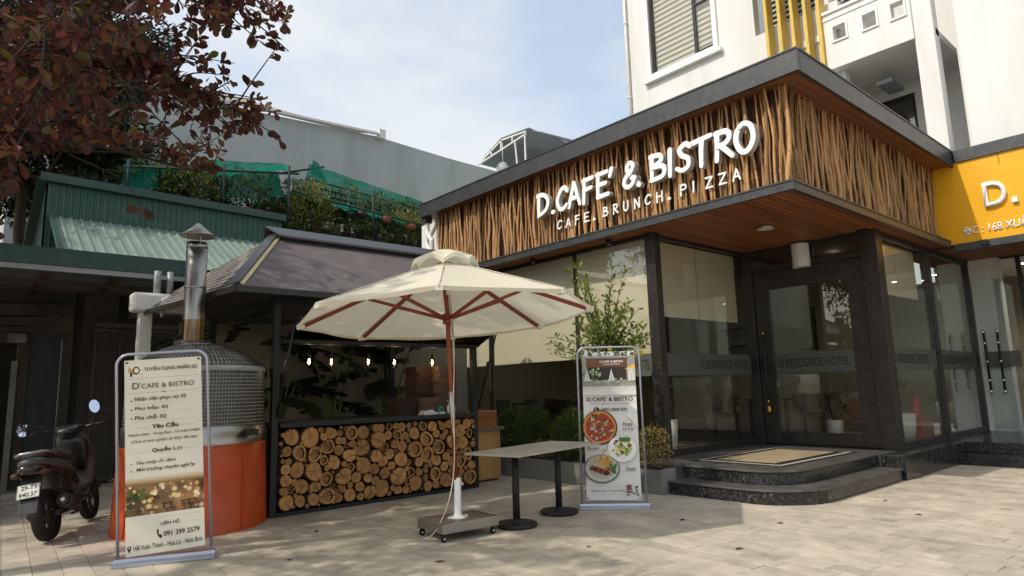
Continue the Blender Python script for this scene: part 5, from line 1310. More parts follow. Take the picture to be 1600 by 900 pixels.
for k, (s_, wd) in enumerate((('Thu nhập ổn định', .50), ('Môi trường chuyên nghiệp', .75))):
    v = .548+k*.036; P.disc(.08, v-.008, .011, 'ink_line'); P.text(s_, .14, v, wd, shear=.25, bold=.016, ht=.023)
P.rect(.0,.635,1.0,.805,'bokeh_print')
for k in range(7): P.rect(.0,.615+k*.005,1,.621+k*.005, flat('fade_ink%s' % 'abcdefg'[k], ['#dccfb2','#d6c5a2','#cfb993','#c6aa80','#b9966a','#a98257','#946e46'][k]).name)
rp = random.Random(5)
for k in range(26):
    P.disc(rp.uniform(.05,.95), rp.uniform(.655,.74), rp.uniform(.012,.035), flat(('glow_ink_a','glow_ink_b','glow_ink_c')[k % 3], ('#f1d08a','#f7e6bd','#dca85a')[k % 3]).name)
for k in range(9): P.disc(.03+rp.random()*.2, rp.uniform(.68,.78), rp.uniform(.03,.05), flat(('leaf_ink_a','leaf_ink_b')[k % 2], ('#3f4a23','#5f6a30')[k % 2]).name, wob=.3)
for k in range(8):
    u = rp.uniform(.25,.9); v = rp.uniform(.76,.80); P.rect(u-.07,v-.012,u+.07,v-.006, flat('wood_ink','#5d3a20').name); P.rect(u-.05,v-.006,u-.042,v+.02,'ink_brown'); P.rect(u+.042,v-.006,u+.05,v+.02,'ink_brown')
P.rect(0,.803,1,1,'banner_cream')
P.text('LIÊN HỆ:', .44, .868, .25, bold=.012, ht=.026); P.line(.40,.96,.825,w_=.001); P.line(.72,.96,.862,w_=.001)
P.poly([(.385,.885),(.405,.880),(.415,.895),(.405,.9),(.425,.912),(.44,.908),(.455,.920),(.44,.932),(.41,.922),(.388,.903)], 'ink_brown')
P.text('091 399 2579', .475, .922, .46, bold=.014, ht=.026)
P.disc(.045,.957,.026,'ink_brown',1.0); P.poly([(.022,.962),(.068,.962),(.045,.985)],'ink_brown'); P.disc(.045,.956,.011,flat('cream_ink','#efe4cc').name)
P.text('168 Xuân Thành - Hoa Lư - Ninh Bình', .10, .973, .87, bold=.006, ht=.024)
P.done()
W2, H2 = .626, 1.709
b2, p2 = banner('menu_banner', 'white food menu banner with pizza, brunch and steak photos beside the tables', (5.934, 5.149), -.809, .048, -.007, W2, H2, .085, 'banner_white')
P = Print(p2, W2, H2)
P.rect(0,.0,1,.03,flat('sky_ink','#c9cfd0').name)
for k in range(30): P.disc(rp.random(), rp.uniform(.0,.03), rp.uniform(.015,.04), flat(('tree_ink_a','tree_ink_b')[k % 2], ('#4a5638','#6d7760')[k % 2]).name, wob=.35, n=12)
P.rect(0,.03,1,.25,flat('greyish_ink','#9a958c').name); P.rect(.08,.055,.86,.108,flat('fascia_ink','#6f4630').name); P.rect(.07,.045,.88,.055,flat('roof_ink','#4c4d4f').name); P.rect(.10,.108,.84,.20,flat('dark_ink','#332b26').name)
for k in range(34): P.rect(.09+k*.0225,.056,.094+k*.0225,.107,flat('stick_ink','#8d6040').name)
P.text("D.CAFE' & BISTRO", .34, .078, .44, 'letter_white', bold=.02); P.text("CAFE.BRUNCH.PIZZA", .38, .094, .34, 'letter_white')
P.poly([(.80,.125),(1,.09),(1,.115),(.86,.125)], flat('yellow_ink','#e8b92a').name); P.rect(.86,.118,1,.2,flat('pale_ink','#cfc9bb').name)
for k in range(26): P.disc(rp.uniform(.0,.34), rp.uniform(.12,.20), rp.uniform(.015,.035), flat(('green_ink_a','green_ink_b','green_ink_c')[k % 3], ('#4d6a3c','#7c9460','#a8b78f')[k % 3]).name, wob=.35, n=10)
for k in range(22): P.disc(rp.uniform(.1,1), rp.uniform(.19,.235), rp.uniform(.012,.03), flat('green_ink_d','#9fb09a').name, wob=.3, n=10)
for u in (.09,.55,.93):
    P.poly([(u-.06,.205),(u,.12),(u+.06,.205)], flat('sail_ink','#dcdedd').name); P.poly([(u-.02,.205),(u,.125),(u+.02,.205)], flat('sail_ink_b','#b9bdbd').name); P.rect(u-.004,.205,u+.004,.26,flat('sail_ink_b','#b9bdbd').name)
for k in range(8): P.rect(0,.205+k*.012,1,.218+k*.012, flat('mist_ink%s' % 'abcdefgh'[k], ['#b7b5ad','#bfbdb6','#c7c5be','#cdcbc5','#d3d1cb','#d8d6d0','#dcdad5','#e0deda'][k]).name) if k > 2 else None
for u in (.2,.5,.8):
    P.rect(u-.05,.232,u+.05,.236,flat('table_ink','#a9b0a8').name); P.rect(u-.005,.236,u+.005,.26,flat('table_ink','#a9b0a8').name)
P.text("D.CAFE' & BISTRO", .07, .343, .86, bold=.022, ht=.028); P.text("CAFE.BRUNCH.PIZZA", .15, .367, .70, flat('grey_ink','#77706a').name, spacing=1.5)
P.disc(.245,.402,.052,'ink_brown'); P.poly([(.225,.39),(.24,.392),(.238,.402),(.255,.41),(.268,.408),(.268,.415),(.25,.418),(.23,.408)], 'banner_white')
P.text("0962.888.900", .335, .411, .48, bold=.012, ht=.022)
P.poly([(.78,.43),(1,.53),(1,.43)], flat('paper_ink','#ebe9e5').name)
# pizza
P.disc(.29,.52,.325,'ink_brown',.98,28); P.disc(.285,.519,.305,flat('crust_ink','#c98a4c').name,.98,28,.01); P.disc(.285,.519,.265,flat('sauce_ink','#a33d25').name,.98,28,.02)
for k in range(46):
    a, r = rp.uniform(0,6.3), .255*math.sqrt(rp.random()); P.disc(.285+r*math.cos(a), .519+r*math.sin(a)*W2/H2, rp.uniform(.015,.038), flat(('cheese_ink','sauce_ink_b','ham_ink','onion_ink')[k % 4], ('#e0b978','#7f261b','#b85a50','#c9a0a0')[k % 4]).name, 1, 10, .2)
for k in range(15):
    a, r = k*.84, .05+.2*((k*.37) % 1); P.disc(.285+r*math.cos(a), .519+r*math.sin(a)*W2/H2, rp.uniform(.025,.04), flat('basil_ink','#4f7a38').name, .6, 10, .15)
P.text("Pizza", .72, .512, .17, bold=.012); P.text("Lò Củi", .72, .541, .19, bold=.012); P.line(.64,.9,.552)
# salad
P.disc(.69,.665,.275,flat('plate_shade','#c4c1bb').name,.9,28); P.disc(.69,.663,.262,flat('plate_ink','#f1efec').name,.9,28)
for k in range(44):
    a, r = rp.uniform(0,6.3), .19*math.sqrt(rp.random()); P.disc(.69+r*math.cos(a), .66+r*.8*math.sin(a)*W2/H2, rp.uniform(.02,.042), flat(('salad_a','salad_b','salad_c','salad_d','salad_e')[k % 5], ('#a9bb54','#d3cf86','#7a3a30','#86a242','#c9b56e')[k % 5]).name, .8, 10, .25)
P.disc(.52,.675,.045,flat('egg_ink','#f3efe4').name,1,12); P.disc(.52,.675,.024,flat('yolk_ink','#e0942c').name,1,12)
for k in range(6): P.disc(.66+.03*k, .60+.006*(k % 2), .035, flat('basil_ink','#4f7a38').name, 1.2, 10, .3)
P.text("Brunch", .05, .668, .21, bold=.012); P.line(.05,.30,.676)
P.disc(.40,.70,.055,flat('cup_ink','#c9cbc8').name,1.2,14); P.disc(.40,.682,.04,flat('cream2_ink','#eee6cf').name,.5,12); P.poly([(.32,.665),(.335,.66),(.40,.68),(.39,.69)], flat('tan_ink','#c79a58').name)
# steak
P.disc(.30,.795,.325,flat('rim_ink','#4b4a45').name,.78,28); P.disc(.30,.793,.305,flat('plate_ink_b','#c3c4b6').name,.78,28); P.disc(.30,.79,.25,flat('plate_ink_c','#b1b3a4').name,.75,24)
for k in range(34):
    a = rp.uniform(-1.3,1.3); u, v = .32+rp.uniform(-.13,.16), .748+rp.uniform(-.03,.03); du, dv = .06*math.sin(a), .022*math.cos(a); P.poly([(u-du-.012,v-dv),(u-du+.012,v-dv),(u+du+.012,v+dv),(u+du-.012,v+dv)], flat(('fry_a','fry_b')[k % 2], ('#d9a84a','#c28a33')[k % 2]).name)
for k in range(9): P.disc(.13+k*.032, .79+.004*k, .055, flat(('meat_a','meat_b','meat_c')[k % 3], ('#6d2f20','#8f4a34','#4f2218')[k % 3]).name, .8, 12, .2)
P.disc(.42,.795,.045,flat('tomato_ink','#b5482e').name); P.disc(.50,.79,.03,flat('green_deep','#3f6a34').name)
for k in range(16): P.disc(.49+rp.uniform(-.03,.06), .79+rp.uniform(-.03,.03), .025, flat(('green_deep','basil_ink')[k % 2], '#3f6a34').name, 1, 10, .3)
P.text("Steak", .74, .806, .18, bold=.012); P.line(.66,.93,.812)
P.line(.08,.72,.908); P.line(.08,.72,.962); P.text("SHIP & CALL TO ACTION", .09, .944, .60, bold=.006)
P.rect(.735,.90,.82,.932,'ink_brown'); P.rect(.745,.904,.81,.928,flat('sauce_ink_c','#8a5240').name); P.rect(.725,.938,.84,.95,flat('sauce_ink_c','#8a5240').name); P.disc(.755,.963,.024,'ink_brown'); P.disc(.93,.963,.024,'ink_brown'); P.disc(.755,.963,.012,'banner_white'); P.disc(.93,.963,.012,'banner_white')
P.poly([(.84,.95),(.89,.953),(.905,.918),(.915,.918),(.935,.955),(.92,.957),(.905,.935),(.89,.96),(.84,.957)],'ink_brown'); P.poly([(.87,.912),(.94,.906),(.94,.916),(.90,.92)],'ink_brown')
P.done()

# ================================================================ SCOOTER
def loft(q, secs, n=16, mi=0, pw=2.6, cap=True):
    """secs: (x, z, half width, half thickness); rings stand across the path in the x-z plane"""
    C = [Vector((s_[0], 0, s_[1])) for s_ in secs]; vs = []
    for i, s_ in enumerate(secs):
        d = (C[min(i+1, len(C)-1)]-C[max(i-1, 0)]).normalized(); up = Vector((-d.z, 0, d.x))
        yo = s_[4] if len(s_) > 4 else 0
        for j in range(n):
            t = 2*math.pi*j/n; c, s2 = math.cos(t), math.sin(t)
            vs.append(C[i]+Vector((0, yo+s_[2]*math.copysign(abs(c)**(2/pw), c), 0))+up*s_[3]*math.copysign(abs(s2)**(2/pw), s2))
    fs = [(i*n+j, i*n+(j+1) % n, (i+1)*n+(j+1) % n, (i+1)*n+j) for i in range(len(secs)-1) for j in range(n)]
    if cap: fs += [tuple(reversed(range(n))), tuple((len(secs)-1)*n+j for j in range(n))]
    q.add(vs, fs, mi, True)
def scooter(label, loc, head, lean):
    t = thing('motor_scooter', label, 'scooter', loc, 0, 'scooters parked by the old shop')
    t.rotation_euler = (lean, 0, head)
    RX = Matrix.Rotation(math.pi/2, 3, 'X')
    def wheel(x, r, w_, nm):
        q = MB(); q.lathe([(r-.085,-w_*.55),(r-.06,-w_),(r-.02,-w_*.95),(r-.006,-w_*.6),(r,0),(r-.006,w_*.6),(r-.02,w_*.95),(r-.06,w_),(r-.085,w_*.55)], 36, (x,0,r), rot=RX)
        for k in range(30):
            a = 2*math.pi*k/30
            for s_ in (-1, 1): q.bar((x+(r-.012)*math.cos(a), s_*w_*.25, r+(r-.012)*math.sin(a)), (x+(r-.016)*math.cos(a+.14), s_*w_*.88, r+(r-.016)*math.sin(a+.14)), .008, .012)
        wl = q.build(nm, 'rubber', t, local=True)
        q = MB(); q.lathe([(r-.084,-w_*.5),(r-.10,-w_*.4),(r-.10,w_*.4),(r-.084,w_*.5)], 30, (x,0,r), rot=RX); q.lathe([(0,-w_*.6),(.04,-w_*.55),(.045,0),(.04,w_*.55),(0,w_*.6)], 16, (x,0,r), rot=RX)
        for k in range(5):
            a = 2*math.pi*k/5; q.bar((x+.03*math.cos(a),0,r+.03*math.sin(a)), (x+(r-.09)*math.cos(a+.1),0,r+(r-.09)*math.sin(a+.1)), .035, .03, up=(0,1,0))
        q.build('rim', 'engine', wl, local=True)
    wheel(0, .255, .055, 'rear_wheel'); wheel(1.2, .255, .045, 'front_wheel')
    q = MB(); loft(q, [(-.34,.80,.05,.03),(-.28,.79,.10,.05),(-.15,.76,.135,.075),(.05,.72,.155,.10),(.25,.66,.165,.13),(.42,.56,.155,.15),(.52,.46,.14,.14)]); bd_ = q.build('body_panel', 'scooter_grey', t, local=True)
    for s_ in (-1, 1):
        q = MB(); q.add([(-.22,s_*.135,.745),(.30,s_*.172,.62),(.44,s_*.17,.50),(.36,s_*.173,.48),(.02,s_*.166,.60),(-.2,s_*.13,.70),(-.22,s_*.15,.745),(.30,s_*.182,.62),(.44,s_*.18,.50),(.36,s_*.183,.48),(.02,s_*.176,.60),(-.2,s_*.145,.70)], [(6,7,8,9,10,11),(0,1,7,6),(1,2,8,7),(2,3,9,8),(3,4,10,9),(4,5,11,10),(5,0,6,11)]); q.build('trim_panel', 'scooter_black', bd_, local=True)
    q = MB(); loft(q, [(-.20,.845,.09,.025),(-.10,.86,.125,.045),(.1,.835,.14,.05),(.25,.80,.145,.045),(.45,.79,.125,.05),(.58,.76,.08,.045)]); q.build('seat', 'seat_vinyl', t, local=True)
    q = MB(); q.tube(chain([(-.02,.145,.85),(-.2,.14,.875),(-.31,.07,.885),(-.325,0,.887),(-.31,-.07,.885),(-.2,-.14,.875),(-.02,-.145,.85)],5), .015, 8); q.build('grab_rail', 'brushed', t, local=True)
    q = MB(); loft(q, [(-.375,.735,.05,.03),(-.33,.735,.10,.042),(-.24,.735,.125,.042),(-.14,.72,.13,.03)]); q.build('tail_light', 'tail_red', t, local=True)
    for s_ in (-1, 1):
        q = MB(); loft(q, [(-.33,.69,.03,.02,s_*.11),(-.29,.69,.04,.028,s_*.12),(-.22,.69,.03,.02,s_*.13)]); q.build('indicator', flat('amber_lens','#4a3020').name, t, local=True)
    q = MB(); q.hexa([(-.24,-.085,.68),(-.20,-.085,.68),(-.20,.085,.68),(-.24,.085,.68),(-.43,-.085,.33),(-.415,-.085,.33),(-.415,.085,.33),(-.43,.085,.33)]); q.build('mudguard', 'scooter_black', t, local=True, bevel=.006)
    pa = math.atan2(.35, .19)
    q = MB(); q.box(-.095,.095,-.003,.003,-.07,.07); plate = q.build('number_plate', 'plate_white', t, local=True, bevel=.002)
    plate.location = (-.352, 0, .535); plate.rotation_euler = (R(-27), 0, -math.pi/2)
    for body, z, wd in (('29-T1', .012, .125), ('840.37', -.055, .15)):
        put_text(body, 'socket_black', Vector((-wd/2,-.0045,z))+wloc(plate), (1,0,0), (0,0,1), width=wd, height=.045, parent=plate, bold=.02)
    q = MB()
    for (a, b, c, d) in ((-.092,.092,.064,.067),(-.092,.092,-.067,-.064),(-.092,-.089,-.0635,.0635),(.089,.092,-.0635,.0635)): q.box(a,b,-.0045,-.0032,c,d)
    q.build('plate_border', 'socket_black', plate, local=True)
    # right-hand running gear
    q = MB(); n_ = 90; hx = []
    for i in range(n_+1):
        f = i/n_; a = f*2*math.pi*9; c = Vector((.02-.03*f, -.15, .33+.33*f)); hx.append(c+Vector((.032*math.cos(a), .032*math.sin(a), 0)))
    q.tube(hx, .0065, 5); q.tube([(.02,-.15,.28),(-.012,-.15,.70)], .014, 8); q.build('shock_absorber', 'engine', t, local=True)
    q = MB(); q.tube([(.42,-.14,.22),(.30,-.17,.26),(.20,-.185,.29)], [.03,.045,.058], 14); q.tube([(.20,-.185,.29),(-.12,-.205,.375)], [.062,.068], 18); q.tube([(-.12,-.205,.375),(-.15,-.207,.383)], [.06,.035], 18, 0); mf = q.build('exhaust', 'engine', t, local=True)
    q = MB(); q.tube([(-.148,-.207,.3825),(-.165,-.208,.387)], .02, 12, cap=False); q.lathe([(0,0),(.02,0)], 12, (-.155,-.2075,.384), rot=Matrix.Rotation(math.pi/2,3,'Y')); q.build('tail_pipe', 'chrome', mf, local=True)
    q = MB(); q.box(-.02,.16,-.262,-.25,.28,.40); q.build('heat_shield', 'scooter_black', mf, local=True, bevel=.01)
    q = MB(); loft(q, [(-.10,.30,.035,.06,.10),(.0,.29,.05,.10,.10),(.2,.27,.055,.09,.10),(.45,.28,.06,.08,.08)]); loft(q, [(.22,.33,.10,.08,-.03),(.38,.32,.12,.10,-.02),(.52,.33,.10,.08,0)]); q.bar((-.01,-.10,.255),(.35,-.13,.26),.04,.05); q.bar((-.01,-.12,.27),(.12,-.2,.33),.03,.03); q.build('engine_case', 'engine', t, local=True)
    q = MB(); loft(q, [(.40,.34,.15,.04),(.60,.30,.165,.035),(.78,.33,.17,.04),(.86,.42,.17,.045)]); q.build('floorboard', 'scooter_black', t, local=True)
    q = MB(); loft(q, [(.80,.36,.14,.035),(.90,.48,.175,.04),(.96,.65,.19,.05),(.94,.82,.185,.065),(.88,.96,.16,.07),(.83,1.02,.12,.05)]); sh = q.build('front_shield', 'scooter_grey', t, local=True)
    q = MB(); q.add([(.885,-.165,.93),(.90,-.192,.78),(.915,-.192,.70),(.83,-.195,.78),(.80,-.17,.90)], [(0,1,2,3,4)]); q.build('side_fairing', 'brushed', sh, local=True)
    q = MB(); loft(q, [(.845,.60,.12,.02),(.855,.75,.15,.03),(.84,.90,.15,.04),(.80,.985,.11,.03)]); q.build('leg_shield', 'scooter_black', sh, local=True)
    q = MB(); loft(q, [(1.02,.66,.05,.02),(1.06,.58,.07,.03),(1.04,.5,.06,.02)]); q.build('headlight', 'clear_glass', sh, local=True)
    q = MB(); loft(q, [(.66,1.02,.05,.03),(.72,1.045,.12,.045),(.82,1.07,.15,.05),(.92,1.05,.11,.045),(.98,1.02,.05,.03)]); hb = q.build('handlebar_cowl', 'scooter_black', t, local=True)
    st = math.radians(26); cs, sn = math.cos(st), math.sin(st)
    def tr(x, y, z): x -= .82; return (.82+x*cs-y*sn, x*sn+y*cs, z)
    q = MB()
    for s_ in (-1, 1): q.tube([tr(.80,s_*.10,1.06), tr(.77,s_*.22,1.075), tr(.72,s_*.34,1.07)], .013, 8)
    hbar = q.build('handlebar', 'scooter_black', t, local=True)
    for s_ in (-1, 1):
        q = MB(); q.tube([tr(.755,s_*.24,1.075), tr(.715,s_*.355,1.07)], .018, 10); q.build('grip', 'rubber', hbar, local=True)
        q = MB(); q.tube([tr(.80,s_*.19,1.075), tr(.81,s_*.26,1.072), tr(.775,s_*.35,1.06)], .006, 6); q.build('brake_lever', 'brushed', hbar, local=True)
        q = MB(); q.tube(chain([tr(.79,s_*.20,1.08), tr(.80,s_*.24,1.14), tr(.80,.38 if s_ > 0 else -.25,1.14 if s_ > 0 else 1.25)],4), .006, 6); mst = q.build('mirror_stalk', 'socket_black', t, local=True)
        c = Vector(tr(.79,.42 if s_ > 0 else -.26,1.14 if s_ > 0 else 1.28)); fc = Vector((-.90, -.38+.1*s_, .30)).normalized(); rt_ = fc.to_track_quat('Z', 'Y').to_matrix()
        q = MB(); sc = Matrix.Diagonal((1.0, .62, 1)) if False else Matrix.Diagonal((.62, 1.0, 1))
        rm = rt_ @ Matrix.Diagonal((.66, 1.0, 1.0))
        q.lathe([(.080,-.001),(.084,-.006),(.07,-.022),(.03,-.032),(0,-.034)], 20, c, rot=rm); q.build('mirror_shell', 'socket_black', mst, local=True)
        q = MB(); q.lathe([(0,.0015),(.079,.0005)], 20, c, rot=rm); q.build('mirror_glass', 'mirror', mst, local=True)
    q = MB()
    for s_ in (-1, 1): q.tube([(1.2,s_*.075,.255),(1.10,s_*.075,.50),(1.02,s_*.05,.62)], .02, 8)
    q.build('front_fork', 'engine', t, local=True)
    q = MB()
    for a in range(9):
        an = math.radians(20+a*16); pass
    rows = []
    for i in range(10):
        an = math.radians(15+i*15); rows.append([(1.2+.29*math.cos(an)*(1-.0*abs(j)), j*.03, .255+(.29-.012*abs(j)**1.5)*math.sin(an)) for j in (-2,-1,0,1,2)])
    q.grid(rows); q.build('front_mudguard', 'scooter_grey', t, local=True)
    q = MB(); q.tube([(.45,.12,.26),(.50,.24,.045)], .011, 6); q.box(.47,.54,.22,.27,.03,.045); q.build('side_stand', 'engine', t, local=True)
    q = MB(); q.tube([(.36,-.16,.33),(.38,-.27,.34)], .013, 8); q.build('foot_peg', 'rubber', t, local=True)
    q = MB(); q.tube([(.2,-.15,.20),(.5,-.16,.20)], .012, 6); q.build('kick_lever', 'engine', t, local=True)
    return t
sc1 = scooter('dusty grey scooter with plate 29-T1 840.37 parked near the orange oven', (.90, 8.16, .012), R(65), R(-9))
sc2 = copy_tree(sc1); sets(sc2, (-.02, 10.1, .012), R(66), 'second dark scooter standing behind the dusty grey one'); sc2.rotation_euler = (R(-10), 0, R(66))
for ch in list(sc2.children):
    if ch.name.startswith('number_plate'):
        for g_ in list(ch.children): bpy.data.objects.remove(g_)
        bpy.data.objects.remove(ch)

# ================================================================ INTERIOR FURNITURE
def chair_proto():
    t = thing('tub_chair', 'dark tub chair inside the cafe window', 'chair', (0,0,0), 0, 'chairs inside the cafe')
    q = MB(); q.box(-.24,.24,-.24,.24,.40,.48); q.build('seat', 'dark_wood', t, local=True, bevel=.02)
    q = MB(); q.lathe([(.25,.48),(.27,.82),(.23,.82),(.22,.48)], 14, a0=math.pi*.05, a1=math.pi*.95); q.build('backrest', 'dark_wood', t, local=True)
    for sx in (-1,1):
        for sy in (-1,1): q = MB(); q.tube([(sx*.20,sy*.20,.41),(sx*.22,sy*.22,0)], [.02,.014], 6); q.build('leg', 'dark_wood', t, local=True)
    return t
ch0 = chair_proto()
spots = [(9.5,11.2,1.2),(9.45,10.2,1.6),(10.3,10.9,-1.2),(9.4,9.25,1.3),(10.2,9.3,-1.5),(9.7,8.3,1.5),(11.9,5.6,.4),(11.6,7.1,2.2)]
for k, (x, y, a) in enumerate(spots):
    o = ch0 if k == 0 else copy_tree(ch0); sets(o, (x, y, .336), a, ('dark tub chair inside the front window, farthest left','dark tub chair inside the front window, second from left','dark tub chair at the back of the left window table','dark tub chair in the middle of the front window','dark tub chair behind the middle window table','dark tub chair inside the front window, nearest the lemon tree','dark tub chair seen through the entrance door','dark tub chair seen through the corner glass')[k])
tp_ = thing('dining_table', 'dark square dining table farthest left inside the front window', 'table', (9.9, 10.7, .336), 0, 'tables inside the cafe')
q = MB(); q.box(-.4,.4,-.4,.4,.70,.74); q.build('tabletop', 'dark_wood', tp_, local=True)
for sx in (-1,1):
    for sy in (-1,1): q = MB(); q.box(sx*.35-.025,sx*.35+.025,sy*.35-.025,sy*.35+.025,0,.699); q.build('leg', 'dark_wood', tp_, local=True)
for (x, y, lb) in ((9.85, 9.0, 'dark square dining table in the middle of the front window'), (12.1, 6.3, 'dark square dining table seen through the entrance door')): sets(copy_tree(tp_), (x, y, .336), 0, lb)
for k, z in enumerate((2.55, 2.18)):
    s_ = thing('wall_shelf', ('upper' if k == 0 else 'lower')+' dark bracket shelf on the wall seen through the corner glass', 'shelf', (13.25, 7.6, z))
    q = MB(); q.box(-.1,.1,-.45,.45,0,.03); q.build('board', 'dark_wood', s_, local=True)
    for yy in (-.35,.35): q = MB(); q.prism([(.1,-.15),(.1,0),(-.08,0)], (0,yy,0), (1,0,0), (0,0,1), (0,1,0), .03); q.build('bracket', 'dark_wood', s_, local=True)
for k, (y, w_) in enumerate(((8.6,.3),(6.5,.55))):
    s_ = thing('picture_frame', ('narrow' if k == 0 else 'wide')+' dark framed picture on the inner cafe wall', 'picture', (13.33, y, 2.0))
    q = MB(); q.box(-.03,0,-w_,w_,0,.9); q.build('frame', 'dark_wood', s_, local=True)
    q = MB(); q.box(-.034,-.0305,-w_+.05,w_-.05,.05,.85); q.build('canvas', 'interior_dark', s_, local=True)
fe = thing('fire_extinguisher', 'red fire extinguisher standing on a red box behind the side glass', 'fire extinguisher', (13.02, 4.22, .67))
q = MB(); q.lathe([(0,0),(.08,0),(.085,.02),(.085,.30),(.06,.37),(.025,.40),(.025,.43)], 16); q.build('cylinder_body', 'red_paint', fe, local=True)
q = MB(); q.box(-.03,.03,-.02,.02,.43,.47); q.bar((0,0,.47),(-.1,0,.53),.02,.015); q.bar((0,0,.46),(-.1,0,.45),.02,.015); q.build('valve', 'socket_black', fe, local=True)
q = MB(); q.tube(chain([(.02,0,.44),(.11,0,.40),(.12,0,.25),(.09,-.03,.1)],4), .012, 6); q.build('hose', 'socket_black', fe, local=True)
rb_ = thing('red_fire_box', 'red metal fire box on the floor behind the side glass', 'box', (13.02, 4.2, .336))
q = MB(); q.box(-.3,.3,-.14,.14,0,.333); q.build('box_body', 'red_paint', rb_, local=True, bevel=.008)
q = MB(); q.box(-.03,.03,-.15,-.14,.15,.20); q.build('latch', 'chrome', rb_, local=True)
# fallen leaves and scraps on the paving
for k in range(9):
    x, y = ((3.2,4.6),(4.4,4.1),(5.9,4.2),(2.3,5.6),(6.3,3.4),(7.6,2.6),(5.2,3.1),(3.0,6.6),(8.3,3.1))[k]
    q = MB(); add_leaf(q, (0,0,0), (1,0,.02), rng.uniform(.05,.10), .1); o = q.build('fallen_leaf', 'red_leaf_single', None, local=True); o.location = (x, y, .006); o.rotation_euler = (0, 0, rng.uniform(0,6))
    tag(o, 'small curled dead leaf on the paving '+('below the umbrella base','in the sunny foreground','in front of the menu banner','in front of the recruitment banner','before the rounded granite steps','on the far right sunny paving','in the middle of the sunny paving','near the log front','below the right end of the steps')[k], 'leaf', 'dead leaves on the paving')
# ================================================================ PLANTERS AND SHRUBS
pt = thing('long_planter', 'long low grey planter under the front cafe window', 'planter', (7.2, 7.0, 0))
q = MB()
for b in ((6.98,7.02,5.26,8.75,0,.31),(7.56,7.60,5.26,8.75,0,.31),(7.021,7.559,5.26,5.30,0,.31),(7.021,7.559,8.71,8.75,0,.31)): q.box(*b)
q.build('trough', 'planter_grey', pt)
q = MB(); q.box(6.975,7.03,5.255,7.9,.311,.345); q.build('rim', 'granite', pt)
q = MB(); q.box(7.02,7.56,5.30,8.71,.2,.285); q.build('soil', 'soil', pt)
def bush(x, y, z, rx, ry, rz, n, label, mt_='thuja_leaf', name='thuja_bush', ls=(.035,.07), lw=.35):
    t = thing(name, label, 'shrub', (x, y, z))
    q = MB()
    for k in range(n):
        d = rdir(); r = rng.random()**.28; bump = 1+.16*noise.noise(d*2.6+Vector((x*3,y*3,0)))+.08*noise.noise(d*7)
        p = Vector((d.x*rx, d.y*ry, max(-.8, d.z)*rz))*r*bump+Vector((0,0,rz*.85))
        l = rng.uniform(*ls); rhomb(q, p, (d+Vector((0,0,.9))+rdir()*.7).normalized(), l, l*lw, rng.uniform(0,6))
    q.build('foliage', mt_, t, local=True, stuff=True)
    q = MB()
    for k in range(5):
        a = k*1.3; q.tube([(0,0,-.02),(.3*rx*math.cos(a),.3*ry*math.sin(a),rz*.6)], [.014,.006], 5)
    q.build('stem', 'twig', t, local=True); return t
bush(7.28, 8.52, .28, .27, .30, .42, 2600, 'dark round conifer bush next to the oak cabinet')
bush(7.25, 7.92, .28, .30, .34, .44, 3200, 'broad round conifer bush in the middle of the planter')
bush(7.25, 7.05, .28, .28, .34, .42, 3000, 'bright round conifer bush behind the food banner')
bush(7.10, 7.5, .28, .10, .5, .16, 500, 'low reddish ground plants along the planter edge', 'dry_leaf', 'low_plant', (.03,.06), .6)
bush(7.18, 5.55, .30, .20, .30, .30, 900, 'dry yellowish shrub at the planter end beside the steps', 'dry_leaf', 'dry_shrub', (.025,.05), .6)
bush(7.15, 6.3, .30, .16, .45, .20, 700, 'thin dry ground cover behind the food banner', 'dry_leaf', 'ground_cover', (.025,.05), .6)
# lemon tree in a square pot
lt_ = thing('lemon_tree', 'small lemon tree in a grey square pot behind the food banner', 'tree', (6.72, 5.86, 0))
q = MB(); q.prism([(-.20,-.20),(.20,-.20),(.20,.20),(-.20,.20)], (0,0,0), (1,0,0), (0,1,0), (0,0,1), .50); q.build('pot', 'planter_grey', lt_, local=True, bevel=.01)
q = MB(); q.tube(chain([(0,0,.48),(.02,.0,1.0),(-.02,.02,1.5),(0,0,1.85)],4), [.03-.0009*i for i in range(13)], 8); tr_ = q.build('trunk', 'trunk_bark', lt_, local=True)
rl2 = random.Random(21); q = MB(); lf = MB(); tips = []
for k in range(46):
    a = rl2.uniform(0,6.3); el = rl2.uniform(.05,1.45); ln = rl2.uniform(.5,.85)*(1+.75*(el > 1.1)); b0 = Vector((0,0,1.55+.3*rl2.random()))
    d = Vector((math.cos(a)*math.cos(el)*.85, math.sin(a)*math.cos(el), math.sin(el)*.95))
    p1_ = b0+d*ln*.5+Vector((0,0,.05)); p2_ = b0+d*ln+Vector((rl2.uniform(-.06,.06),rl2.uniform(-.06,.06),.08))
    pts = chain([b0,p1_,p2_],5); q.tube(pts, [.011-.0009*i for i in range(len(pts))], 5)
    for i in range(3, len(pts)):
        for _ in range(5):
            dd = (Vector((rl2.uniform(-1,1),rl2.uniform(-1,1),rl2.uniform(-.2,1.1)))+d*.5).normalized(); add_leaf(lf, pts[i]+dd*.015+d*rl2.uniform(-.05,.05), dd, rl2.uniform(.055,.10), rl2.uniform(-1,1), .45)
q.build('branches', 'twig', lt_, local=True); lf.build('leaves', 'lemon_leaf', lt_, local=True, stuff=True)
for (x, y, z) in ((.1,-.52,1.80),(-.1,-.58,1.78),(-.25,-.3,1.86)):
    q = MB(); q.lathe([(0,-.045),(.012,-.04),(.028,-.02),(.031,0),(.028,.02),(.012,.04),(0,.045)], 10); o = q.build('lemon', 'lemon', lt_, local=True); o.location = (x, y, z)
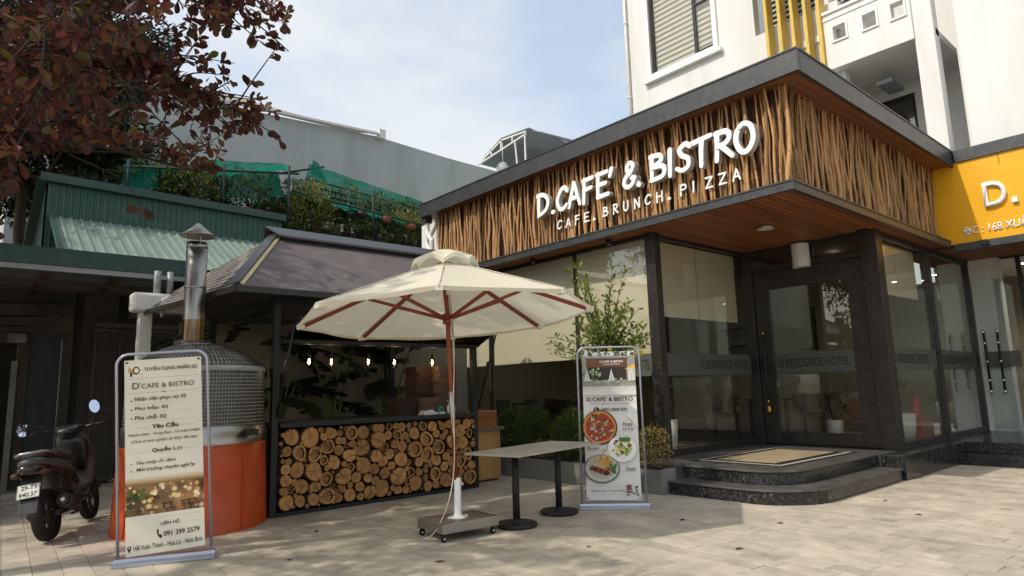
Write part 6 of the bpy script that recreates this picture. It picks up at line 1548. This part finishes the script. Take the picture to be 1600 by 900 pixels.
# potted plants inside
def strap(q, c, n, ln, wd, droop, rr, up=1.0, mi=0):
    for k in range(n):
        a = rr.uniform(0,6.3); el = rr.uniform(.35,1.45); l = ln*rr.uniform(.6,1.1); d = Vector((math.cos(a)*math.cos(el), math.sin(a)*math.cos(el), math.sin(el)*up)); side = Vector((-math.sin(a), math.cos(a), 0))
        vs = []; N = 5
        for i in range(N+1):
            t = i/N; p = Vector(c)+d*l*t-Vector((0,0,droop*l*t*t)); w_ = wd*(1-t**2.2)*(.5+.5*min(1, t*4))+.0015; vs += [p+side*w_/2, p-side*w_/2]
        q.add(vs, [(2*i, 2*i+1, 2*i+3, 2*i+2) for i in range(N)], mi, True)
def potted(name, label, loc, pot_h, pot_r, kind, ht, mt_='indoor_leaf', pot='pot_white', seed=1, group=None):
    rr = random.Random(seed); t = thing(name, label, 'potted plant', loc, 0, group)
    q = MB(); q.lathe([(0,0),(pot_r*.78,0),(pot_r*.95,pot_h*.5),(pot_r,pot_h),(pot_r*.9,pot_h),(pot_r*.88,pot_h*.9),(0,pot_h*.9)], 18); q.build('pot', pot, t, local=True)
    f = MB(); s2 = MB()
    if kind == 'strap': strap(f, (0,0,pot_h), 34, ht, ht*.06, .55, rr)
    elif kind == 'tree':
        for k in range(6):
            a = k*1.05; top = Vector((math.cos(a)*.18, math.sin(a)*.18, pot_h+ht*rr.uniform(.35,.65))); s2.tube([(0,0,pot_h*.9), tuple(top*.6+Vector((0,0,pot_h*.3))), tuple(top)], [.02,.014,.008], 6); strap(f, top, 16, ht*.42, ht*.03, .6, rr)
    elif kind == 'bushy':
        for k in range(130):
            d = rdir(.4); p = Vector((d.x*ht*.45, d.y*ht*.45, abs(d.z)*ht*.9+pot_h))*1.0; p = Vector((p.x*rr.random()**.4, p.y*rr.random()**.4, p.z)); l = rr.uniform(.05,.11); rhomb(f, p, (d+Vector((0,0,.3))).normalized(), l, l*.5, rr.uniform(0,6))
        for k in range(6): s2.tube([(0,0,pot_h*.9),(rr.uniform(-.3,.3)*ht,rr.uniform(-.3,.3)*ht,pot_h+ht*.8)], [.008,.003], 4)
    f.build('foliage', mt_, t, local=True, stuff=True)
    if s2.v: s2.build('stem', 'twig', t, local=True)
    return t
potted('palm_pot', 'green strap leaved plant in a tall white pot just inside the corner glass', (8.75, 6.42, .336), .50, .17, 'tree', 1.1, seed=3)
potted('palm_pot', 'leafy plant in a white tub beside the red fire box', (12.35, 4.30, .336), .46, .28, 'tree', 1.2, 'pot_leaf', seed=5)
potted('palm_pot', 'small plant in a white pot deep inside behind the door', (12.2, 5.3, .336), .34, .15, 'bushy', .5, 'pot_leaf', seed=6)
potted('palm_pot', 'leafy plant in a patterned pot inside the hotel entrance', (16.4, 2.95, .336), .52, .24, 'bushy', .9, 'pot_leaf', seed=8)
# rooftop garden
kinds = [('spider_plant','spiky strap leaved plant crowding the rooftop ledge','strap','pot_leaf'), ('leafy_pot_plant','bushy dark green pot plant on the rooftop ledge','bushy','pot_leaf'), ('tall_pot_plant','tall thin stemmed pot plant under the green net','tree','pot_leaf')]
rg = random.Random(33)
POTN = {'terracotta': 'terracotta pot', 'pot_white': 'white pot', 'cast_black': 'black pot'}
def zone(x):
    for lim, nm in ((3.3,'beside the hanging net curtain'),(4.4,'behind the green shed ridge'),(5.6,'at the shed end of the garden'),(6.7,'under the net peak'),(7.7,'behind the kiosk ridge'),(8.7,'above the air conditioner'),(9.8,'right of the air conditioner'),(99,'nearest the white drain pipes')):
        if x < lim: return nm
KN = {'strap': 'spiky strap leaved plant', 'bushy': 'bushy dark green plant', 'tree': 'tall thin stemmed plant'}
RN = ('front row', 'middle rack', 'upper rack')
rk = thing('plant_rack', 'stepped dark rack carrying the rooftop pot plants', 'rack', (8.2, 15.4, 5.0))
for k, (y, z) in enumerate(((15.15,5.45),(15.7,5.95),(16.3,6.3))): box_part('shelf', 'rust_steel', rk, 5.75, 11.3, y-.2, y+.2, z-.03, z)
for x in (5.8, 7.6, 9.4, 11.2):
    for y, z in ((15.15,5.418),(15.7,5.918),(16.3,6.268)): box_part('leg', 'rust_steel', rk, x-.02, x+.02, y-.02, y+.02, 5.0, z)
for k in range(96):
    row = k % 4; x = 5.75+((k*.6180339) % 1)*5.3; y = (14.64, 15.15, 15.7, 16.3)[row]+rg.uniform(-.06,.06); z = (4.955, 5.452, 5.952, 6.302)[row]; kd = kinds[(k*5+row) % 3]; pm_ = ('terracotta','cast_black','terracotta','cast_black','pot_white')[(k//4) % 5]
    lab = f"{KN[kd[2]]} in a {POTN[pm_]}, {RN[min(row,2)]}, {zone(x)}"
    potted(kd[0], lab, (x, y, z), rg.uniform(.14,.22), rg.uniform(.08,.15), kd[2], rg.uniform(.5,.8)+.1*(row == 0), kd[3], pm_, k, 'pot plants on the rooftop garden')
for k in range(28):
    row = k % 2; x = 2.6+rg.random()*2.9; y = 14.75+row*.45; kd = kinds[k % 3]; pm_ = ('terracotta','pot_white','terracotta','cast_black')[k % 4]
    lab = f"{KN[kd[2]]}, {POTN[pm_]}, {('front row','rear row')[row]}, {zone(x)}"
    potted(kd[0], lab, (x, y, 5.42), rg.uniform(.14,.22), rg.uniform(.08,.14), kd[2], rg.uniform(.6,.9)+row*.3, kd[3], pm_, 100+k, 'pot plants on the rooftop garden')
for (x, y, z, h_, lab) in ((6.45,14.8,5.2,.75,'bright yellow green shrub under the shade net'),(3.7,14.9,5.45,.55,'pale yellow leaved shrub behind the green shed'),(9.2,15.0,5.2,.6,'dense pale green shrub at the right end of the rooftop')):
    bush(x, y, z, .55, .4, h_, 900, lab, 'yellow_leaf', 'garden_shrub', (.06,.12), .5)
for k, (x, z, pm_) in enumerate(((8.35,5.75,'terracotta'),(7.65,5.78,'cast_black'),(9.1,5.65,'terracotta'),(9.6,5.7,'cast_black'))):
    t = potted('hanging_plant', f'small plant in a hanging {POTN[pm_]} under the shade net, '+('first','second','third','fourth')[(1,0,2,3)[k]]+' from the shed', (x, 14.55, z), .16, .13, 'strap', .4, 'pot_leaf', pm_, 200+k, 'hanging pots under the shade net')
    q = MB()
    for a in (0,2.1,4.2): q.tube([(.12*math.cos(a),.12*math.sin(a),.16),(0,0,.75)], .004, 4)
    q.build('hanger', 'twig', t, local=True)
byl = {}
for o in col.objects:
    if o.get('group') == 'pot plants on the rooftop garden': byl.setdefault(o['label'], []).append(o)
for lb, os_ in byl.items():
    if len(os_) > 1:
        for k, o in enumerate(sorted(os_, key=lambda o: o.location.x)): o['label'] = lb.replace(' in a ', ', ')+', '+('leftmost', 'second', 'third', 'fourth')[k]
# big leaved plants inside the kiosk
def big_leaf(l, w_, seed):
    rr = random.Random(seed); q = MB(); N = 16
    up = []; 
    for s_ in (-1, 1):
        for i in range(N):
            t0, t1 = i/N, (i+.97)/N
            def wd(t): return w_/2*math.sin(math.pi*min(.98, t**.75*.96+.03))**.7
            z0, z1 = -.35*l*t0*t0, -.35*l*t1*t1; j = rr.uniform(-.04,.04)
            q.add([(l*t0,0,z0),(l*t1,0,z1),(l*t1+.05*l,s_*wd(t1)*rr.uniform(.85,1),z1-.10*w_+j),(l*t0+.05*l,s_*wd(t0),z0-.10*w_+j)], [(0,1,2,3)])
    q.tube([(l*i/8,0,-.35*l*(i/8)**2+.004) for i in range(9)], .007, 4)
    return q.mesh('leaf', 'banana_leaf')
BL = [big_leaf(.95, .52, s_) for s_ in range(4)]
for pi_, (px, py, n_, lab) in enumerate(((3.75,9.9,8,'big leaved traveller palm at the left inside the kiosk'),(4.75,9.95,8,'big leaved traveller palm in the middle of the kiosk'),(5.75,10.0,9,'big leaved traveller palm at the right behind the pizza boxes'),(3.0,10.15,6,'big leaved traveller palm in the far left kiosk corner'))):
    t = thing('traveller_palm', lab, 'plant', (px, py, .3))
    rr = random.Random(50+pi_)
    for k in range(n_):
        a = rr.uniform(0,6.3); hh = rr.uniform(.9,2.0); sp = rr.uniform(.12,.5); top = Vector((sp*math.cos(a), sp*math.sin(a)*.5, hh))
        q = MB(); q.tube(chain([(0,0,0), top*.5+Vector((-.03*math.cos(a),0,.08)), top],4), [.026-.0018*i for i in range(9)], 6); q.build('stem', 'stem_green', t, local=True)
        o = inst('leaf', BL[rr.randrange(4)], t, top, (rr.uniform(-.4,.4), rr.uniform(-.95,.2), a+rr.uniform(-.5,.5)), rr.uniform(.8,1.25))
# ================================================================ TREES
# red leaved almond tree: trunk stands left of the frame, limbs reach over the forecourt
rt = random.Random(77)
tree = thing('red_almond_tree', 'red and brown leaved almond tree reaching in over the forecourt', 'tree', (-2.6, 7.6, 0))
def W_(p): return Vector(p)
q = MB(); q.tube(chain([(-2.6,7.6,-.05),(-2.55,7.6,1.4),(-2.65,7.55,2.8),(-2.5,7.5,4.4),(-2.5,7.5,6.2),(-2.4,7.5,8.0)],5), [.24-.0075*i for i in range(26)], 12); q.build('trunk', 'trunk_bark', tree)
limbs = []
def limb(pts, r0):
    p = chain(pts, 6); q = MB(); n_ = len(p); q.tube(p, [r0*(1-.85*i/(n_-1)) for i in range(n_)], 7); q.build('limb', 'trunk_bark', tree); limbs.append(p)
limb([(-2.6,7.55,3.6),(-1.4,7.3,4.5),(-.2,7.0,4.65),(1.0,6.8,4.55),(2.2,6.8,4.35)], .075)
limb([(-2.6,7.55,3.4),(-1.5,7.9,4.1),(-.3,8.1,4.3),(1.0,8.2,4.2),(2.3,8.4,4.15)], .065)
limb([(-2.55,7.5,4.2),(-1.5,6.8,5.2),(-.3,6.4,5.4),(.9,6.2,5.35),(1.6,6.2,5.3)], .07)
limb([(-2.5,7.5,5.0),(-1.3,7.6,5.9),(.1,7.5,6.3),(1.4,7.4,6.4)], .065)
limb([(-2.6,7.6,3.3),(-1.6,7.4,3.7),(-.6,7.3,3.8),(.2,7.2,3.8),(.7,7.2,3.72)], .05)
limb([(-2.5,7.5,4.5),(-2.6,6.0,5.4),(-2.4,4.8,5.8),(-2.0,3.9,5.9)], .07)
limb([(-2.5,7.5,4.8),(-3.6,6.6,5.6),(-4.6,5.9,6.0)], .06)
limb([(-2.5,7.5,5.4),(-1.6,6.3,6.3),(-1.2,5.2,6.6),(-1.0,4.9,6.5)], .06)
limb([(-2.5,7.5,6.8),(-1.6,7.0,7.6),(-.6,6.6,7.9),(.2,6.4,7.8)], .05)
limb([(-2.5,7.5,6.6),(-2.2,6.2,7.4),(-2.0,5.2,7.6)], .05)
limb([(-2.5,7.5,6.9),(-3.3,7.2,7.9),(-4.2,7.0,8.2)], .05)
limb([(-2.5,7.5,5.2),(-3.6,8.6,6.0),(-4.2,9.8,6.2)], .06)
limb([(-2.5,7.5,6.5),(-1.6,8.4,7.3),(-.6,9.2,7.5)], .05)
limb([(-2.5,7.4,4.4),(-1.6,6.2,4.5),(-.6,5.2,4.3),(.3,4.7,4.05),(.75,4.5,3.9)], .05)
limb([(-2.6,7.5,3.8),(-1.4,6.4,4.0),(-.4,5.7,3.9),(.4,5.4,3.7)], .045)
limb([(-2.6,7.6,4.0),(-1.7,8.9,4.9),(-.9,10.0,5.0),(.0,10.8,4.8)], .055)
twigs = MB(); clusters = []
def in_view(p):
    c = inv @ p; return -c.z > .5 and abs(c.x/-c.z) < .80 and -.10 < c.y/-c.z < .46
def px_(p):
    c = inv @ p; return 800+1016.69*c.x/-c.z, 450-1016.69*c.y/-c.z
def allowed(p):
    """trims the crown to an outline in the view and keeps its shade off the sunny paving"""
    if not (inv @ p).z < -.3: return True
    t_ = p.z/SUN.z; gx, gy = p.x-SUN.x*t_, p.y-SUN.y*t_
    if gx > 4.2 and gy < 4.55: return False  # crown shaped so that its shadow misses the sunlit paving
    x, y = px_(p)
    if x < -60 or y < -80: return True
    edge = [(-80,420),(0,390),(36,345),(44,240),(100,222),(200,222),(250,240),(310,275),(345,240),(400,205),(430,185),(455,170)]
    for (x0, y0), (x1, y1) in zip(edge, edge[1:]):
        if x0 <= x < x1: return y < y0+(y1-y0)*(x-x0)/(x1-x0)
    return False
for L_ in limbs:
    n_ = len(L_)
    for i in range(4, n_):
        reps = 9 if i > n_*.35 else 5
        for _ in range(reps):
            b0 = L_[i]; d = (L_[i]-L_[i-1]).normalized()
            s_ = Vector((rt.gauss(0,1), rt.gauss(0,1), rt.gauss(0,.55))).normalized()
            dd = (d*.7+s_*.9).normalized(); ln = rt.uniform(.25,.95); tip = b0+dd*ln+Vector((0,0,rt.uniform(-.12,.10)))
            if not allowed(tip): continue
            mid = b0.lerp(tip,.5)+Vector((0,0,rt.uniform(-.06,.06))); pts = chain([b0,mid,tip],4); twigs.tube(pts, [.011-.0009*k for k in range(len(pts))], 4)
            clusters.append((tip, dd)); 
            if rt.random() < .6: clusters.append((mid, dd))
# sprigs that hang lowest at the outer edge
for (pts) in ([(.7,7.2,3.7),(1.1,7.15,3.55),(1.25,7.12,3.4),(1.32,7.1,3.26)], [(2.0,6.8,4.4),(2.35,6.85,4.30),(2.62,6.9,4.22)], [(1.0,6.8,4.4),(1.5,6.85,4.0),(1.85,6.9,3.72)], [(.4,7.2,3.9),(.2,7.2,3.4),(.16,7.2,3.0)], [(-.2,7.3,3.6),(-.05,7.2,3.1),(.12,7.15,2.8)], [(1.5,6.3,5.4),(1.9,6.35,5.3),(2.15,6.4,5.15)]):
    p = chain(pts,5); twigs.tube(p, [.010-.0006*k for k in range(len(p))], 4); clusters.append((p[-1], (p[-1]-p[-2]).normalized())); clusters.append((p[len(p)//2], (p[-1]-p[0]).normalized()))
for L_ in limbs[:5]:
    for _ in range(9):
        i = rt.randrange(len(L_)//2, len(L_)); b0 = L_[i]; dv = Vector((rt.uniform(.5,1), rt.uniform(-.35,.35), rt.uniform(-.45,.15))).normalized(); ln = rt.uniform(.7,1.5)
        p = chain([b0, b0+dv*ln*.5+Vector((0,0,.06)), b0+dv*ln], 6)
        k_ = len(p)
        while k_ > 3 and not allowed(p[k_-1]): k_ -= 1
        if k_ < 5: continue
        p = p[:k_]; twigs.tube(p, [.010-.0005*k for k in range(len(p))], 4)
        for j in range(3, len(p), 2): clusters.append((p[j], (p[j]-p[j-1]+rdir()*.05).normalized()))
twigs.build('twigs', 'twig', tree, stuff=True)
LS = [obovate(1, w_, f_, c_) for w_, f_, c_ in ((.56,.10,.10),(.50,.22,.22),(.60,.05,.05),(.52,.16,-.06))]
LM = []
for k, (vs, fs) in enumerate(LS):
    q = MB(); q.add(vs, fs); LM.append(q.mesh('leaf', 'red_leaf_single'))
leaves = []
for (p, d) in clusters:
    vis = in_view(p); n_ = rt.randint(5,10) if vis or rt.random() < .28 else 0
    for k in range(n_):
        a = 2*math.pi*k/n_+rt.uniform(-.3,.3); side = d.orthogonal().normalized(); dd = (side*math.cos(a)+d.cross(side)*math.sin(a))+d*rt.uniform(.1,.9)+Vector((0,0,rt.uniform(-.55,.15)))
        l = rt.uniform(.07,.145)*(1.25 if rt.random() < .12 else 1)*(.82 if (p-Vector((0,0,1.37))).length < 6.2 else 1); pp = p-d*rt.uniform(0,.14)
        if allowed(pp): leaves.append((vis, (pp-Vector((0,0,1.37))).length/l, pp, dd.normalized(), l, rt.uniform(-.9,.9), rt.randrange(4)))
for (tip_, n_) in (((1.32,7.1,3.24),5), ((.16,7.2,3.0),7), ((.12,7.15,2.8),6), ((.05,7.3,3.25),7), ((.22,7.2,3.3),6), ((2.62,6.9,4.22),4), ((1.85,6.9,3.74),6), ((1.75,6.88,3.85),5)):
    for k in range(n_):
        d = Vector((rt.uniform(-1,1), rt.uniform(-.6,.3), rt.uniform(-1,.35))).normalized(); leaves.append((True, 1, Vector(tip_)+rdir()*.03, d, rt.uniform(.10,.17), rt.uniform(.9,2.2), rt.randrange(4)))
leaves.sort(key=lambda t: (not t[0], t[1]))
mass = MB(); base = wloc(tree)
for k, (vis, _, p, d, l, roll, s_) in enumerate(leaves):
    if k < 300:
        o = bpy.data.objects.new('leaf', LM[s_]); col.objects.link(o); o.parent = tree
        mm = rot_to(d, roll).to_4x4(); o.location = p-base; o.rotation_euler = mm.to_euler(); o.scale = (l,)*3
    else: add_leaf(mass, p, d, l, roll, shape=LS[s_])
mass.build('foliage', 'red_leaf', tree, stuff=True)
print('RED LEAVES', len(leaves))
# dark evergreen behind the shed
def dark_tree(x, y, crown, label, n_, seed, r0=.22):
    rr = random.Random(seed); t = thing('evergreen_tree', label, 'tree', (x, y, 0))
    cx, cy, cz, rx, ry, rz = crown
    q = MB(); q.tube(chain([(x,y,-.1),(x+.1,y,cz*.35),(x-.1,y+.1,cz*.7),(cx,cy,cz+rz*.5)],5), [r0-.01*i for i in range(16)], 9); q.build('trunk', 'trunk_bark', t)
    cl = []; br = MB()
    for k in range(70):
        d = Vector((rr.gauss(0,1),rr.gauss(0,1),rr.gauss(0,1))).normalized(); r = rr.random()**.4
        c = Vector((cx+d.x*rx*r, cy+d.y*ry*r, cz+d.z*rz*r)); cl.append((c, rr.uniform(.45,.95))); br.tube([(cx+.1*d.x, cy, max(cz-rz*.6, c.z-.9)), tuple(c)], [.05,.012], 5)
    br.build('branches', 'trunk_bark', t)
    q = MB()
    for k in range(n_):
        c, s_ = cl[rr.randrange(len(cl))]; d = Vector((rr.gauss(0,1),rr.gauss(0,1),rr.gauss(0,.8))); d = d.normalized()*s_*rr.random()**.35
        l = rr.uniform(.13,.26); rhomb(q, c+d, (d.normalized()+Vector((0,0,-.5))+rdir()*.6).normalized(), l, l*.34, rr.uniform(0,6))
    q.build('foliage', 'dark_leaf', t, stuff=True); return t
dark_tree(1.2, 20.5, (1.5,20.0,9.4,2.6,2.4,3.9), 'tall dark evergreen tree rising behind the green shed', 46000, 1)
dark_tree(-1.5, 17.0, (-.9,16.8,7.6,1.3,2.2,2.7), 'dark bushy tree at the far left behind the shed roof', 20000, 2)
dark_tree(-6.5, 14.0, (-5.5,13.2,7.0,3.0,3.2,2.8), 'wide dark unseen tree added left of the shop awning for its shade', 9000, 3)  # unseen tree, added to block the sun on the left side
